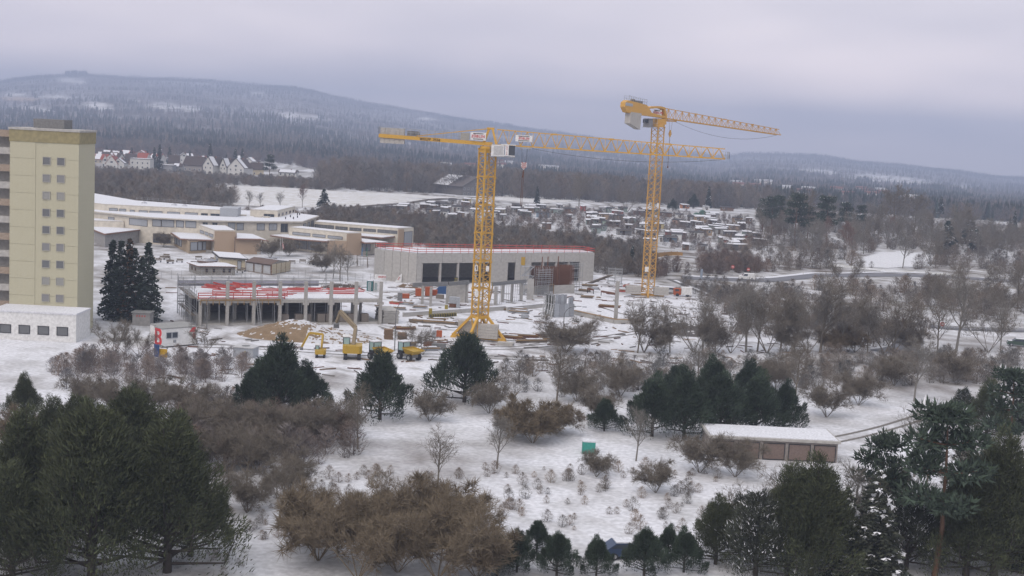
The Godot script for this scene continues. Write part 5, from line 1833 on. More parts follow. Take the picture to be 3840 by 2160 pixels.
func container_and_kiosk() -> void:
	var o := Vector3(-54.4, 0, -204.0)
	var e := Vector3(0.72, 0, -0.694)
	var v := Vector3(-0.694, 0, -0.72)
	var bs := Basis(e, Vector3.UP, -v)
	var c := o + e * 3.05 + v * 1.24
	for k in 2:
		var at := c + v * 2.6 * k + e * 0.7 * k
		var t := thing("site_office", ["white site office container with big red letter B on its end", "plain white container standing behind the lettered one"][k], "container", at)
		var mb := MB.new()
		mb.box(at + Vector3.UP * 1.62, Vector3(6.06, 2.75, 2.45), bs)
		part(t, "shell", mb, M.white_paint)
		mb = MB.new()
		mb.box(at + Vector3.UP * 3.06, Vector3(6.16, 0.14, 2.55), bs)
		part(t, "roof", mb, mat("roof_grey", Color(0.30, 0.30, 0.29), 0.8, "blotch", 0.2))
		var f := at - v * 1.235
		if k == 0:
			windows(t, f - e * 3.03, f + e * 3.03, [[0.7, 1.65, 1.45, 2.45], [1.7, 2.75, 1.45, 2.45]], M.glass, M.metal_grey)
			windows(t, f - e * 3.03, f + e * 3.03, [[2.0, 2.4, 0.75, 1.15]], M.metal_grey, M.concrete_dark, "vent")
			letters(t, "B", 2.7, at - e * 3.05 + Vector3.UP * 1.6, Basis(Vector3.UP, -0.804).scaled_local(Vector3(1.15, 1.0, 1.0)), mat("letter_red", Color(0.55, 0.02, 0.03), 0.5, ""), null, true, "letter")
			mb = MB.new()
			mb.prism(PackedVector2Array([Vector2(-0.7, 0.1), Vector2(-0.2, 0.75), Vector2(0.45, 0.95), Vector2(0.45, 0.15), Vector2(0.1, 0.05)]), 0.0, 0.06)
			mb.prism(PackedVector2Array([Vector2(-0.05, -0.1), Vector2(0.4, -0.2), Vector2(0.4, -1.2), Vector2(-0.1, -0.9)]), 0.0, 0.06)
			place(mb, f + e * 2.45 + Vector3.UP * 2.15, bs)
			part(t, "emblem", mb, M.letter_red)
		for s in [-1, 1]:
			mb = MB.new()
			mb.box(at + v * s * 0.8 + Vector3.UP * 0.12, Vector3(5.6, 0.24, 0.3), bs)
			part(t, "skid", mb, M.concrete_dark)
	# striped barrier on the left
	var mb := MB.new()
	var p := Vector3(-63.57, 0, -223.84)
	var kk := thing("site_hut", "grey flat roofed site hut with striped barrier board, beside the lettered container", "hut", p)
	mb.box(p + Vector3(0, 1.1, -2.0), Vector3(3.0, 2.2, 2.4))
	part(kk, "wall", mb, M.wall_grey)
	mb = MB.new()
	mb.box(p + Vector3(0, 2.28, -2.0), Vector3(3.4, 0.16, 2.8))
	part(kk, "roof", mb, M.roof_grey)
	for i in 4:
		mb = MB.new()
		mb.box(p + Vector3(-0.7 + i * 0.45, 1.7, -0.76), Vector3(0.2, 0.3, 0.04), Basis(Vector3.BACK, -0.4))
		part(kk, "warning_stripe", mb, M.red_paint)
	# transformer kiosk
	var q := Vector3(-40.5, 0, -200.6)
	var t := thing("transformer_kiosk", "pale grey transformer kiosk with flat lid and warning triangle", "kiosk", q)
	mb = MB.new()
	mb.box(q + Vector3.UP * 0.75, Vector3(3.2, 1.5, 2.4), Basis(Vector3.UP, -0.18))
	part(t, "shell", mb, M.metal_grey)
	mb = MB.new()
	mb.box(q + Vector3.UP * 1.58, Vector3(3.5, 0.16, 2.7), Basis(Vector3.UP, -0.18))
	part(t, "lid", mb, mat("pale_grey", Color(0.5, 0.5, 0.5), 0.5, "blotch", 0.2))
	mb = MB.new()
	mb.cyl(q + Vector3.UP * 1.66, q + Vector3.UP * 1.7, 0.65, 16)
	part(t, "lid_plate", mb, M.concrete_dark)
	mb = MB.new()
	mb.prism(PackedVector2Array([Vector2(-0.16, -0.14), Vector2(0.16, -0.14), Vector2(0, 0.16)]), 0.0, 0.02)
	place(mb, q + Basis(Vector3.UP, -0.18) * Vector3(0.35, 1.0, 1.22), Basis(Vector3.UP, -0.18))
	part(t, "warning_triangle", mb, M.form_yellow)
	# blue and yellow sign
	var sp := Vector3(-53.2, 0, -196.6)
	t = thing("shop_sign", "blue and yellow sign board seen edge on, in front of the lettered container", "sign", sp)
	mb = MB.new()
	mb.box(sp + Vector3(0.0, 0.95, 0), Vector3(0.15, 1.9, 1.4), Basis(Vector3.UP, 0.75))
	part(t, "blue_panel", mb, mat("sign_blue", Color(0.03, 0.09, 0.28), 0.5, "blotch", 0.3))
	mb = MB.new()
	mb.box(sp + Vector3(0.95, 0.65, 0.2), Vector3(1.5, 1.3, 0.12), Basis(Vector3.UP, -0.2))
	var yp := part(t, "yellow_panel", mb, mat("sign_yellow", Color(0.60, 0.36, 0.03), 0.5, "blotch", 0.3))
	mb = MB.new()
	for x in [0.3, 1.6]:
		mb.beam(sp + Vector3(x, 0, 0.1), sp + Vector3(x, 1.4, 0.1), 0.1, 0.1)
	mb.beam(sp + Vector3(0.2, 1.95, 0.1), sp + Vector3(1.75, 1.4, 0.1), 0.3, 0.1)
	part(t, "sign_post", mb, M.concrete_dark)

# ---------------------------------------------------------------- machines
func glass_cab(t: Node3D, o: Vector3, b: Basis, s: Vector3, roof: Material) -> void:
	var mb := MB.new()
	for x in [-1, 1]:
		for z in [-1, 1]:
			mb.box(o + b * Vector3(x * (s.x * 0.5 - 0.05), s.y * 0.5, z * (s.z * 0.5 - 0.05)), Vector3(0.1, s.y, 0.1), b)
	mb.box(o + b * Vector3(0, 0.2, 0), Vector3(s.x, 0.4, s.z), b)
	var cab := part(t, "cab", mb, M.black_paint)
	mb = MB.new()
	mb.box(o + b * Vector3(0, s.y * 0.5 + 0.15, 0), Vector3(s.x * 0.9, s.y - 0.5, s.z * 0.9), b)
	part(t, "cab_window", mb, mat("cab_glass", Color(0.30, 0.42, 0.42), 0.15, ""), cab)
	mb = MB.new()
	mb.box(o + b * Vector3(0, s.y + 0.06, 0), Vector3(s.x * 1.06, 0.14, s.z * 1.06), b)
	part(t, "cab_roof", mb, roof, cab)

func excavator(label: String, at: Vector3, turn: float, k: float, arm: Array, paint: Material, boom_paint: Material) -> void:
	var t := thing("excavator", label, "excavator", at)
	var b := Basis(Vector3.UP, turn)
	var mb := MB.new()
	for s in [-1, 1]:
		mb = MB.new()
		mb.box(at + b * Vector3(s * 0.95, 0.45, 0) * k, Vector3(0.5, 0.9, 3.2) * k, b)
		mb.cyl(at + b * Vector3(s * 0.95 - 0.25, 0.45, 1.6) * k, at + b * Vector3(s * 0.95 + 0.25, 0.45, 1.6) * k, 0.45 * k, 12)
		mb.cyl(at + b * Vector3(s * 0.95 - 0.25, 0.45, -1.6) * k, at + b * Vector3(s * 0.95 + 0.25, 0.45, -1.6) * k, 0.45 * k, 12)
		part(t, "track", mb, M.black_paint)
	mb = MB.new()
	var pr := PackedVector2Array([Vector2(-1.35, -1.7), Vector2(-0.9, -2.1), Vector2(0.9, -2.1), Vector2(1.35, -1.7), Vector2(1.35, 1.3), Vector2(-1.35, 1.3)])
	mb.prism(pr, 0.95, 2.0)
	for i in mb.v.size():
		mb.v[i] = at + b * (Vector3(mb.v[i].x, mb.v[i].y, -mb.v[i].z) * k)
		mb.n[i] = b * Vector3(mb.n[i].x, mb.n[i].y, -mb.n[i].z)
	for i in range(0, mb.v.size(), 3):
		var q := mb.v[i + 1]
		mb.v[i + 1] = mb.v[i + 2]
		mb.v[i + 2] = q
	part(t, "house", mb, paint)
	glass_cab(t, at + b * Vector3(-0.85, 1.1, -0.4) * k, b, Vector3(1.0, 1.9, 1.7) * k, M.white_paint)
	var pts := []
	for p in arm:
		pts.append(at + b * (p * k))
	for i in pts.size() - 1:
		mb = MB.new()
		mb.beam(pts[i], pts[i + 1], 0.45 * k * (1.0 - 0.15 * i), 0.72 * k * (1.0 - 0.2 * i))
		part(t, ["boom", "boom", "stick", "stick"][i], mb, boom_paint)
	mb = MB.new()
	mb.beam(pts[0] + b * Vector3(0.2, 0.1, -0.4) * k, pts[1] + b * Vector3(0.2, -0.35, 0) * k, 0.14 * k, 0.14 * k)
	part(t, "hydraulic_ram", mb, M.steel)
	mb = MB.new()
	var e: Vector3 = pts[-1]
	mb.box(e + b * Vector3(0, -0.35, 0.1) * k, Vector3(0.8, 0.7, 0.5) * k, b * Basis(Vector3.RIGHT, 0.5))
	part(t, "bucket", mb, M.concrete_dark)

func dumper(label: String, at: Vector3, turn: float) -> void:
	var t := thing("site_dumper", label, "dumper", at)
	var b := Basis(Vector3.UP, turn)
	for s in [[-1, -1.1], [1, -1.1], [-1, 1.2], [1, 1.2]]:
		var mb := MB.new()
		mb.cyl(at + b * Vector3(s[0] * 0.75, 0.55, s[1]), at + b * Vector3(s[0] * 1.15, 0.55, s[1]), 0.55, 14)
		var wl := part(t, "wheel", mb, M.black_paint)
		mb = MB.new()
		mb.cyl(at + b * Vector3(s[0] * 1.12, 0.55, s[1]), at + b * Vector3(s[0] * 1.18, 0.55, s[1]), 0.28, 10)
		part(t, "rim", mb, M.steel, wl)
	var mb := MB.new()
	mb.box(at + b * Vector3(0, 0.75, -0.2), Vector3(1.3, 0.5, 3.4), b)
	part(t, "chassis", mb, M.concrete_dark)
	# flared skip
	mb = MB.new()
	var lo := [Vector3(-0.7, 1.0, -0.1), Vector3(0.7, 1.0, -0.1), Vector3(0.7, 1.0, 1.5), Vector3(-0.7, 1.0, 1.5)]
	var hi := [Vector3(-1.15, 1.95, -0.4), Vector3(1.15, 1.95, -0.4), Vector3(1.15, 1.7, 2.4), Vector3(-1.15, 1.7, 2.4)]
	for i in 4:
		lo[i] = at + b * lo[i]
		hi[i] = at + b * hi[i]
	for i in 4:
		mb.quad(lo[i], lo[(i + 1) % 4], hi[(i + 1) % 4], hi[i])
		mb.beam(hi[i], hi[(i + 1) % 4], 0.1, 0.1)
	mb.quad(hi[3].lerp(lo[3], 0.25), hi[2].lerp(lo[2], 0.25), hi[1].lerp(lo[1], 0.25), hi[0].lerp(lo[0], 0.25))
	part(t, "skip", mb, mat("machine_yellow", Color(0.62, 0.40, 0.05), 0.5, "grain", 0.5))
	glass_cab(t, at + b * Vector3(0, 1.0, -1.2), b, Vector3(1.5, 1.75, 1.3), M.snow)

func yard_things() -> void:
	heap("earth_heap", "large brown earth heap with snow on its crest, in front of the concrete frame", Vector3(-33.9, 0, -222.0), 12.6, 6.4, 3.0, Color(0.33, 0.235, 0.145), 0.2, 4, 1.0)
	heap("earth_heap", "small dark earth heap in the snow behind the concrete frame", Vector3(-37.3, 0, -286.56) + Vector3(0, 0, -2), 5.0, 3.0, 1.5, Color(0.12, 0.09, 0.07), 0.2, 6)
	heap("earth_heap", "small brown earth heap before the splayed wall of the concrete hall", Vector3(-22.95, 0, -297.82), 3.6, 2.2, 0.9, Color(0.22, 0.15, 0.09), 0.35, 8)
	heap("earth_heap", "grey gravel heap behind the bare trees", Vector3(34.38, 0, -247.91), 8.0, 4.0, 2.6, Color(0.15, 0.14, 0.135), 0.1, 9)
	excavator("yellow crawler excavator with raised boom and snowy stick, parked before the earth heap", Vector3(-24.5, 0, -204.0), 0.12, 1.12, [Vector3(0.1, 1.7, 0.6), Vector3(0.35, 4.1, -1.2), Vector3(-1.9, 5.9, -4.2), Vector3(-2.4, 4.1, -5.4)], M.machine_yellow if M.has("machine_yellow") else mat("machine_yellow", Color(0.62, 0.40, 0.05), 0.5, "grain", 0.5), mat("boom_worn", Color(0.34, 0.27, 0.17), 0.7, "grain", 0.5))
	excavator("small yellow mini excavator with its arm folded down", Vector3(-29.4, 0, -203.5), 0.1, 0.62, [Vector3(0.1, 1.5, -0.6), Vector3(0.4, 5.4, -2.2), Vector3(-3.1, 5.6, -2.8), Vector3(-4.9, 2.0, -2.0)], M.machine_yellow, M.machine_yellow)
	dumper("yellow site dumper with snow on its cab roof, beside the crawler excavator", Vector3(-20.2, 0, -203.6), 0.7)
	dumper("yellow site dumper beside the curved street lamp", Vector3(-15.7, 0, -205.0), 0.8)
	street_lamp("curved street lamp behind the yellow dumper", Vector3(-18.6, 0, -212.0), 8.0, 1.2)
	street_lamp("curved street lamp rising out of the leafless bush", Vector3(9.15, 0, -223.39), 7.4, 2.6)
	street_lamp("curved street lamp before the timber-edged deck", Vector3(-52.34, 0, -225.21), 5.6, 0.9)
	# slabs stacked at the end of the frame
	var sl := Vector3(-23.07, 0, -241.98)
	var t := thing("slab_stack", "stack of precast concrete slabs at the end of the concrete frame", "slabs", sl)
	for k in 9:
		var mb := MB.new()
		mb.box(sl + Vector3(rng.randf_range(-0.15, 0.15), 0.15 + k * 0.28, -2.0), Vector3(3.0, 0.2, 6.0), Basis(Vector3.UP, 0.35))
		part(t, "slab", mb, M.concrete)
	# orange skips, blue tarp, toilet cabins, banners
	var orange := mat("skip_orange", Color(0.55, 0.13, 0.04), 0.6, "grain", 0.5)
	for q in [[Vector3(-19.98, 0, -282.32), 1.6, "orange skip heaped with snow beside the precast posts"], [Vector3(-17.97, 0, -283.13), 2.0, "tall orange mixing hopper behind the precast posts"], [Vector3(-17.01, 0, -285.01), 1.2, "smaller orange hopper next to the blue tarpaulin"], [Vector3(-22.51, 0, -277.95), 0.9, "low orange crate on the rubble"]]:
		t = thing("orange_skip", q[2], "skip", q[0])
		var mb := MB.new()
		var h: float = q[1]
		mb.box(q[0] + Vector3(0, h * 0.55, 0), Vector3(1.5, h * 0.9, 1.2), Basis(Vector3.UP, 0.2))
		part(t, "tub", mb, orange)
		mb = MB.new()
		mb.box(q[0] + Vector3(0, h * 1.0, 0), Vector3(1.65, 0.12, 1.35), Basis(Vector3.UP, 0.2))
		part(t, "rim", mb, orange)
		mb = MB.new()
		mb.box(q[0] + Vector3(0, h * 0.08, 0), Vector3(1.2, h * 0.16, 1.0), Basis(Vector3.UP, 0.2))
		part(t, "feet", mb, M.concrete_dark)
	var tp := Vector3(-15.47, 0, -289.46)
	t = thing("tarpaulin_cover", "blue tarpaulin stretched over a stack, dusted with snow", "tarpaulin", tp)
	var mb := MB.new()
	mb.prism(PackedVector2Array([Vector2(-2.0, 0), Vector2(1.6, 0), Vector2(1.7, 1.3), Vector2(0.8, 1.75), Vector2(-0.6, 1.5)]), -1.2, 1.2)
	place(mb, tp, Basis())
	part(t, "sheet", mb, mat("tarp_blue", Color(0.03, 0.10, 0.26), 0.6, "grain", 0.5))
	mb = MB.new()
	mb.box(tp + Vector3(0.5, 1.72, -0.3), Vector3(1.4, 0.1, 1.4))
	part(t, "snow_patch", mb, M.snow)
	var tc := Vector3(-30.61, 0, -287.44)
	for k in 2:
		var p := tc + Vector3(-0.6 + 1.3 * k, 0, -0.4 * k)
		t = thing("toilet_cabin", ["teal portable toilet cabin with snowy roof", "white portable toilet cabin beside the teal one"][k], "toilet", p)
		mb = MB.new()
		mb.box(p + Vector3.UP * 1.1, Vector3(1.15, 2.2, 1.15), Basis(Vector3.UP, 0.3))
		part(t, "cabin", mb, mat("teal", Color(0.03, 0.15, 0.15), 0.6, "blotch", 0.4) if k == 0 else M.white_paint)
		mb = MB.new()
		mb.box(p + Vector3.UP * 2.28, Vector3(1.2, 0.18, 1.2), Basis(Vector3.UP, 0.3))
		part(t, "roof", mb, M.snow)
		windows(t, p + Vector3(-0.5, 0, 0.72), p + Vector3(0.5, 0, 0.6), [[0.2, 0.85, 0.15, 1.95]], mat("door_grey", Color(0.25, 0.3, 0.3), 0.6, ""), M.white_paint, "door")
	var b0 := Vector3(-31.78, 0, -301.73)
	var b1 := Vector3(-29.08, 0, -301.98)
	t = thing("site_banner", "white banner on fence with red lettering seen from behind", "banner", (b0 + b1) * 0.5)
	mb = MB.new()
	mb.beam(b0 + Vector3.UP * 1.5, b1 + Vector3.UP * 1.5, 0.03, 1.1)
	var cl := part(t, "cloth", mb, M.white_paint)
	mb = MB.new()
	for p in [b0, b1]:
		mb.beam(p, p + Vector3.UP * 2.2, 0.08, 0.08)
	part(t, "fence_post", mb, M.steel)
	letters(t, "STRABAG", 0.42, (b0 + b1) * 0.5 + Vector3(0, 1.5, 0.05), Basis(Vector3.UP, PI), M.red_paint, cl)
	var fb := Vector3(-26.49, 0, -304.96)
	t = thing("site_banner", "leaning triangular white banner with red lettering by the hall wall", "banner", fb)
	mb = MB.new()
	mb.prism(PackedVector2Array([Vector2(-0.9, 0.0), Vector2(0.7, 0.1), Vector2(0.75, 2.2), Vector2(0.2, 1.7)]), -0.02, 0.02)
	place(mb, fb, Basis())
	cl = part(t, "cloth", mb, M.white_paint)
	letters(t, "STR", 0.35, fb + Vector3(0.1, 1.0, 0.05), Basis(Vector3.BACK, 1.1), M.red_paint, cl)
	# pallets and crates in the front yard
	for q in [[Vector3(-20.74, 0, -223.79), 9, "tall stack of wooden pallets behind the dumpers"], [Vector3(-18.44, 0, -224.52), 6, "lower stack of wooden pallets beside the dark pipe coil"]]:
		t = thing("pallet_stack", q[2], "pallets", q[0])
		for k in q[1]:
			mb = MB.new()
			var o: Vector3 = q[0] + Vector3(rng.randf_range(-0.08, 0.08), 0.07 + k * 0.2, rng.randf_range(-0.08, 0.08))
			mb.box(o + Vector3.UP * 0.06, Vector3(1.5, 0.05, 1.1))
			mb.box(o - Vector3.UP * 0.04, Vector3(1.5, 0.1, 0.12))
			mb.box(o - Vector3.UP * 0.04 + Vector3(0, 0, 0.45), Vector3(1.5, 0.1, 0.12))
			part(t, "pallet", mb, mat("pallet_wood", Color(0.33, 0.22, 0.14), 0.85, "grain", 0.6))
	var ob := Vector3(-12.59, 0, -227.94)
	t = thing("distribution_cabinet", "orange and grey power distribution cabinet on the snowy yard", "cabinet", ob)
	mb = MB.new()
	mb.box(ob + Vector3(0.3, 0.75, 0), Vector3(0.95, 1.1, 0.7))
	part(t, "orange_half", mb, orange)
	mb = MB.new()
	mb.box(ob + Vector3(-0.55, 0.72, 0), Vector3(0.7, 1.05, 0.7))
	part(t, "grey_half", mb, M.metal_grey)
	mb = MB.new()
	for x in [-0.7, 0.6]:
		mb.box(ob + Vector3(x, 0.1, 0), Vector3(0.1, 0.2, 0.6))
	part(t, "feet", mb, M.concrete_dark)
	for q in [[Vector3(2.8, 0, -256.97), Vector3(1.45, 0.75, 0.9), "grey steel box alone on the trampled snow", M.metal_grey], [Vector3(-23.27, 0, -273.05), Vector3(0.9, 1.7, 0.6), "grey upright crate beside the orange crate", M.concrete_dark], [Vector3(-15.33, 0, -280.64), Vector3(1.6, 0.8, 1.0), "grey brick stack under the blue tarpaulin", M.brick_grey], [Vector3(-11.69, 0, -216.35), Vector3(2.2, 0.9, 1.2), "grey wire mesh crate in front of the distribution cabinet", M.concrete_dark], [Vector3(-13.49, 0, -218.65), Vector3(1.6, 0.7, 1.0), "brown crate of fittings beside the wire mesh crate", M.rust], [Vector3(-0.6, 0, -223.83), Vector3(2.8, 0.45, 1.6), "pale concrete pad lying beside the foot of the front crane", M.concrete], [Vector3(19.56, 0, -311.19), Vector3(1.6, 0.5, 1.2), "grey steel tray in the snow past the core walls", M.metal_grey]]:
		mb = MB.new()
		mb.box(q[0] + Vector3.UP * q[1].y * 0.5, q[1], Basis(Vector3.UP, -0.15))
		mb.box(q[0] + Vector3.UP * (q[1].y + 0.03), Vector3(q[1].x * 0.92, 0.05, q[1].z * 0.92), Basis(Vector3.UP, -0.15))
		one("site_crate", q[2], "crate", q[0], mb, q[3])
	# ribbed formwork girders and timber lying about
	var rg := Vector3(-15.42, 0, -251.65)
	var rg2 := Vector3(-10.75, 0, -255.7)
	t = thing("girder_bundle", "bundle of yellow ribbed formwork girders lying by the foundation strip", "girders", (rg + rg2) * 0.5)
	for k in 22:
		mb = MB.new()
		mb.box(rg.lerp(rg2, k / 21.0) + Vector3.UP * 0.35, Vector3(0.1, 0.6, 1.2), Basis(Vector3.UP, 0.3))
		part(t, "girder", mb, M.form_yellow if k % 2 else M.form_dark)
	for q in [[Vector3(-15.5, 0, -252.21), "upright yellow formwork panel against the foundation strip"], [Vector3(-12.77, 0, -258.02), "second upright yellow formwork panel on the foundation strip"]]:
		mb = MB.new()
		mb.box(q[0] + Vector3(0, 0.85, -0.2), Vector3(0.62, 1.7, 0.2))
		one("upright_shutter", q[1], "formwork", q[0], mb, M.form_yellow)
	var ls := Vector3(17.87, 0, -320.82)
	t = thing("beam_pile", "pile of long timber beams leaning up past the hall corner", "timber", ls)
	for k in 5:
		mb = MB.new()
		mb.beam(ls + Vector3(k * 0.35, 0.1, -k * 0.3), ls + Vector3(5.6 + k * 0.3, 2.3, -1.5 - k * 0.3), 0.3, 0.22)
		part(t, "beam", mb, M.wood_grey)
	for q in [[Vector3(17.51, 0, -303.63), Vector3(18.79, 0, -301.95), "rusty steel beam on trestles beyond the core walls"], [Vector3(20.46, 0, -299.86), Vector3(23.51, 0, -296.72), "longer rusty steel beam on trestles beside the lone column"]]:
		t = thing("steel_trestle", q[2], "beam", q[0])
		mb = MB.new()
		mb.beam(q[0] + Vector3.UP * 1.0, q[1] + Vector3.UP * 1.0, 0.3, 0.4)
		part(t, "beam", mb, M.rust)
		for p in [q[0], q[1]]:
			mb = MB.new()
			mb.beam(p, p + Vector3.UP * 0.8, 0.15, 0.15)
			part(t, "leg", mb, M.dark)
	var sf := Vector3(23.76, 0, -325.6)
	var tw := thing("scaffold_tower", "free-standing tube scaffold tower at the edge of the brown thicket", "scaffold", sf)
	for x in [0.0, 1.7, 3.4]:
		for z in [0.0, -1.5]:
			mb = MB.new()
			mb.tube(sf + Vector3(x, 0, z), sf + Vector3(x, 3.9, z), 0.05, 0.05, 5)
			part(tw, "standard", mb, M.steel)
	for y in [0.5, 1.4, 2.2, 2.9, 3.6]:
		for z in [0.0, -1.5]:
			mb = MB.new()
			mb.tube(sf + Vector3(0, y, z), sf + Vector3(3.4, y, z), 0.05, 0.05, 4)
			part(tw, "ledger", mb, M.steel)
	mb = MB.new()
	mb.tube(sf + Vector3(0, 2.2, 0), sf + Vector3(3.2, 0.2, 0), 0.04, 0.04, 4)
	part(tw, "brace", mb, M.steel)
	# timber, rebar and panel stacks
	var spots := [[Vector3(-0.18, 0, -231.57), 1, 5, "rusty rebar bundle beside the foot of the front crane"], [Vector3(2.64, 0, -233.53), 1, 6, "second rusty rebar bundle past the front crane ballast"], [Vector3(3.93, 0, -228.24), 0, 6, "dark timber stack in front of the rebar bundles"], [Vector3(7.25, 0, -230.82), 2, 4, "grey shuttering stack behind the leafless bush"], [Vector3(0.9, 0, -267.47), 2, 5, "grey shuttering panels stacked by the short foundation strip"], [Vector3(1.68, 0, -264.18), 2, 4.5, "lower stack of grey shuttering panels with snow on top"], [Vector3(-16.63, 0, -245.11), 0, 5, "loose timber stack between the slabs and the front crane"], [Vector3(-13.9, 0, -247.89), 0, 4, "timber stack near the front crane struts"], [Vector3(-18.98, 0, -235.58), 1, 4, "rusty rod bundle behind the pallet stacks"], [Vector3(-18.38, 0, -264.18), 2, 3, "grey panel stack under the precast beam"], [Vector3(-14.13, 0, -244.66), 0, 5, "long timber stack left of the front crane"], [Vector3(-11.43, 0, -244.48), 0, 4, "short timber stack next to the crane strut"], [Vector3(29.39, 0, -319.79), 3, 5, "red edged timber stack beside the rear crane"], [Vector3(26.25, 0, -309.68), 3, 4, "red edged boards stacked by the lone column"], [Vector3(29.39, 0, -317.37), 0, 5, "pale timber stack before the rear crane"], [Vector3(-23.72, 0, -268.42), 3, 2.5, "red and brown boards on the rubble by the slabs"], [Vector3(-21.25, 0, -268.28), 2, 2.5, "dark sheet stack on the rubble by the slabs"], [Vector3(-22.27, 0, -260.48), 2, 3, "grey panel stack with green clamps in the snow"], [Vector3(18.68, 0, -316.9), 0, 4, "timber stack past the corner of the concrete hall"], [Vector3(19.58, 0, -311.48), 2, 2.5, "grey panel stack near the scaffold tower"], [Vector3(16.97, 0, -306.39), 0, 3, "timber stack beside the core walls"], [Vector3(17.05, 0, -294.64), 0, 3, "low timber stack on the foundation field"], [Vector3(20.95, 0, -280.34), 1, 5, "dark rod bundle on the foundation field"], [Vector3(-12.86, 0, -214.59), 2, 3, "grey trestle stack before the distribution cabinet"], [Vector3(-16.95, 0, -219.02), 0, 2.5, "heap of broken pallets behind the bare tree"]]
	for q in spots:
		t = thing("material_stack", q[3], "stack", q[0])
		var ms: Material = [M.wood_grey, M.rust, M.panel_grey, M.red_paint][q[1]]
		var yaw := rng.randf_range(-0.35, 0.35)
		for k in 9:
			mb = MB.new()
			var o: Vector3 = q[0] + Basis(Vector3.UP, yaw) * Vector3(rng.randf_range(-0.3, 0.3), 0.1 + 0.17 * (k / 3), (k % 3 - 1) * 0.42)
			var d := Basis(Vector3.UP, yaw + rng.randf_range(-0.05, 0.05)) * Vector3(q[2] * 0.5 * rng.randf_range(0.75, 1.0), rng.randf_range(-0.02, 0.04), 0)
			mb.beam(o - d, o + d, 0.36, 0.14)
			part(t, ["timber", "rod", "panel", "board"][q[1]], mb, ms if k % 4 else M.wood)
		mb = MB.new()
		mb.box(q[0] + Basis(Vector3.UP, yaw) * Vector3(q[2] * 0.08, 0.62, 0), Vector3(q[2] * 0.5, 0.08, 0.9), Basis(Vector3.UP, yaw))
		part(t, "snow_cap", mb, M.snow)
	# scattered planks, rods and rubble: litter of the yard
	mb = MB.new()
	var r := RandomNumberGenerator.new()
	r.seed = 77
	for i in 760:
		var q := inside(yard, r)
		var p := Vector3(q.x, 0.06 + r.randf() * 0.12, q.y)
		if p.z < -232.0 and p.z > -260.0 and p.x < -22.0 or p.z < -300.0 and p.x < 20.0:
			continue
		var a := r.randf_range(-0.9, 0.9) + (PI / 2 if r.randf() < 0.3 else 0.0)
		var l := r.randf_range(0.25, 1.5)
		var d := Vector3(cos(a), r.randf_range(-0.02, 0.02), sin(a)) * l
		var g := r.randf_range(0.6, 1.3)
		mb.col = [Color(0.34 * g, 0.22 * g, 0.12 * g), Color(0.16 * g, 0.13 * g, 0.11 * g), Color(0.2 * g, 0.1 * g, 0.07 * g), Color(0.3 * g, 0.29 * g, 0.28 * g)][r.randi() % 4]
		mb.beam(p - d, p + d, r.randf_range(0.08, 0.25), r.randf_range(0.05, 0.18))
	for i in 60:
		var p: Vector3 = Vector3(3.53, 0, -233.31) + Vector3(r.randf_range(-6, 9), 0.1, r.randf_range(-3, 3.5))
		mb.col = Color(0.17, 0.085, 0.06)
		mb.beam(p - Vector3(r.randf_range(1, 3), 0, 0.1), p + Vector3(r.randf_range(1, 3), 0.05 + r.randf() * 0.3, 0.15), 0.1, 0.12)
	var lit := one("yard_litter", "", "", Vector3(0, 0, -240), mb, mat("litter", Color(1, 1, 1), 0.9, "grain", 0.5, 0.0, true))
	tag(lit, "planks, rods and rubble strewn over the snowy building yard", "litter", "", "stuff")
	# wire fence along the school side
	var fl := [Vector3(-77.6, 0, -289.45), Vector3(-49.83, 0, -304.91), Vector3(-39.88, 0, -303.25), Vector3(-29.27, 0, -302.82)]
	t = thing("mesh_fence", "thin wire mesh fence between the school garden and the yard", "fence", fl[1])
	for i in 3:
		var n := 14 if i == 0 else 6
		for k in n:
			mb = MB.new()
			var p: Vector3 = fl[i].lerp(fl[i + 1], float(k) / n)
			mb.beam(p, p + Vector3.UP * 1.9, 0.07, 0.07)
			part(t, "post", mb, M.steel)
		for y in [0.3, 1.0, 1.8]:
			mb = MB.new()
			mb.beam(fl[i] + Vector3.UP * y, fl[i + 1] + Vector3.UP * y, 0.03, 0.03)
			part(t, "wire", mb, M.steel)

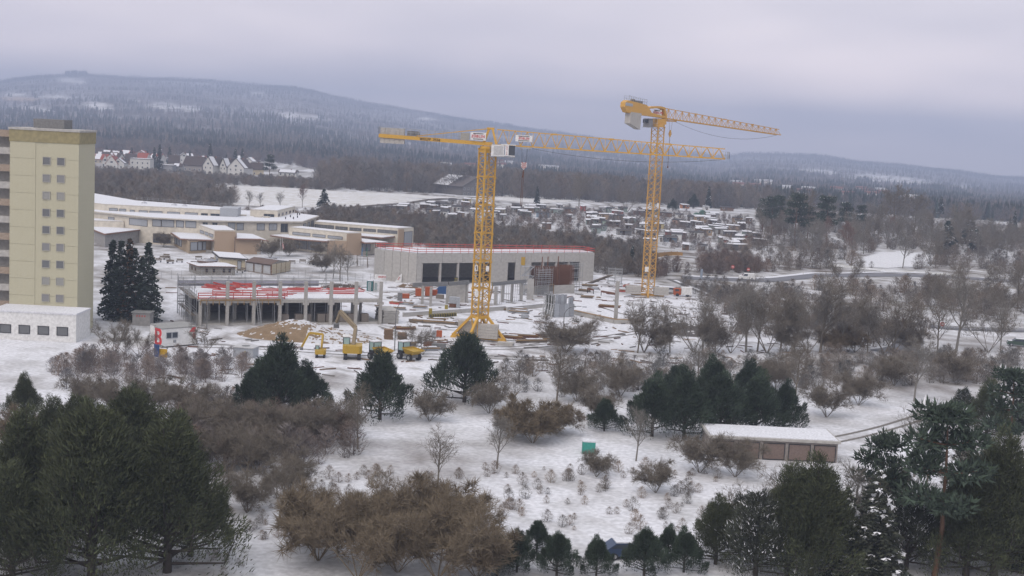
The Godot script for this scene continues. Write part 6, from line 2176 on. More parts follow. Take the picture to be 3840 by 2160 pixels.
# ---------------------------------------------------------------- school garden
func school_garden() -> void:
	# white pavilion with a curved double roof
	var a := Vector3(-71.8, 0, -300.49)
	var b := Vector3(-64.12, 0, -302.98)
	var c := Vector3(-75.65, 0, -306.31)
	var d := b + (c - a)
	var t := thing("garden_pavilion", "small white pavilion with arched openings and snowy stepped roof", "pavilion", (a + b) * 0.5)
	var poly := PackedVector2Array([Vector2(a.x, a.z), Vector2(b.x, b.z), Vector2(d.x, d.z), Vector2(c.x, c.z)])
	var mb := MB.new()
	mb.prism(poly, 0.0, 1.95)
	part(t, "wall", mb, mat("old_white", Color(0.60, 0.57, 0.52), 0.9, "rough", 0.25))
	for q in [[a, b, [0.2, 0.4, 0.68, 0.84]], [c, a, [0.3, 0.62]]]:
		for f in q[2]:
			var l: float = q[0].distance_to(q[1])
			windows(t, q[0], q[1], [[l * f - 0.28, l * f + 0.28, 0.65, 1.45]], M.dark, mat("door_brown", Color(0.16, 0.09, 0.05), 0.8, ""), "arch_window")  # dark panes stand in for the unlit interior behind the openings
	mb = MB.new()
	mb.prism(Geometry2D.offset_polygon(poly, 0.55)[0], 1.96, 2.12)
	part(t, "eave", mb, M.eave_brown)
	var m := (a + d) * 0.5
	mb = MB.new()
	var o: PackedVector2Array = Geometry2D.offset_polygon(poly, 0.5)[0]
	for i in o.size():
		var p := P3(o[i], 2.13)
		var q := P3(o[(i + 1) % o.size()], 2.13)
		mb.tri(q, p, m + Vector3.UP * 2.75) if Geometry2D.is_polygon_clockwise(o) == false else mb.tri(p, q, m + Vector3.UP * 2.75)
	part(t, "roof_snow", mb, M.snow)
	mb = MB.new()
	mb.tube(m + Vector3(-1.4, 2.55, -1.0), m + Vector3(-1.4, 2.9, -1.0), 2.3, 2.3, 18)
	part(t, "lantern_wall", mb, M.eave_brown)
	mb = MB.new()
	mb.tube(m + Vector3(-1.4, 2.9, -1.0), m + Vector3(-1.4, 3.3, -1.0), 2.5, 0.1, 18)
	part(t, "lantern_snow", mb, M.snow)
	# cream cabin with flat dark roof
	var k0 := Vector3(-70.47, 0, -316.34)
	var k1 := Vector3(-64.39, 0, -315.4)
	var kb := Vector3(-74.62, 0, -327.59)
	t = thing("flat_cabin", "cream garden cabin with overhanging flat dark roof and grey door", "cabin", (k0 + k1) * 0.5)
	poly = PackedVector2Array([Vector2(k0.x, k0.z), Vector2(k1.x, k1.z), Vector2(k1.x + kb.x - k0.x, k1.z + kb.z - k0.z), Vector2(kb.x, kb.z)])
	block(t, poly, 0.0, 2.4, mat("cabin_cream", Color(0.56, 0.49, 0.36), 0.85, "blotch", 0.2), 0.6, mat("roof_dark", Color(0.06, 0.055, 0.055), 0.8, "blotch", 0.2))
	windows(t, k0, k1, [[4.2, 5.2, 0.05, 2.05]], M.metal_grey, M.dark, "door")
	windows(t, kb, k0, [[2.5, 8.0, 0.9, 1.9]], M.glass, M.white_paint, "window", 3)
	# triple garage with brown pitched roof
	var g0 := Vector3(-63.69, 0, -312.38)
	var g1 := Vector3(-56.61, 0, -307.47)
	var g2 := Vector3(-53.79, 0, -316.38)
	var g3 := g0 + g2 - g1
	t = thing("triple_garage", "garage with three pale doors, panelled side and brown pitched roof", "garage", (g0 + g2) * 0.5)
	poly = PackedVector2Array([Vector2(g0.x, g0.z), Vector2(g1.x, g1.z), Vector2(g2.x, g2.z), Vector2(g3.x, g3.z)])
	mb = MB.new()
	mb.prism(poly, 0.0, 2.45)
	var r0 := g0.lerp(g3, 0.42) + Vector3.UP * 3.05
	var r1 := g1.lerp(g2, 0.42) + Vector3.UP * 3.05
	mb.tri(g1 + Vector3.UP * 2.45, g2 + Vector3.UP * 2.45, r1)
	mb.tri(g3 + Vector3.UP * 2.45, g0 + Vector3.UP * 2.45, r0)
	part(t, "wall", mb, M.old_white)
	var ov := (g0 - g3).normalized() * 0.35
	mb = MB.new()
	mb.quad(g0 + ov + Vector3.UP * 2.4, g1 + ov + Vector3.UP * 2.4, r1 + Vector3.UP * 0.08, r0 + Vector3.UP * 0.08)
	mb.quad(g1 + ov + Vector3.UP * 2.28, g0 + ov + Vector3.UP * 2.28, r0, r1)
	mb.quad(r0 + Vector3.UP * 0.08, r1 + Vector3.UP * 0.08, g2 - ov + Vector3.UP * 2.4, g3 - ov + Vector3.UP * 2.4)
	part(t, "roof", mb, mat("roof_brown", Color(0.20, 0.14, 0.115), 0.85, "grain", 0.5))
	mb = MB.new()
	mb.quad(r0 + Vector3.UP * 0.14, r1 + Vector3.UP * 0.14, g2 - ov + Vector3.UP * 2.46, g3 - ov + Vector3.UP * 2.46)
	part(t, "roof_snow", mb, M.snow)
	var gl := g0.distance_to(g1)
	for i in 3:
		windows(t, g0, g1, [[gl * (i / 3.0) + 0.15, gl * ((i + 1) / 3.0) - 0.15, 0.05, 2.2]], mat("garage_grey", Color(0.46, 0.47, 0.48), 0.6, "blotch", 0.3), mat("door_brown", Color(0.16, 0.09, 0.05), 0.8, ""), "garage_door")
	for i in 5:
		mb = MB.new()
		var p := g1.lerp(g2, i / 4.0)
		mb.box(p + Vector3(0.05, 1.25, 0.05), Vector3(0.16, 2.5, 0.16))
		part(t, "timber_post", mb, M.door_brown)
	for k in 7:
		mb = MB.new()
		mb.beam(g1 + Vector3(0.06, 0.3 + k * 0.33, 0.0), g2 + Vector3(0.06, 0.3 + k * 0.33, 0.0), 0.1, 0.29)
		part(t, "wall_plank", mb, M.cabin_cream)
	# flagpoles
	for q in [[Vector3(-61.16, 0, -343.96), 0, "bare white flagpole beside the striped flag"], [Vector3(-60.59, 0, -343.54), 1, "flagpole with hanging red and white striped flag"], [Vector3(-67.94, 0, -353.78), 2, "pole with hanging black red and gold flag at the brick wing"]]:
		t = thing("flagpole", q[2], "flagpole", q[0])
		mb = MB.new()
		mb.tube(q[0], q[0] + Vector3.UP * (5.6 if q[1] < 2 else 4.0), 0.06, 0.04, 6)
		part(t, "pole", mb, M.white_paint)
		if q[1]:
			var cols: Array = [[], [M.red_paint, M.white_paint, M.red_paint], [M.black_paint, M.red_paint, M.sign_yellow]][q[1]]
			for i in 3:
				mb = MB.new()
				mb.quad(q[0] + Vector3(0.1 + i * 0.14, 3.2 - i * 0.25, 0), q[0] + Vector3(0.26 + i * 0.14, 3.1 - i * 0.25, 0.06), q[0] + Vector3(0.2 + i * 0.12, 4.2 - i * 0.3, 0.05), q[0] + Vector3(0.06 + i * 0.1, 4.3 - i * 0.3, 0))
				part(t, "flag_stripe", mb, cols[i])
	# swing
	var s0 := Vector3(-40.04, 0, -335.86)
	var s1 := Vector3(-37.08, 0, -333.24)
	t = thing("garden_swing", "timber swing frame in the school playground", "swing", s0)
	for p in [s0, s1]:
		for s in [-0.9, 0.9]:
			mb = MB.new()
			mb.beam(p + Vector3(0.2, 0, s), p + Vector3(0, 2.7, 0), 0.13, 0.13)
			part(t, "leg", mb, M.wood_grey)
	mb = MB.new()
	mb.beam(s0 + Vector3.UP * 2.7, s1 + Vector3.UP * 2.7, 0.14, 0.14)
	part(t, "crossbar", mb, M.wood_grey)
	mb = MB.new()
	var sm := (s0 + s1) * 0.5
	for s in [-0.35, 0.35]:
		mb.beam(sm + Vector3(s, 2.7, 0), sm + Vector3(s, 0.5, 0), 0.03, 0.03)
	part(t, "chain", mb, M.dark)
	mb = MB.new()
	mb.box(sm + Vector3.UP * 0.45, Vector3(0.9, 0.08, 0.3))
	part(t, "swing_seat", mb, M.dark)
	for q in [[Vector3(-46.06, 0, -361.58), Color(0.5, 0.3, 0.03), "yellow painted post before the brick gable"], [Vector3(-41.65, 0, -360.94), Color(0.08, 0.22, 0.42), "blue painted post before the brick gable"], [Vector3(-40.41, 0, -361.59), Color(0.03, 0.16, 0.1), "green painted post before the classroom windows"]]:
		mb = MB.new()
		mb.tube(q[0], q[0] + Vector3.UP * 2.4, 0.11, 0.09, 7)
		one("painted_post", q[2], "post", q[0], mb, mat("post_" + str(q[1]), q[1], 0.7, ""))
	# benches, tables and toys half buried in snow
	for i in 26:
		var u: Vector3 = [Vector3(-62.59, 0, -310.71), Vector3(-85.43, 0, -327.58), Vector3(-54.85, 0, -338.02), Vector3(-81.45, 0, -324.64)][i % 4] + Vector3(rng.randf_range(-7, 7), 0, rng.randf_range(-6, 6))
		t = thing("garden_bench", "weathered wooden bench in the snowy school garden", "bench", u, "benches in the school garden")
		var bb := Basis(Vector3.UP, rng.randf_range(-0.6, 0.6))
		mb = MB.new()
		mb.box(u + Vector3.UP * 0.45, Vector3(1.7, 0.08, 0.45), bb)
		part(t, "seat", mb, M.wood_grey)
		mb = MB.new()
		mb.box(u + bb * Vector3(0, 0.75, -0.24), Vector3(1.7, 0.35, 0.06), bb)
		part(t, "backrest", mb, M.wood_grey)
		for s in [-0.7, 0.7]:
			mb = MB.new()
			mb.box(u + bb * Vector3(s, 0.2, 0), Vector3(0.1, 0.41, 0.4), bb)
			part(t, "leg", mb, M.dark)

# ---------------------------------------------------------------- fields and roads
func field(called: String, poly: PackedVector2Array, step: float, up: float, a: Color, b: Color, rows: float) -> void:
	var bb := Rect2(poly[0], Vector2.ZERO)
	for p in poly:
		bb = bb.expand(p)
	var mb := MB.new()
	var x := bb.position.x
	while x < bb.end.x:
		var z := bb.position.y
		while z < bb.end.y:
			if Geometry2D.is_point_in_polygon(Vector2(x, z), poly):
				var h := step * 0.5
				var n := hi_noise.get_noise_2d(x * 2.0, z * 2.0) + 0.6 * hi_noise.get_noise_2d((x + z * 0.3) * 0.3, (z - x * 0.25) * rows)
				mb.col = a.lerp(b, clampf(0.5 + n, 0.0, 1.0))
				mb.quad(Vector3(x - h, land(x - h, z + h) + up, z + h), Vector3(x + h, land(x + h, z + h) + up, z + h), Vector3(x + h, land(x + h, z - h) + up, z - h), Vector3(x - h, land(x - h, z - h) + up, z - h))
			z += step
		x += step
	structure(called, mb, M.ground)

func road(called: String, pts: Array, w: float, up: float, m: Material) -> void:
	var c := Curve3D.new()
	for i in pts.size():
		var t: Vector3 = (pts[mini(i + 1, pts.size() - 1)] - pts[maxi(i - 1, 0)]) * 0.17
		c.add_point(pts[i], -t, t)
	var l := c.get_baked_length()
	var mb := MB.new()
	var n := int(l / 3.0)
	var pa := Vector3.ZERO
	var pb := Vector3.ZERO
	for i in n + 1:
		var p := c.sample_baked(l * i / n)
		var q := c.sample_baked(minf(l, l * i / n + 0.5))
		var k := c.sample_baked(maxf(0.0, l * i / n - 0.5))
		var s := (q - k).normalized().cross(Vector3.UP) * w * 0.5
		var a := p - s + Vector3.UP * up
		var b := p + s + Vector3.UP * up
		if i:
			mb.quad(pa, pb, b, a)
		pa = a
		pb = b
	structure(called, mb, m)

func fields_and_roads() -> void:
	var s0 := Color(0.56, 0.54, 0.50)
	var s1 := Color(0.74, 0.745, 0.77)
	field("snow_field", PackedVector2Array([Vector2(-162.65, -602.3), Vector2(-177.76, -664.98), Vector2(-156.54, -690.44), Vector2(-138.04, -709.24), Vector2(-121, -709.32), Vector2(-103.15, -703.96), Vector2(-85.36, -695.9), Vector2(-73.95, -681.81), Vector2(-42.65, -647.29), Vector2(-55.9, -607.45), Vector2(-71.93, -560.76), Vector2(-85.6, -550.99), Vector2(-102.12, -540.56), Vector2(-134.08, -537.08)]), 2.5, 0.08, s0, s1, 3.0)
	field("far_snow_field", PackedVector2Array([Vector2(-89.42, -704), Vector2(-57.52, -714.95), Vector2(-44.42, -703.41), Vector2(-12.28, -736.33), Vector2(-6.91, -797.42), Vector2(10.59, -794.36), Vector2(33.96, -779.6), Vector2(28.92, -733.73), Vector2(12.34, -683.97), Vector2(-11.48, -694.73), Vector2(-39.32, -660.25), Vector2(-56.58, -662.08), Vector2(-78.5, -668.52)]), 2.5, 0.1, s0, s1, 2.0)
	field("snow_meadow", PackedVector2Array([Vector2(106.6, -416.97), Vector2(117.98, -442.34), Vector2(129.04, -465.86), Vector2(133.13, -466.85), Vector2(148.28, -470.13), Vector2(132.38, -419.67), Vector2(114.83, -404.7), Vector2(108.19, -404.66)]), 1.5, 0.1, Color(0.7, 0.71, 0.74), s1, 1.0)
	field("snow_verge", PackedVector2Array([Vector2(98.43, -411.22), Vector2(102.43, -408.27), Vector2(113.35, -399.33), Vector2(125.93, -397.66), Vector2(135.73, -397.73), Vector2(134, -392.53), Vector2(111.43, -392.37), Vector2(97.37, -400.98)]), 1.0, 0.1, Color(0.5, 0.49, 0.44), s1, 1.0)
	field("snow_slope", PackedVector2Array([Vector2(78.81, -429.84), Vector2(83.75, -429.88), Vector2(79.55, -406.73), Vector2(74.61, -404.23)]), 1.2, 0.1, Color(0.6, 0.6, 0.6), s1, 1.0)
	var asphalt: Material = M.asphalt
	road("main_road", [Vector3(44.92, 0, -347.02), Vector3(54.92, 0, -347.75), Vector3(65.96, 0, -350.16), Vector3(75.93, 0, -360.33), Vector3(85.48, 0, -370.64), Vector3(90.62, 0, -372.3), Vector3(108.77, 0, -382.68), Vector3(122.32, 0, -386.05), Vector3(140.79, 0, -384.63), Vector3(157.9, 0, -384.02)], 7.0, 0.12, asphalt)
	road("snowy_verge", [Vector3(45.42, 0, -351.05), Vector3(55.63, 0, -352.48), Vector3(66.95, 0, -355.65), Vector3(77.26, 0, -366.88), Vector3(87.2, 0, -378.36), Vector3(92.26, 0, -379.3), Vector3(111.04, 0, -390.9), Vector3(124.91, 0, -394.43)], 2.2, 0.16, M.snow)
	road("slip_road", [Vector3(42.28, 0, -342.09), Vector3(44.1, 0, -332.95), Vector3(48.72, 0, -308.84), Vector3(54.02, 0, -285.2), Vector3(61.34, 0, -262.54)], 4.5, 0.12, mat("wet_path", Color(0.15, 0.14, 0.135), 0.8, "blotch", 0.1))
	road("slip_verge", [Vector3(41.94, 0, -339.18), Vector3(43.71, 0, -329.82), Vector3(48.25, 0, -305.67), Vector3(53.41, 0, -281.81)], 1.0, 0.16, M.snow)
	road("lower_road", [Vector3(77.77, 0, -281.29), Vector3(82.62, 0, -279.99), Vector3(88.17, 0, -275.47), Vector3(96.37, 0, -274.5), Vector3(108.48, 0, -276.4), Vector3(116.06, 0, -276.9)], 5.5, 0.12, asphalt)
	road("turning_road", [Vector3(78.14, 0, -266.53), Vector3(78.97, 0, -262.52), Vector3(77.93, 0, -254.02), Vector3(75.08, 0, -246.4), Vector3(71.48, 0, -240.72), Vector3(67.44, 0, -236.85)], 5.0, 0.12, asphalt)
	road("garden_path", [Vector3(43.65, 0, -400.56), Vector3(48.37, 0, -409.09), Vector3(52.44, 0, -410.09), Vector3(60.18, 0, -407.36), Vector3(68.93, 0, -407.43), Vector3(76.09, 0, -413.33)], 1.6, 0.12, M.snow)
	road("farm_track", [Vector3(-71.82, 0, -559.91), Vector3(-60.38, 0, -589.28), Vector3(-51.06, 0, -611.22), Vector3(-42.13, 0, -651.19), Vector3(-34.11, 0, -669.55), Vector3(-11.67, 0, -704.96)], 4.0, 0.14, mat("track_earth", Color(0.13, 0.105, 0.085), 0.9, "grain", 0.2))
	var mud := mat("rutted_snow", Color(0.40, 0.37, 0.335), 0.9, "rough", 0.25)
	for q in [[Vector3(-23.84, 0, -237.14), Vector3(-14.35, 0, -226.38), Vector3(-4.91, 0, -220.83), Vector3(6.53, 0, -227.18), Vector3(24.73, 0, -248.52)], [Vector3(-23.15, 0, -235.12), Vector3(-13.72, 0, -223.97), Vector3(-4.4, 0, -218.53), Vector3(6.94, 0, -224.76), Vector3(25.01, 0, -245.97)], [Vector3(-51.71, 0, -209.01), Vector3(-39.1, 0, -210.29), Vector3(-26, 0, -209.1), Vector3(-8.98, 0, -211.65), Vector3(8.42, 0, -212.98)], [Vector3(-51.05, 0, -206.35), Vector3(-38.58, 0, -207.6), Vector3(-25.66, 0, -206.44), Vector3(-8.84, 0, -208.92), Vector3(8.34, 0, -210.22)], [Vector3(-24.65, 0, -276.56), Vector3(-20.36, 0, -294.67), Vector3(-17.31, 0, -303.6)], [Vector3(-23.92, 0, -274.67), Vector3(-19.52, 0, -293.04), Vector3(-16.49, 0, -302.39)], [Vector3(19.04, 0, -280.44), Vector3(23.92, 0, -269.96), Vector3(32.08, 0, -268.99)], [Vector3(25.82, 0, -154.52), Vector3(36.75, 0, -160.91), Vector3(49.92, 0, -172.75), Vector3(67.84, 0, -194.6)], [Vector3(25.38, 0, -151.59), Vector3(36.42, 0, -157.81), Vector3(49.86, 0, -169.93), Vector3(68.08, 0, -191.77)]]:
		road("wheel_track", q, 0.55, 0.03, mud)
	# guard rail on the lower road
	var t := thing("crash_barrier", "long steel crash barrier along the lower snowy road", "barrier", Vector3(95.44, 0, -271.73))
	var gp := [Vector3(81.99, 0, -277.76), Vector3(87.47, 0, -273.19), Vector3(95.56, 0, -272.1), Vector3(107.51, 0, -273.85)]
	for i in 3:
		var mb := MB.new()
		mb.beam(gp[i] + Vector3.UP * 0.65, gp[i + 1] + Vector3.UP * 0.65, 0.08, 0.32)
		part(t, "rail", mb, M.steel)
		for k in 8:
			mb = MB.new()
			var p: Vector3 = gp[i].lerp(gp[i + 1], k / 8.0)
			mb.beam(p, p + Vector3.UP * 0.7, 0.12, 0.12)
			part(t, "post", mb, M.steel)
	# orange boarded parapet of the garden bridge
	var bp := [Vector3(41.48, 0, -398.12), Vector3(43.81, 0, -401.09), Vector3(46.48, 0, -405.83), Vector3(49.07, 0, -409.46), Vector3(50.94, 0, -410.44), Vector3(52.61, 0, -409.73)]
	t = thing("bridge_parapet", "curving orange boarded parapet at the edge of the gardens", "parapet", bp[2])
	var og := mat("parapet_orange", Color(0.50, 0.29, 0.09), 0.8, "grain", 0.4)
	for i in 5:
		var n := 6
		for k in n:
			var mb := MB.new()
			var a: Vector3 = bp[i].lerp(bp[i + 1], float(k) / n)
			var b: Vector3 = bp[i].lerp(bp[i + 1], (k + 0.94) / n)
			mb.beam(a + Vector3.UP * 0.75, b + Vector3.UP * 0.75, 0.08, 1.45 - 0.1 * i)
			part(t, "board", mb, og)
		var mb := MB.new()
		mb.beam(bp[i], bp[i] + Vector3.UP * 1.6, 0.14, 0.14)
		part(t, "post", mb, M.wood)

# ---------------------------------------------------------------- traffic
func car(label: String, at: Vector3, turn: float, paint: Material, van := false, snowy := false) -> void:
	var t := thing("white_van" if van else "parked_car", label, "van" if van else "car", at)
	var b := Basis(Vector3.UP, turn)
	var prof := PackedVector2Array([Vector2(-2.1, 0.35), Vector2(2.1, 0.35), Vector2(2.15, 0.75), Vector2(1.95, 0.95), Vector2(1.2, 1.02), Vector2(0.55, 1.48), Vector2(-1.2, 1.5), Vector2(-1.85, 1.05), Vector2(-2.15, 0.95)])
	if van:
		prof = PackedVector2Array([Vector2(-2.1, 0.35), Vector2(2.1, 0.35), Vector2(2.15, 0.85), Vector2(1.95, 1.05), Vector2(1.3, 1.15), Vector2(0.75, 1.78), Vector2(-1.95, 1.85), Vector2(-2.12, 1.5)])
	var mb := MB.new()
	mb.prism(prof, -0.85, 0.85)
	place(mb, at, b)
	part(t, "body", mb, paint)
	var wn := PackedVector2Array([Vector2(0.95, 1.05), Vector2(0.5, 1.4), Vector2(-1.1, 1.42), Vector2(-1.65, 1.08)]) if not van else PackedVector2Array([Vector2(1.1, 1.15), Vector2(0.68, 1.65), Vector2(-0.1, 1.68), Vector2(-0.1, 1.15)])
	for s in [-0.86, 0.86]:
		mb = MB.new()
		mb.prism(wn, s - 0.015, s + 0.015)
		place(mb, at, b)
		part(t, "side_window", mb, M.glass)
	mb = MB.new()
	var f := Vector2(1.17, 1.06) if not van else Vector2(1.28, 1.18)
	var g := Vector2(0.62, 1.44) if not van else Vector2(0.8, 1.73)
	for q in [[f, g]]:
		mb.quad(at + b * Vector3(q[0].x + 0.03, q[0].y, 0.72), at + b * Vector3(q[0].x + 0.03, q[0].y, -0.72), at + b * Vector3(q[1].x + 0.03, q[1].y, -0.68), at + b * Vector3(q[1].x + 0.03, q[1].y, 0.68))
	part(t, "windscreen", mb, M.glass)
	for x in [-1.3, 1.35]:
		for s in [-1, 1]:
			mb = MB.new()
			mb.cyl(at + b * Vector3(x, 0.32, s * 0.68), at + b * Vector3(x, 0.32, s * 0.88), 0.32, 14)
			var w := part(t, "wheel", mb, M.black_paint)
			mb = MB.new()
			mb.cyl(at + b * Vector3(x, 0.32, s * 0.87), at + b * Vector3(x, 0.32, s * 0.9), 0.19, 10)
			part(t, "rim", mb, M.steel, w)
	for s in [-0.6, 0.6]:
		mb = MB.new()
		mb.box(at + b * Vector3(2.12, 0.75, s), Vector3(0.08, 0.16, 0.3), b)
		part(t, "headlight", mb, M.white_paint)
		mb = MB.new()
		mb.box(at + b * Vector3(-2.13, 0.85, s), Vector3(0.06, 0.18, 0.25), b)
		part(t, "tail_light", mb, M.red_paint)
	if snowy:
		mb = MB.new()
		mb.box(at + b * Vector3(-0.3, 1.53, 0), Vector3(1.7, 0.1, 1.4), b)
		part(t, "roof_snow", mb, M.snow)
		mb = MB.new()
		mb.box(at + b * Vector3(1.5, 1.02, 0), Vector3(0.8, 0.08, 1.4), b)
		part(t, "bonnet_snow", mb, M.snow)

func traffic() -> void:
	car("small white van driving on the road past the brown bank", Vector3(62.18, 0, -348.73) + Vector3.UP * 0.13, PI - 0.05, M.white_paint, true)
	car("snow covered pale car parked beside the rear crane", Vector3(37.29, 0, -310.79), 2.9, mat("car_silver", Color(0.4, 0.41, 0.42), 0.35, ""), false, true)
	car("dark blue car parked below the snowy evergreens", Vector3(11.24, 0, -112.69), 0.2, mat("car_blue", Color(0.03, 0.05, 0.10), 0.3, ""), false, true)
	car("dark green car behind the trees near the lower road", Vector3(98.59, 0, -253.2), 2.9, mat("car_green", Color(0.05, 0.08, 0.06), 0.35, ""), false, true)
	# small site truck with orange front
	var p := Vector3(39.78, 0, -306.02)
	var t := thing("site_truck", "small pale site truck with orange front beside the snow covered car", "truck", p)
	var mb := MB.new()
	mb.box(p + Vector3(0.9, 1.35, -0.3), Vector3(2.4, 1.7, 1.9))
	part(t, "box_body", mb, M.white_paint)
	mb = MB.new()
	mb.box(p + Vector3(-1.2, 1.1, -0.3), Vector3(1.6, 1.5, 1.8))
	var cb := part(t, "cab", mb, M.skip_orange)
	mb = MB.new()
	mb.box(p + Vector3(-1.3, 1.5, 0.61), Vector3(0.9, 0.5, 0.04))
	part(t, "side_window", mb, M.glass, cb)
	for x in [-1.2, 1.2]:
		mb = MB.new()
		mb.cyl(p + Vector3(x, 0.4, 0.4), p + Vector3(x, 0.4, 0.65), 0.4, 12)
		part(t, "wheel", mb, M.black_paint)
	# road signs and the slab-like pylon
	for q in [[Vector3(60.08, 0, -359.6), "red and white round road sign on the brown bank"], [Vector3(63.47, 0, -354.62), "red road sign standing above the white van"], [Vector3(79.48, 0, -264.28), "red road sign at the turning road"], [Vector3(86.58, 0, -262.38), "red and white road sign between the bare roadside trees"]]:
		t = thing("road_sign", q[1], "sign", q[0])
		mb = MB.new()
		mb.tube(q[0], q[0] + Vector3.UP * 2.2, 0.04, 0.04, 5)
		part(t, "post", mb, M.steel)
		mb = MB.new()
		mb.cyl(q[0] + Vector3(0, 2.4, 0.03), q[0] + Vector3(0, 2.4, 0.08), 0.45, 16)
		var f := part(t, "sign_face", mb, M.red_paint)
		mb = MB.new()
		mb.box(q[0] + Vector3(0, 2.4, 0.09), Vector3(0.55, 0.16, 0.03))
		part(t, "bar", mb, M.white_paint, f)
	var py := Vector3(48.47, 0, -337.43)
	t = thing("direction_pylon", "tall grey blue roadside panel on posts above the slip road", "pylon", py)
	mb = MB.new()
	mb.box(py + Vector3(0, 2.3, 0), Vector3(0.62, 2.4, 0.12), Basis(Vector3.UP, 0.3))
	part(t, "panel", mb, mat("pylon_blue", Color(0.30, 0.35, 0.42), 0.6, "blotch", 0.3))
	for x in [-0.2, 0.2]:
		mb = MB.new()
		mb.beam(py + Vector3(x, 0, 0), py + Vector3(x, 1.2, 0), 0.08, 0.08)
		part(t, "post", mb, M.steel)
	var mk := [Vector3(53.03, 0, -350.69), Vector3(71.03, 0, -358.79), Vector3(81.65, 0, -369.66), Vector3(93.91, 0, -380.57), Vector3(86.91, 0, -272.22), Vector3(94.82, 0, -275.44), Vector3(95.45, 0, -271.19), Vector3(103.11, 0, -271.52)]
	for p2 in mk:
		mb = MB.new()
		mb.beam(p2, p2 + Vector3.UP * 1.0, 0.14, 0.1)
		mb.box(p2 + Vector3.UP * 0.8, Vector3(0.16, 0.16, 0.12))
		one("marker_post", "white roadside marker post at the edge of the road", "post", p2, mb, M.white_paint, "roadside marker posts")

# ---------------------------------------------------------------- gardens
func hut(at: Vector3, w: float, h: float, c: Color, word: String, label: String, group: String, r: RandomNumberGenerator) -> void:
	var t := thing("garden_hut", label, "hut", at, group)
	var b := Basis(Vector3.UP, r.randf_range(-0.25, 0.15))
	var d := r.randf_range(2.6, 4.2)
	var wall := mat("hut_" + word.replace(" ", "_"), c, 0.85, "blotch", 0.3)
	var mb := MB.new()
	mb.box(at + b * Vector3(0, h * 0.5, -d * 0.5), Vector3(w, h, d), b)
	part(t, "wall", mb, wall)
	mb = MB.new()
	var tl := b * Basis(Vector3.BACK, r.randf_range(-0.05, 0.05)) * Basis(Vector3.RIGHT, r.randf_range(0.02, 0.12))
	mb.box(at + b * Vector3(0, h + 0.12, -d * 0.5), Vector3(w * 1.12, 0.14, d * 1.15), tl)
	var rf := part(t, "roof", mb, M.roof_dark)
	if r.randf() < 0.62:
		mb = MB.new()
		mb.box(at + b * Vector3(0, h + 0.23, -d * 0.5), Vector3(w * 1.08, 0.1, d * r.randf_range(0.8, 1.1)), tl)
		part(t, "roof_snow", mb, M.snow, rf)
	var fl := at + b * Vector3(-w * 0.5, 0, 0.01)
	var fr := at + b * Vector3(w * 0.5, 0, 0.01)
	var dx := r.randf_range(0.1, 0.55) * w
	windows(t, fl, fr, [[dx, dx + minf(0.85, w * 0.3), 0.05, h * 0.82]], mat("hut_door", Color(0.10, 0.075, 0.055), 0.8, ""), M.dark, "door")
	var wx := fmod(dx + w * 0.45, w * 0.7)
	windows(t, fl, fr, [[wx + 0.1, wx + 0.1 + minf(1.0, w * 0.28), h * 0.45, h * 0.8]], M.glass, M.white_paint, "window")
	if r.randf() < 0.3:
		mb = MB.new()
		for s in [-0.48, 0.48]:
			mb.beam(at + b * Vector3(s * w, 0, 1.5), at + b * Vector3(s * w, h * 0.95, 1.5), 0.1, 0.1)
		mb.box(at + b * Vector3(0, h * 0.97, 0.8), Vector3(w, 0.08, 1.6), b)
		part(t, "porch", mb, M.wood_grey)

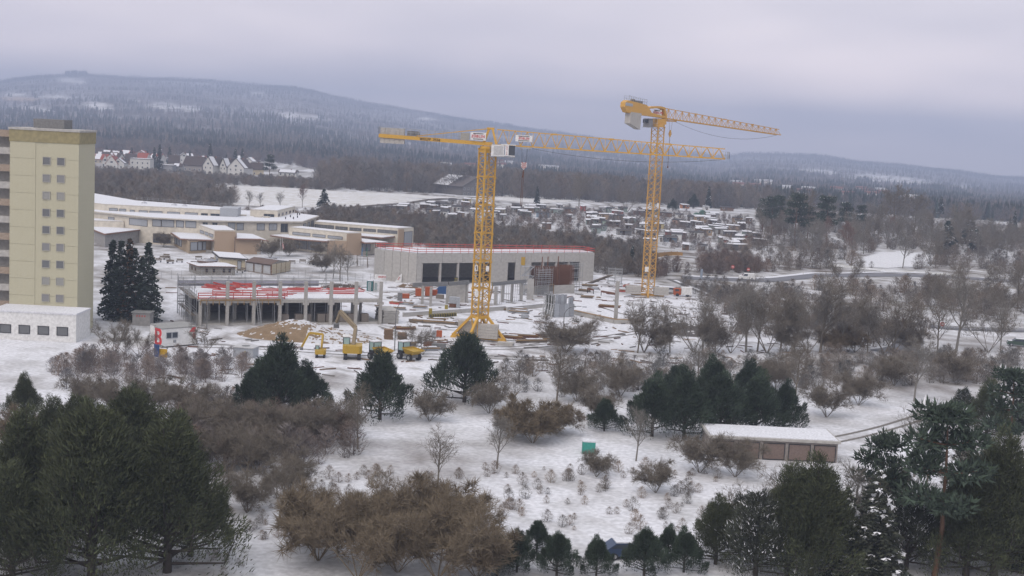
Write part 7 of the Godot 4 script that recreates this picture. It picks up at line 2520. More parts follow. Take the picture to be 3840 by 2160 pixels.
func gardens() -> void:
	var r := RandomNumberGenerator.new()
	r.seed = 99
	var P := {"red": Color(0.55, 0.06, 0.06), "beige": Color(0.45, 0.38, 0.28), "tan": Color(0.36, 0.26, 0.17), "mint": Color(0.42, 0.52, 0.46), "brick red": Color(0.27, 0.09, 0.07), "brown": Color(0.17, 0.11, 0.08), "peach": Color(0.5, 0.33, 0.26), "white": Color(0.66, 0.66, 0.65), "pale blue": Color(0.25, 0.35, 0.45), "grey green": Color(0.25, 0.3, 0.28), "dark grey": Color(0.11, 0.11, 0.12), "grey": Color(0.32, 0.32, 0.32), "orange": Color(0.5, 0.22, 0.1), "yellow": Color(0.56, 0.47, 0.25), "cream": Color(0.58, 0.52, 0.4), "teal": Color(0.18, 0.32, 0.32)}
	var list := [
		[Vector3(31.71, 0, -618.73), 2.23, 2.31, "red"], [Vector3(31.91, 0, -554.74), 3.86, 2.07, "beige"], [Vector3(38.65, 0, -568.38), 5.74, 2.27, "tan"], [Vector3(37.56, 0, -528.39), 4.59, 2.11, "mint"], [Vector3(46.26, 0, -599.74), 5.09, 1.6, "brick red"], [Vector3(57.24, 0, -613.21), 4.93, 1.31, "brick red"], [Vector3(69.05, 0, -607.45), 5.66, 1.62, "brown"], [Vector3(68.25, 0, -555.59), 4.21, 2.07, "peach"], [Vector3(82.46, 0, -593.84), 4.93, 1.9, "white"], [Vector3(67.73, 0, -490.31), 5.14, 2.04, "white"], [Vector3(59, 0, -481.8), 7.22, 2.18, "brick red"], [Vector3(51.1, 0, -462.03), 1.58, 0.99, "white"], [Vector3(54.84, 0, -462.8), 4.65, 1.6, "pale blue"], [Vector3(81.19, 0, -527.75), 7.5, 2.11, "grey green"], [Vector3(75.36, 0, -460.54), 4.34, 1.35, "brick red"], [Vector3(87.13, 0, -487.97), 3.79, 1.17, "brick red"], [Vector3(79.55, 0, -465.76), 4.68, 1.49, "dark grey"], [Vector3(92.27, 0, -502.15), 3.32, 1.47, "grey"], [Vector3(88.18, 0, -688.13), 4.1, 1.28, "orange"], [Vector3(98.16, 0, -681.43), 3.08, 1.53, "white"], [Vector3(46.57, 0, -488.39), 3.6, 0.91, "white"], [Vector3(51.13, 0, -526.25), 1.8, 1.4, "white"], [Vector3(57.58, 0, -528.72), 3.65, 1.83, "yellow"], [Vector3(98.7, 0, -578.93), 4.2, 1.7, "white"], [Vector3(56.28, 0, -432.56), 2.11, 1.15, "brown"], [Vector3(109.31, 0, -684.67), 6.7, 1.1, "brown"], [Vector3(74.29, 0, -442.5), 7.55, 1.06, "dark grey"], [Vector3(40.39, 0, -484.5), 5.18, 1.42, "grey"], [Vector3(89.44, 0, -540.56), 5.17, 1.44, "tan"],
		[Vector3(-56.98, 0, -535.97), 4.05, 1.94, "white"], [Vector3(-50.75, 0, -552.19), 5.32, 1.67, "brown"], [Vector3(-39.89, 0, -577.01), 4.23, 1.59, "brown"], [Vector3(-34.83, 0, -602.71), 5.19, 1.82, "grey green"], [Vector3(-24.38, 0, -640.12), 3.46, 1.82, "yellow"], [Vector3(-30.38, 0, -625.03), 3.61, 1.4, "grey"], [Vector3(-35.72, 0, -572.33), 3.52, 1.09, "grey green"], [Vector3(-23.08, 0, -574.67), 3.84, 1.98, "grey"], [Vector3(-6.96, 0, -568.08), 4.12, 2.06, "cream"], [Vector3(-0.27, 0, -585.09), 4.03, 2.02, "grey"], [Vector3(4.3, 0, -561.87), 4.63, 1.36, "teal"], [Vector3(11.32, 0, -559.92), 5.15, 2.03, "pale blue"], [Vector3(18.13, 0, -587.79), 5.97, 2.03, "grey green"], [Vector3(24.43, 0, -596.74), 5.31, 2.16, "brown"], [Vector3(44.11, 0, -624.94), 5.14, 1.89, "white"], [Vector3(6.36, 0, -611.3), 4.52, 1.79, "white"], [Vector3(31.74, 0, -550.51), 3.96, 1.99, "beige"], [Vector3(-16.55, 0, -588.13), 3.96, 1.52, "tan"], [Vector3(-30.23, 0, -564.94), 4.2, 1.46, "peach"], [Vector3(-35.29, 0, -545.82), 4.03, 1.41, "dark grey"]]
	var count := {}
	for q in list:
		count[q[3]] = count.get(q[3], 0) + 1
	for q in list:
		var only: bool = count[q[3]] == 1
		hut(q[0], q[1], maxf(1.9, q[2]), P[q[3]], q[3], "%s garden hut with flat roof %s" % [q[3], "among the snowy plots" if only else "in the snowy garden plots"], "" if only else q[3] + " garden huts", r)
	var area: PackedVector2Array = garden_area
	var names := ["brown", "grey", "white", "dark grey", "tan", "grey green"]
	for i in 105:
		var p := inside(area, r)
		var k: String = names[r.randi() % 6]
		hut(Vector3(p.x, 0, p.y), r.randf_range(2.4, 4.6), r.randf_range(1.9, 2.4), P[k], k, "%s garden hut with flat roof in the snowy garden plots" % k, k + " garden huts", r)
	# green tarpaulin tents
	for q in [[Vector3(86.03, 0, -625.37), 3.4, 1.6], [Vector3(89.81, 0, -633.38), 3.4, 2.6], [Vector3(92.35, 0, -625.16), 3.0, 2.0]]:
		var t := thing("garden_tent", "green tarpaulin tent in the garden plots", "tent", q[0], "green tarpaulin tents")
		var mb := MB.new()
		var n := 9
		var pv := []
		for i in n + 1:
			var a := PI * i / n
			pv.append(Vector3(-cos(a) * q[1] * 0.5, sin(a) * q[2], 0))
		for i in n:
			mb.quad(q[0] + pv[i + 1], q[0] + pv[i], q[0] + pv[i] + Vector3(0, 0, -4), q[0] + pv[i + 1] + Vector3(0, 0, -4))
			mb.tri(q[0] + pv[i + 1], q[0] + pv[i], q[0])
		part(t, "cover", mb, mat("tent_green", Color(0.09, 0.19, 0.13), 0.7, "grain", 0.4))
		mb = MB.new()
		mb.box(q[0] + Vector3(0, 0.5, 0.03), Vector3(0.8, 1.0, 0.04))
		part(t, "door_flap", mb, M.teal)
	# snow lying on the plots and paths
	var mb := MB.new()
	for i in 420:
		var p := inside(area, r)
		var a := r.randf_range(-0.4, 0.4)
		mb.box(Vector3(p.x, 0.08 + r.randf() * 0.1, p.y), Vector3(r.randf_range(0.5, 3.2), 0.16, r.randf_range(0.3, 1.6)), Basis(Vector3.UP, a))
	var sn := one("plot_snow", "", "", Vector3(20, 0, -500), mb, M.snow)
	tag(sn, "patches of snow lying on garden beds and paths", "snow", "", "stuff")
	thicket("garden_shrubs", area, 900, 1.2, 3.4, Color(0.15, 0.122, 0.108), "small bare shrubs and fruit bushes between the garden huts", 31, 0.5)

# ---------------------------------------------------------------- houses
func house(at: Vector3, w: float, h: float, rise: float, deep: float, turn: float, wall: Color, roof: Color, label: String, gable: bool, snowy := 0.5, group := "") -> void:
	var o := Vector3(at.x, land(at.x, at.z) - 0.3, at.z)
	var t := thing("village_house", label, "house", o, group)
	var b := Basis(Vector3.UP, turn)
	var hw := w * 0.5
	var hd := deep * 0.5
	var wm := mat("house_%s" % str(wall), wall, 0.85, "blotch", 0.1)
	var rm := mat("roof_%s" % str(roof), roof, 0.85, "grain", 0.3)
	var mb := MB.new()
	mb.box(o + Vector3.UP * h * 0.5, Vector3(w, h, deep), b)
	var c := [Vector3(-hw, h, hd), Vector3(hw, h, hd), Vector3(hw, h, -hd), Vector3(-hw, h, -hd)]
	var r0 := Vector3(0, h + rise, hd) if gable else Vector3(-hw, h + rise, 0)
	var r1 := Vector3(0, h + rise, -hd) if gable else Vector3(hw, h + rise, 0)
	if gable:
		mb.tri(o + b * c[0], o + b * c[1], o + b * r0)
		mb.tri(o + b * c[2], o + b * c[3], o + b * r1)
	else:
		mb.tri(o + b * c[3], o + b * c[0], o + b * r0)
		mb.tri(o + b * c[1], o + b * c[2], o + b * r1)
	part(t, "wall", mb, wm)
	if rise < 0.5:
		mb = MB.new()
		mb.box(o + Vector3.UP * (h + 0.15), Vector3(w + 0.5, 0.3, deep + 0.5), b)
		var fr := part(t, "roof", mb, rm)
		mb = MB.new()
		mb.box(o + Vector3.UP * (h + 0.35), Vector3(w + 0.3, 0.15, deep + 0.3), b)
		part(t, "roof_snow", mb, M.snow, fr)
	else:
		var e := 1.12
		var lo := -0.12 * rise
		var sides := [[c[0], c[3], r1, r0], [c[2], c[1], r0, r1]] if gable else [[c[1], c[0], r0, r1], [c[3], c[2], r1, r0]]
		for s in sides:
			mb = MB.new()
			var q := []
			for k in 4:
				var p: Vector3 = s[k]
				if k < 2:
					p = Vector3(p.x * (e if gable else 1.06), p.y + lo, p.z * (1.06 if gable else e))
				else:
					p = Vector3(p.x * 1.06, p.y, p.z * 1.06)
				q.append(o + b * p)
			var up := Vector3.UP * 0.25
			mb.quad(q[1] + up, q[0] + up, q[3] + up, q[2] + up)
			mb.quad(q[0], q[1], q[2], q[3])
			mb.quad(q[0], q[0] + up, q[1] + up, q[1])
			mb.quad(q[1], q[1] + up, q[2] + up, q[2])
			mb.quad(q[3], q[3] + up, q[0] + up, q[0])
			var rp := part(t, "roof", mb, rm)
			if snowy > 0.3:
				mb = MB.new()
				var s2 := Vector3.UP * 0.3
				var f := snowy
				mb.quad(q[1].lerp(q[0], 0.06) + s2, q[0].lerp(q[1], 1.0 - f) + s2, q[3].lerp(q[2], 1.0 - f) + s2, q[2].lerp(q[3], 0.06) + s2)
				part(t, "roof_snow", mb, M.snow, rp)
		mb = MB.new()
		mb.box(o + b * Vector3(w * 0.15, h + rise, 0), Vector3(0.7, 1.3, 0.7), b)
		part(t, "chimney", mb, mat("chimney", Color(0.2, 0.12, 0.1), 0.9, ""))
	var nf := maxi(1, int(h / 2.8))
	var nw := maxi(2, int(w / 2.8))
	var a := o + b * Vector3(-hw, 0, hd + 0.02)
	var z := o + b * Vector3(hw, 0, hd + 0.02)
	for f in nf:
		var rects := []
		for i in nw:
			var x := w * (i + 0.5) / nw
			rects.append([x - 0.55, x + 0.55, o.y + f * 2.8 + 0.9, o.y + f * 2.8 + 2.2])
		windows(t, Vector3(a.x, 0, a.z), Vector3(z.x, 0, z.z), rects, M.glass, M.white_paint)
	if gable and rise > 2.0:
		windows(t, Vector3(a.x, 0, a.z), Vector3(z.x, 0, z.z), [[hw - 0.9, hw + 0.9, o.y + h + 0.2, o.y + h + 1.5]], M.glass, M.white_paint, "gable_window", 2)

func hs(u0: float, u1: float) -> float:
	return absf(u1 - u0)

func houses() -> void:
	var W := Color(0.60, 0.59, 0.56)
	var rb := Color(0.10, 0.075, 0.065)
	var rr := Color(0.42, 0.11, 0.07)
	house(Vector3(-263.21, 3.64, -860), 7.57, 3.6, 4.6, 10, 0.1, W, rr, "chalet house with dark timber gable and red roof edge", true, 0.2)
	house(Vector3(-247.31, 4.07, -870), 13.22, 6.8, 0.3, 9, 0, W, rb, "modern white flat roofed house with long balcony", true, 1)
	house(Vector3(-271.76, 11.39, -960), 7.68, 3.6, 4.4, 10, -0.1, W, rr, "house with bright red tiled roof above the village", false, 0)
	house(Vector3(-224.16, 4.35, -850), 6.8, 4.2, 0.3, 9, 0, Color(0.3, 0.3, 0.31), rb, "low grey flat roofed house beside the dark conifer", true, 1)
	house(Vector3(-220.45, 4.29, -860), 5.85, 3.6, 1.6, 9, 0.1, Color(0.36, 0.35, 0.34), rb, "small grey house with shallow dark roof", false, 0.6)
	house(Vector3(-214.35, 4.58, -880), 13.02, 4.6, 5.2, 11, -0.15, Color(0.33, 0.30, 0.28), rb, "broad dark roofed house with white skylights", false, 0.15)
	house(Vector3(-194.98, 4.95, -850), 8.16, 6.2, 5, 12, -0.5, W, rb, "white gabled house with sloping dark roof and balcony", true, 0.4)
	house(Vector3(-185.48, 5.43, -850), 5.44, 5.6, 5, 12, -0.5, W, rb, "narrow white gabled house between two larger ones", true, 0.4)
	house(Vector3(-176.07, 5.16, -840), 11.09, 6, 5.4, 12, -0.3, W, rb, "large white gabled house with two balconies", true, 0.4)
	house(Vector3(-171.64, 5.95, -870), 8, 4.4, 3.8, 10, 0.3, Color(0.55, 0.47, 0.33), rb, "beige house at the end of the village row", false, 0.3)
	house(Vector3(-100.81, 4, -800), 8, 7, 4, 11, -0.2, Color(0.62, 0.55, 0.40), Color(0.22, 0.10, 0.07), "cream villa with steep russet roof among bare trees", false, 0)
	house(Vector3(-274.77, 2.59, -880), 3.87, 4, 4, 9, 0.3, W, rr, "half hidden gabled house at the village edge", true, 0.3)
	house(Vector3(-241.65, 6.79, -930), 7.44, 4, 4.5, 10, 0.2, Color(0.3, 0.27, 0.25), rb, "dark house behind the grey flat roofed one", false, 0.2)
	house(Vector3(-310.22, 10.7, -1000), 6.4, 4, 3.6, 9, 0.1, W, rb, "white house high on the wooded slope", false, 0.8)
	house(Vector3(-272.07, 5.25, -930), 7.44, 4, 4, 10, 0.2, Color(0.35, 0.25, 0.2), rb, "brown roofed house behind the modern white one", false, 0.2)
	house(Vector3(-152.43, 7.92, -880), 11.97, 2.8, 1.5, 9, 0, W, rb, "long low house with snowy roof beside pines", false, 0.9)
	house(Vector3(-293.12, 6.82, -950), 10.64, 4, 3.8, 10, 0.1, Color(0.4, 0.33, 0.3), rb, "wide brown roofed house on the village slope", false, 0.3)
	house(Vector3(-306.1, 12.81, -1010), 8.08, 3.6, 3.4, 9, 0.2, W, rb, "small house near the top of the village", false, 0.7)
	var vr := RandomNumberGenerator.new()
	vr.seed = 17
	for i in 26:
		var d := vr.randf_range(860, 1080)
		var a := vr.randf_range(-0.335, -0.185)
		house(Vector3(a * d, 0, -d), vr.randf_range(7, 10), vr.randf_range(3.2, 4.6), vr.randf_range(2.6, 4.0), 9.0, vr.randf_range(-0.6, 0.6), [W, Color(0.5, 0.44, 0.36), Color(0.34, 0.3, 0.28)][i % 3], rb if i % 5 else rr, ["small white house among the village trees", "small beige house among the village trees", "small grey brown house among the village trees"][i % 3], i % 2 == 0, vr.randf_range(0.1, 0.8), ["small white village houses", "small beige village houses", "small grey village houses"][i % 3])
	# barn beyond the fields
	house(Vector3(-31.97, 0.35, -765), 21.0, 6.0, 5.0, 26.0, 0.75, Color(0.16, 0.15, 0.145), Color(0.17, 0.15, 0.145), "long dark barn with half snow covered roof beyond the fields", true, 0.55)
	# white apartment block far off in the valley
	var p := Vector3(205.74, -27.94, -1450)
	var o := Vector3(p.x, land(p.x, p.z), p.z)
	var t := thing("apartment_block", "white stepped apartment block far off among the valley trees", "building", o)
	var wm := mat("far_white", Color(0.72, 0.70, 0.66), 0.8, "")
	var top := -16
	var mb := MB.new()
	mb.box(Vector3(o.x, (top + o.y) * 0.5 - 2.0, o.z), Vector3(17.0, top - o.y - 4.0, 14.0))
	part(t, "wall", mb, wm)
	mb = MB.new()
	mb.box(Vector3(o.x, top - 2.0, o.z), Vector3(19.0, 4.0, 15.0))
	part(t, "upper_storey", mb, wm)
	for f in 7:
		var rects := []
		for i in 6:
			rects.append([0.8 + i * 2.8, 2.6 + i * 2.8, top - 3.0 - f * 3.0, top - 1.4 - f * 3.0])
		windows(t, Vector3(o.x - 8.5, 0, o.z + 7.6), Vector3(o.x + 8.5, 0, o.z + 7.6), rects, mat("far_pane", Color(0.12, 0.12, 0.13), 0.4, ""), wm)
		mb = MB.new()
		mb.box(Vector3(o.x - 1.0, top - 3.4 - f * 3.0, o.z + 8.2), Vector3(15.0, 0.9, 1.2))
		part(t, "balcony", mb, wm)
	# scattered far roofs in the valley
	var r := RandomNumberGenerator.new()
	r.seed = 5
	for i in 26:
		var d := r.randf_range(1000, 1700)
		var a := r.randf_range(0.155, 0.30) if i < 18 else r.randf_range(-0.06, 0.05)
		var q := Vector3(a * d, 0, -d)
		q.y = land(q.x, q.z)
		var v := thing("valley_house", "small white house with snowy roof far off in the hazy valley", "house", q, "far houses in the valley")
		mb = MB.new()
		mb.box(q + Vector3.UP * 4.5, Vector3(10, 9, 9))
		part(v, "wall", mb, wm)
		mb = MB.new()
		mb.box(q + Vector3.UP * 10.0, Vector3(11, 2.2, 8), Basis(Vector3.UP, 0.2))
		part(v, "roof", mb, M.snow if i % 2 else mat("far_roof", Color(0.24, 0.12, 0.1), 0.9, ""))

var garden_area: PackedVector2Array = PackedVector2Array([Vector2(-61.47, -529.97), Vector2(-36.89, -617.9), Vector2(8.06, -614.25), Vector2(33.99, -635.82), Vector2(65.63, -630.72), Vector2(98.39, -636.55), Vector2(107.4, -573.08), Vector2(88.52, -464.62), Vector2(58.3, -427.91), Vector2(47.51, -441.28), Vector2(30.38, -468.9), Vector2(-3.25, -504.19), Vector2(-44.08, -503.83)])

# ---------------------------------------------------------------- planting
func planting() -> void:
	var r := RandomNumberGenerator.new()
	r.seed = 123
	var brown := Color(0.148, 0.129, 0.112)
	thicket("thicket", PackedVector2Array([Vector2(-75, -420), Vector2(-58, -404), Vector2(-27, -400), Vector2(-22, -354), Vector2(22, -347), Vector2(36, -342), Vector2(40, -380), Vector2(43, -404), Vector2(25, -438), Vector2(0, -462), Vector2(-30, -490), Vector2(-58, -512), Vector2(-75, -500)]), 1250, 3.0, 6.0, brown, "dense brown leafless thicket between the school, the hall and the gardens", 41)
	thicket("thicket", PackedVector2Array([Vector2(-200, -480), Vector2(-130, -440), Vector2(-108, -470), Vector2(-118, -560), Vector2(-150, -640), Vector2(-260, -690)]), 800, 4.0, 8.0, brown, "brown leafless copse behind the school beside the snow field", 42)
	thicket("thicket", PackedVector2Array([Vector2(-122, -436), Vector2(-60, -428), Vector2(-45, -470), Vector2(-60, -515), Vector2(-110, -490)]), 260, 1.8, 4.4, Color(0.175, 0.148, 0.132), "low snowy shrubs on the bank behind the school", 43)
	thicket("woodland", PackedVector2Array([Vector2(-270, -700), Vector2(-100, -705), Vector2(-100, -770), Vector2(-160, -775), Vector2(-300, -775)]), 800, 3.2, 5.5, brown, "bare woodland belt below the village houses", 44)
	thicket("woodland", PackedVector2Array([Vector2(-110, -708), Vector2(-60, -748), Vector2(-20, -752), Vector2(60, -772), Vector2(160, -800), Vector2(160, -1000), Vector2(-130, -1000)]), 1300, 9.0, 16.0, brown, "bare woodland belt beyond the snow fields", 45, 0.45)
	thicket("woodland", PackedVector2Array([Vector2(-330, -1120), Vector2(-190, -1100), Vector2(-120, -960), Vector2(-120, -1200), Vector2(-450, -1200)]), 500, 6.0, 10.0, Color(0.14, 0.12, 0.115), "bare woodland rising behind the village houses", 55, 0.45)
	var meadow: PackedVector2Array = PackedVector2Array([Vector2(105.35, -414.66), Vector2(131.02, -473.17), Vector2(134.9, -473.2), Vector2(150.74, -475.57), Vector2(131.59, -416), Vector2(113.84, -401.1)])
	var lawn: PackedVector2Array = PackedVector2Array([Vector2(78.98, -434.81), Vector2(85.32, -434.44), Vector2(79.76, -405.18), Vector2(73.56, -402.06)])
	var rd: PackedVector2Array = PackedVector2Array([Vector2(42.13, -360.08), Vector2(56.79, -360.17), Vector2(79.75, -379.13), Vector2(95.75, -394.09), Vector2(114.88, -404.82), Vector2(149.01, -402.61), Vector2(137.17, -369.85), Vector2(116.55, -367.33), Vector2(86.34, -354.15), Vector2(63.61, -337.14), Vector2(39.07, -332.36)])
	thicket("thicket", PackedVector2Array([Vector2(62, -374), Vector2(78, -362), Vector2(140, -366), Vector2(190, -390), Vector2(240, -440), Vector2(260, -660), Vector2(120, -660), Vector2(80, -540), Vector2(72, -470), Vector2(66, -430)]), 1250, 2.2, 6.0, brown, "brown leafless thicket around the snowy meadow and garden edge", 46, 0.5, [meadow, lawn, rd, garden_area])
	thicket("thicket", PackedVector2Array([Vector2(80, -300), Vector2(100, -285), Vector2(150, -292), Vector2(180, -350), Vector2(110, -346), Vector2(76, -336)]), 240, 2.4, 5.5, Color(0.158, 0.134, 0.112), "tall brown thicket between the two roads", 47, 0.5, [rd])
	thicket("thicket", PackedVector2Array([Vector2(40, -330), Vector2(70, -326), Vector2(84, -262), Vector2(66, -240), Vector2(45, -250)]), 300, 1.6, 4.0, brown, "thin bare shrubs scattered on the snowy bank by the slip road", 48, 0.5, [rd])
	thicket("thicket", PackedVector2Array([Vector2(36, -342), Vector2(58, -352), Vector2(80, -366), Vector2(62, -400), Vector2(46, -402), Vector2(40, -380)]), 420, 2.2, 5.0, Color(0.155, 0.118, 0.10), "reddish brown thicket on the bank behind the rear crane", 49, 0.5, [rd, PackedVector2Array([Vector2(39, -407), Vector2(58, -414), Vector2(52, -364), Vector2(40, -364)])])
	thicket("hedge", PackedVector2Array([Vector2(-2.26, -198.39), Vector2(7.62, -204.54), Vector2(34.29, -215.7), Vector2(71.59, -230.33), Vector2(92.1, -236.3), Vector2(83.45, -213.2), Vector2(49.47, -196.29), Vector2(18.35, -184.06), Vector2(-0.77, -179.28)]), 300, 1.6, 3.6, Color(0.165, 0.147, 0.13), "grey brown leafless hedges along the lane below the building yard", 61, 0.55)
	thicket("hedge", PackedVector2Array([Vector2(-67.28, -191.62), Vector2(-39.82, -197.93), Vector2(-36.4, -181.35), Vector2(-45.75, -174.65), Vector2(-59.13, -168.52)]), 120, 1.6, 3.2, Color(0.175, 0.15, 0.14), "grey leafless hedge below the lettered container", 62, 0.55)
	thicket("hedge", PackedVector2Array([Vector2(-42.51, -166.32), Vector2(-19.69, -159.97), Vector2(-16.11, -142.8), Vector2(-25.53, -132.59), Vector2(-34.14, -135.72)]), 170, 2.0, 4.0, Color(0.16, 0.13, 0.115), "brown leafless hedges between the dark evergreens", 63, 0.55)
	thicket("hedge", PackedVector2Array([Vector2(-30.96, -134.71), Vector2(-20.76, -133.51), Vector2(-2.81, -140.28), Vector2(23.97, -145.56), Vector2(22.55, -122.97), Vector2(8.93, -118.24), Vector2(0.04, -122.99), Vector2(-1.01, -137.32), Vector2(-18.51, -119.77), Vector2(-19.65, -103.16), Vector2(-23.38, -102.6)]), 170, 0.5, 1.6, Color(0.19, 0.16, 0.135), "low dry stalks and shrubs poking through the snowy lawn", 64, 0.55)
	# spruces beside the tower
	for q in [[Vector3(-70.23, 0, -230.07), "spruce0", 1.2], [Vector3(-68.55, 0, -229.44), "spruce1", 1.2], [Vector3(-66.32, 0, -229.61), "spruce2", 1.1], [Vector3(-63.75, 0, -229.31), "spruce1", 1.2], [Vector3(-65.68, 0, -232.28), "spruce0", 0.95]]:
		var o := set_plant(q[1], q[0], "tall dark spruce in the row beside the concrete frame", "spruce", "row of tall spruces", -1.0, q[2])
	set_plant("spruce_brown", Vector3(-67.04, 0, -229.36), "tall spruce with browned needles in the dark spruce row", "spruce", "", -1.0, 1.24)
	plants["fir"] = spruce(97, 9.0, 4.0, Color(0.028, 0.045, 0.036), 0.03)
	plants["fir"].set_meta("base_name", "fir_tree")
	set_plant("fir", Vector3(-77.97, 0, -534.79), "broad dark fir standing alone before the snow field", "fir")
	# trees and bushes around the school
	for q in [[Vector3(-145.03, 0, -554.24), 8], [Vector3(-133.99, 0, -541.79), 9], [Vector3(-112.59, 0, -522.35), 7.5], [Vector3(-106.3, 0, -524.37), 7], [Vector3(-102.78, 0, -530.65), 6], [Vector3(-94.79, 0, -530.72), 6.5], [Vector3(-124.78, 0, -535.66), 6], [Vector3(-95.58, 0, -357.94), 4.2], [Vector3(-60.23, 0, -351.18), 4.5], [Vector3(-63.66, 0, -343.95), 5], [Vector3(-41.8, 0, -305.44), 8.2], [Vector3(-39.75, 0, -302.3), 7.5], [Vector3(-38.26, 0, -304.98), 6.5], [Vector3(-53.23, 0, -357.68), 3.5], [Vector3(-45.83, 0, -318.56), 5], [Vector3(-23.74, 0, -403.56), 6]]:
		set_plant("tree%d" % (r.randi() % 5) if q[1] > 5.5 else "bush1", q[0], "leafless tree growing around the school buildings" if q[1] > 5.5 else "leafless bush in the school garden", "tree" if q[1] > 5.5 else "bush", "trees around the school" if q[1] > 5.5 else "bushes in the school garden", -1.0, q[1] / (10.0 if q[1] > 5.5 else 5.0))
	set_plant("birch0", Vector3(-88.01, 0, -543.13), "reddish leafless birch beside the broad dark fir", "birch", "", -1.0, 0.85)
	# front row below the site: shrubs, yews and bare trees
	for q in [[Vector3(-59.27, 0, -194.84), 6.5], [Vector3(-55.41, 0, -195.36), 4.6], [Vector3(-46.6, 0, -197.95), 5.2], [Vector3(-58.3, 0, -197.61), 4], [Vector3(-15.43, 0, -210.41), 5], [Vector3(-13.82, 0, -210.22), 4.4]]:
		set_plant("clump%d" % (r.randi() % 3), q[0], "leafless many stemmed tree in front of the site containers and machines", "tree", "leafless trees in front of the containers", -1.0, q[1] / 8.0)
	set_plant("bush0", Vector3(9.6, 0, -219.15), "wide leafless bush with dark branches before the front crane yard", "bush", "", 0.4, 1.0).scale = Vector3(1.5, 1.05, 1.5)
	for q in [["clump0", Vector3(23.18, 0, -223.55), 11], ["tree1", Vector3(21.97, 0, -222.36), 8], ["clump1", Vector3(32.01, 0, -226.2), 10.5], ["tree2", Vector3(33.51, 0, -225.82), 9], ["clump2", Vector3(36, 0, -226.57), 10], ["tree0", Vector3(41.65, 0, -229.1), 11.5], ["clump0", Vector3(45.4, 0, -229.38), 12], ["tree3", Vector3(47.83, 0, -230.11), 10], ["clump1", Vector3(53.03, 0, -231.66), 11], ["tree4", Vector3(55.7, 0, -233.32), 11], ["tree1", Vector3(55.49, 0, -232.83), 12], ["tree2", Vector3(59.28, 0, -233.54), 9], ["clump2", Vector3(68.11, 0, -236.61), 13], ["clump0", Vector3(70.01, 0, -237.62), 12.5], ["tree3", Vector3(78.5, 0, -239.29), 8], ["tree0", Vector3(82.46, 0, -240.92), 12.5], ["clump1", Vector3(89.33, 0, -243.42), 9], ["tree4", Vector3(91.87, 0, -244.19), 8], ["tree1", Vector3(27.74, 0, -224.51), 6], ["clump2", Vector3(38.67, 0, -227.36), 8], ["tree3", Vector3(43.91, 0, -230.63), 9], ["tree0", Vector3(50.76, 0, -231.84), 9.5], ["clump1", Vector3(62.34, 0, -235.32), 9], ["tree4", Vector3(64.63, 0, -235.14), 8], ["tree1", Vector3(74.57, 0, -238.55), 7], ["bush1", Vector3(72.8, 0, -237.58), 5], ["bush1", Vector3(25.68, 0, -223.48), 5], ["bush1", Vector3(35.04, 0, -226.69), 5], ["bush1", Vector3(49.29, 0, -230.97), 5], ["bush2", Vector3(57.94, 0, -233.99), 5], ["bush2", Vector3(61.31, 0, -235.88), 5]]:
		var k: String = q[0]
		var bush := k.begins_with("bush")
		set_plant(k, q[1], "leafless bush at the foot of the roadside trees" if bush else "tall leafless tree in the belt before the rear crane and roads", "bush" if bush else "tree", "bushes under the roadside trees" if bush else "roadside belt of leafless trees", -1.0, q[2] / (5.0 if bush else 9.0))
	# belt trees behind and to the right, in leafless brown
	for i in 70:
		var a := r.randf()
		var p := Vector3(lerpf(30, 225, a) + r.randf_range(-10, 10), 0, lerpf(-610, -480, a) + r.randf_range(-40, 30))
		if p.x > 80.0 and r.randf() < 0.6:
			p.z += 40.0
		if Geometry2D.is_point_in_polygon(Vector2(p.x, p.z), garden_area):
			continue
		set_plant(["tree0", "tree1", "tree2", "oak0", "clump1"][r.randi() % 5], p, "leafless tree in the tall belt behind the garden plots", "tree", "leafless belt behind the gardens", -1.0, r.randf_range(0.9, 1.5))
	for i in 34:
		var p := Vector3(r.randf_range(88, 190), 0, r.randf_range(-470, -372))
		if Geometry2D.is_point_in_polygon(Vector2(p.x, p.z), meadow) or Geometry2D.is_point_in_polygon(Vector2(p.x, p.z), rd) or p.x > 138.0 and p.z > -455.0:
			continue
		set_plant(["tree0", "tree3", "tree2", "tree4", "clump0"][r.randi() % 5], p, "leafless tree around the snowy meadow", "tree", "leafless trees round the meadow", -1.0, r.randf_range(0.8, 1.3))
	for i in 15:
		var p := Vector3(r.randf_range(84, 160), 0, r.randf_range(-345, -292))
		set_plant(["tree1", "tree3", "clump2", "clump0"][r.randi() % 4], p, "leafless tree in the brown thicket between the roads", "tree", "leafless trees between the roads", -1.0, r.randf_range(0.8, 1.25))
	set_plant("oak0", Vector3(31.49, 0, -663.1), "great spreading leafless oak at the corner of the fields", "tree", "", -1.0, 0.95)
	set_plant("tree0", Vector3(120.61, 0, -407.48), "leafless round crowned tree alone on the snowy meadow", "tree", "", -1.0, 1.1)
	set_plant("birch0", Vector3(105.16, 0, -414.57), "large spreading birch at the meadow path", "birch", "", -1.0, 1.15)
	for q in [Vector3(106.39, 0, -524.97), Vector3(145.5, 0, -508.29), Vector3(110.61, 0, -470.3)]:
		set_plant("birch0", q, "pale trunked birch among the pines", "birch", "birches among the pines", -1.0, r.randf_range(0.8, 1.0))
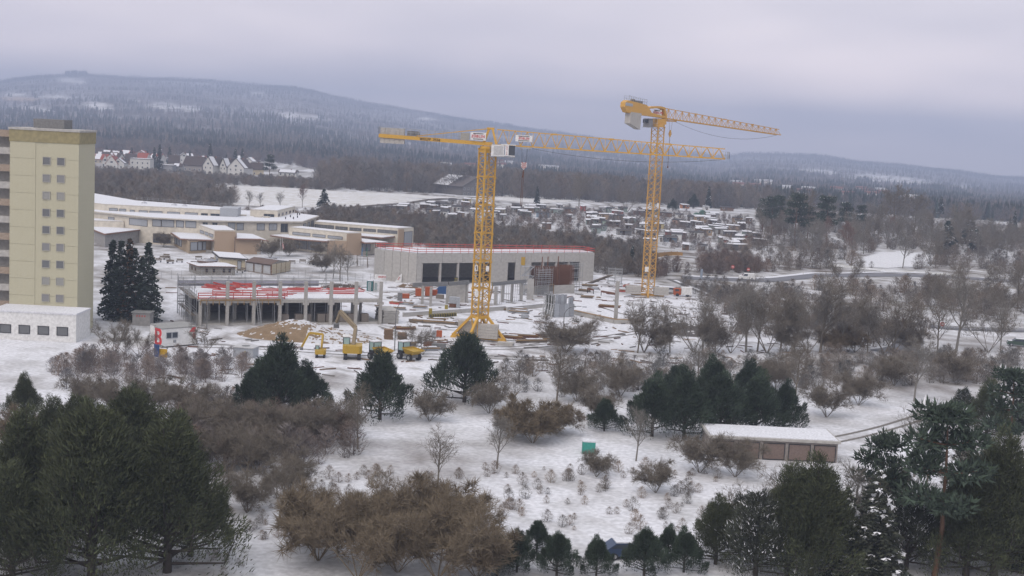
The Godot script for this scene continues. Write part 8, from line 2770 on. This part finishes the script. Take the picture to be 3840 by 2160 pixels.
	for q in [["pine0", Vector3(101.52, 0, -521.91), 1], ["pine1", Vector3(100.87, 0, -473.41), 1.25], ["pine0", Vector3(113.22, 0, -478.26), 1.2], ["pine1", Vector3(135.81, 0, -543.47), 0.9], ["pine0", Vector3(144.4, 0, -554.49), 0.8], ["pine1", Vector3(110.25, 0, -497.11), 0.9], ["pine1", Vector3(101.05, 0, -537.99), 0.9], ["pine0", Vector3(107.35, 0, -536.46), 1], ["pine0", Vector3(-140.05, 0, -746.89), 1]]:
		set_plant(q[0], q[1], "dark Scots pine with bare reddish trunk beside the gardens", "pine", "pines beside the gardens", -1.0, q[2])
	for q in [["fir", Vector3(156.05, 0, -476.36), 1.35], ["fir", Vector3(182.24, 0, -529.66), 1.3], ["fir", Vector3(170.1, 0, -486.05), 1], ["spruce0", Vector3(232.89, 0, -617.01), 0.9], ["spruce1", Vector3(174.09, 0, -631.54), 0.9], ["spruce0", Vector3(162.11, 0, -781.43), 1], ["spruce1", Vector3(167.48, 0, -775.2), 0.8], ["spruce2", Vector3(246.68, 0, -768.79), 0.9], ["spruce0", Vector3(224.27, 0, -599.09), 0.7], ["spruce1", Vector3(32.14, 0, -356.67), 0.6], ["spruce0", Vector3(101.51, 0, -699.33), 1], ["spruce1", Vector3(10.29, 0, -661.32), 0.75]]:
		set_plant(q[0], q[1], "dark spruce rising out of the leafless belt", "spruce", "spruces in the leafless belt", -1.0, q[2])
	for q in [[Vector3(78.25, 0, -659.34), 0.7], [Vector3(92.71, 0, -691.93), 0.85]]:
		set_plant("yew1", q[0], "rounded dark yew at the top of the garden plots", "yew", "yews at the top of the gardens", -1.0, q[1])
	# conifers round the village
	for q in [[Vector3(-228.92, 4.37, -845), 1.5], [Vector3(-280.56, 10.72, -960), 1], [Vector3(-277.5, 11.28, -990), 0.8], [Vector3(-258.24, 8.87, -980), 1.1], [Vector3(-223.49, 10.17, -960), 1.5], [Vector3(-203, 11.36, -950), 1.3], [Vector3(-200.16, 11.34, -960), 1.3], [Vector3(-282.18, 9.03, -940), 0.8], [Vector3(-317.27, 12.56, -1020), 0.9], [Vector3(-238.06, 10.96, -960), 1], [Vector3(-209.41, 10.29, -950), 0.9], [Vector3(-247.48, 6.36, -900), 1.2]]:
		var p: Vector3 = q[0]
		p.y = land(p.x, p.z) - 0.3
		set_plant("spruce%d" % (r.randi() % 3), p, "dark conifer among the village houses", "conifer", "conifers in the village", -1.0, q[1])
	# ---- gardens in front of the site ----
	for q in [["yew0", Vector3(-28.03, 0, -159.84), 1.18], ["yew1", Vector3(-15.7, 0, -161.79), 1], ["yew2", Vector3(-5.65, 0, -174.88), 1.15], ["yew0", Vector3(-31.16, 0, -160.7), 0.75], ["yew1", Vector3(-24.86, 0, -161.49), 0.8]]:
		set_plant(q[0], q[1], "dense dark yew in the garden row before the building yard", "yew", "yews before the building yard", -1.0, q[2])
	for q in [["cedar0", Vector3(-31.93, 0, -100.29), 1.12], ["cedar1", Vector3(-26.68, 0, -102.96), 1], ["cedar2", Vector3(-39.03, 0, -105.01), 0.9], ["cedar0", Vector3(-34.08, 0, -118.33), 0.92], ["cedar1", Vector3(-25.78, 0, -107.09), 0.6], ["cedar2", Vector3(-46.15, 0, -131.71), 0.55], ["cedar0", Vector3(-39.82, 0, -121.23), 0.8], ["cedar1", Vector3(-45.22, 0, -121.6), 0.6], ["cedar2", Vector3(-37.54, 0, -98.55), 0.7], ["cedar0", Vector3(-33.35, 0, -131.08), 0.55], ["cedar1", Vector3(-39.82, 0, -137.95), 0.6], ["cedar2", Vector3(-56.41, 0, -151.54), 0.42]]:
		set_plant(q[0], q[1], "tall olive green evergreen in the group below the apartment tower", "evergreen", "evergreens below the apartment tower", -1.0, q[2])
	for q in [["yew0", Vector3(18.24, 0, -160.19), 0.9], ["yew1", Vector3(22.1, 0, -159.55), 1], ["yew2", Vector3(26.77, 0, -161.2), 1], ["yew0", Vector3(31.57, 0, -163.1), 0.95], ["yew1", Vector3(35.83, 0, -166.91), 0.75], ["yew2", Vector3(22.59, 0, -172.08), 0.85], ["yew0", Vector3(27.88, 0, -175.79), 0.9], ["yew1", Vector3(33.4, 0, -179.66), 0.8], ["yew2", Vector3(12.42, 0, -161.71), 0.5]]:
		set_plant(q[0], q[1], "dark evergreen in the clump behind the snowy garage roof", "evergreen", "evergreens behind the garages", -1.0, q[2])
	for q in [["snowy0", Vector3(22.06, 0, -109.43), 0.8], ["cedar1", Vector3(27, 0, -110.17), 0.81], ["snowy1", Vector3(32.05, 0, -109.81), 1], ["pine1", Vector3(37.79, 0, -110.67), 1.05], ["cedar2", Vector3(43.68, 0, -112.68), 0.94], ["snowy1", Vector3(26.39, 0, -121.12), 0.5], ["snowy0", Vector3(31.47, 0, -121.96), 0.5], ["cedar1", Vector3(37.07, 0, -121.65), 0.59], ["snowy1", Vector3(48.53, 0, -135.69), 0.85], ["pine1", Vector3(57.9, 0, -148.69), 0.85], ["cedar2", Vector3(62.07, 0, -167.11), 0.59], ["snowy1", Vector3(69.34, 0, -175.53), 0.75], ["snowy0", Vector3(62.93, 0, -178.95), 0.5], ["cedar1", Vector3(19.03, 0, -111.97), 0.47], ["snowy1", Vector3(51.04, 0, -127.76), 0.8], ["pine1", Vector3(43.61, 0, -131.93), 0.6], ["cedar2", Vector3(24.88, 0, -109.85), 0.72], ["snowy1", Vector3(29.85, 0, -110.6), 0.8], ["snowy0", Vector3(36.22, 0, -113.55), 0.8], ["cedar1", Vector3(41.09, 0, -112.29), 0.81], ["snowy1", Vector3(47.14, 0, -116.31), 0.9], ["pine1", Vector3(34.18, 0, -116.51), 0.75], ["cedar2", Vector3(49.61, 0, -131.57), 0.59], ["snowy1", Vector3(43.03, 0, -121.41), 0.8], ["snowy0", Vector3(21.54, 0, -114.53), 0.6], ["cedar1", Vector3(28.55, 0, -115.63), 0.51]]:
		set_plant(q[0], q[1], "dark pine with open crown on the garden slope" if q[0].begins_with("pine") else "olive green evergreen on the garden slope" if q[0].begins_with("cedar") else "dark evergreen dusted with snow on the garden slope", "pine" if q[0].begins_with("pine") else "evergreen", "open crowned pines on the slope" if q[0].begins_with("pine") else "olive evergreens on the slope" if q[0].begins_with("cedar") else "snow dusted evergreens on the slope", -1.0, q[2])
	for q in [[Vector3(1.61, 0, -107.25), 0.42], [Vector3(4.94, 0, -106.85), 0.45], [Vector3(8.3, 0, -107.36), 0.4], [Vector3(12.38, 0, -107.97), 0.5], [Vector3(15.92, 0, -109.41), 0.45], [Vector3(3.35, 0, -112.76), 0.35], [Vector3(14.95, 0, -112.95), 0.35], [Vector3(-0.04, 0, -106.1), 0.4]]:
		set_plant("yew%d" % (r.randi() % 3), q[0], "low dark clipped yew along the foreground path", "yew", "low yews along the path", -1.0, q[1])
	for q in [["bush2", Vector3(-15.18, 0, -107.71), 1.4], ["clumpb", Vector3(-11.29, 0, -103.36), 0.85], ["bush2", Vector3(-8.29, 0, -105.75), 1.2], ["clumpb", Vector3(-4.9, 0, -104.31), 0.9], ["bush2", Vector3(-1.67, 0, -105.27), 1.1], ["clumpb", Vector3(-7.13, 0, -116.78), 0.7], ["bush2", Vector3(-10.57, 0, -115.03), 1], ["clumpb", Vector3(-14.27, 0, -113.27), 0.6], ["bush2", Vector3(-4.48, 0, -114.87), 1.2], ["bush2", Vector3(3.39, 0, -153.48), 1.15], ["bush2", Vector3(1.01, 0, -156.01), 0.9], ["bush2", Vector3(6.38, 0, -159.29), 0.9], ["bush2", Vector3(-52.52, 0, -138.82), 0.9]]:
		set_plant(q[0], q[1], "russet brown many stemmed tree in the foreground gardens" if q[0] == "clumpb" else "russet brown leafless bush in the foreground gardens", "tree" if q[0] == "clumpb" else "bush", "russet trees in the gardens" if q[0] == "clumpb" else "russet bushes in the gardens", -1.0, q[2])
	for q in [["bush1", Vector3(-33.74, 0, -146.5), 1], ["bush1", Vector3(-29.52, 0, -143.64), 1.1], ["bush1", Vector3(-26.11, 0, -144.36), 1], ["bush1", Vector3(-22.96, 0, -146.9), 1], ["bush1", Vector3(-19.97, 0, -151.44), 0.9], ["bush1", Vector3(-29.36, 0, -135.03), 1], ["bush1", Vector3(-25.44, 0, -134.19), 1], ["bush1", Vector3(-37.85, 0, -155.8), 1], ["bush1", Vector3(-9.51, 0, -162.31), 0.8], ["bush1", Vector3(-2.17, 0, -168.7), 0.9], ["bush1", Vector3(11.74, 0, -167.19), 0.9], ["bush1", Vector3(43.81, 0, -177.02), 1], ["bush1", Vector3(50.57, 0, -186.48), 1], ["bush1", Vector3(9.68, 0, -179.18), 0.9], ["bush1", Vector3(16.05, 0, -183.49), 1], ["bush1", Vector3(-20.71, 0, -126.07), 0.9], ["bush1", Vector3(-23.79, 0, -120.13), 0.8], ["bush1", Vector3(10.15, 0, -139.47), 0.6], ["bush1", Vector3(16.08, 0, -134.29), 0.7], ["bush1", Vector3(21.89, 0, -143.43), 0.9], ["bush1", Vector3(25.72, 0, -142.48), 0.9], ["bush1", Vector3(-46.55, 0, -155.98), 1], ["bush1", Vector3(-42.6, 0, -159.15), 0.9], ["bush1", Vector3(-51.48, 0, -159.34), 0.9], ["bush1", Vector3(40.29, 0, -195.46), 1], ["bush1", Vector3(60.62, 0, -203.86), 1], ["bush1", Vector3(72.03, 0, -210.17), 1]]:
		set_plant(q[0], q[1], "grey brown leafless bush in the foreground gardens", "bush", "grey bushes in the gardens", -1.0, q[2])
	for q in [[Vector3(-16.55, 0, -146.36), 0.7], [Vector3(-0.65, 0, -140.7), 0.6], [Vector3(15.15, 0, -147.37), 0.6], [Vector3(41.54, 0, -187.03), 0.9], [Vector3(6.91, 0, -178.5), 0.8], [Vector3(60.1, 0, -191.6), 0.9], [Vector3(-6.6, 0, -131.59), 0.6], [Vector3(-25.42, 0, -128.07), 0.6], [Vector3(26.73, 0, -183.38), 0.9], [Vector3(26.19, 0, -116.38), 0.8], [Vector3(31.55, 0, -116.1), 0.85], [Vector3(37.6, 0, -117.05), 0.8], [Vector3(44.19, 0, -120.41), 0.9], [Vector3(21.36, 0, -115.61), 0.6], [Vector3(46.72, 0, -146.53), 0.8], [Vector3(-24.62, 0, -113.87), 0.6], [Vector3(-20.02, 0, -115.82), 0.6]]:
		set_plant("tree%d" % (r.randi() % 5), q[0], "slender leafless tree in the foreground gardens", "tree", "leafless garden trees", -1.0, q[1])
	# garage row with snowy flat roof
	var ga := Vector3(24.08, 0, -151.03)
	var gb := Vector3(39.03, 0, -151.26)
	var t := thing("garage_row", "long low row of garages under a flat snow covered roof", "garages", (ga + gb) * 0.5)
	var e := (gb - ga).normalized()
	var v := Vector3(e.z, 0, -e.x) * 6.0
	var poly := PackedVector2Array([Vector2(ga.x, ga.z), Vector2(gb.x, gb.z), Vector2(gb.x + v.x, gb.z + v.z), Vector2(ga.x + v.x, ga.z + v.z)])
	block(t, poly, 0.0, 2.3, mat("garage_wall", Color(0.30, 0.27, 0.25), 0.9, "blotch", 0.2), 0.25, M.concrete)
	var l := ga.distance_to(gb)
	for i in 5:
		windows(t, ga, gb, [[l * i / 5.0 + 0.2, l * (i + 1) / 5.0 - 0.2, 0.05, 2.05]], mat("garage_brown", Color(0.2, 0.15, 0.13), 0.7, "blotch", 0.3), M.dark, "garage_door")
	var bp := Vector3(9.83, 0, -149.98)
	t = thing("recycling_bin", "teal recycling container at the edge of the snowy lawn", "bin", bp)
	var mb := MB.new()
	mb.box(bp + Vector3.UP * 0.75, Vector3(1.5, 1.4, 1.2))
	part(t, "body", mb, mat("bin_teal", Color(0.05, 0.30, 0.25), 0.6, "blotch", 0.3))
	mb = MB.new()
	mb.box(bp + Vector3.UP * 1.5, Vector3(1.55, 0.16, 1.25))
	part(t, "lid", mb, M.snow)

func build_all() -> void:
	make_plants()
	fields_and_roads()
	crane_front()
	crane_rear()
	school()
	high_rise()
	concrete_hall()
	frame_hall()
	core_block()
	frames_in_yard()
	container_and_kiosk()
	yard_things()
	school_garden()
	traffic()
	gardens()
	houses()
	planting()
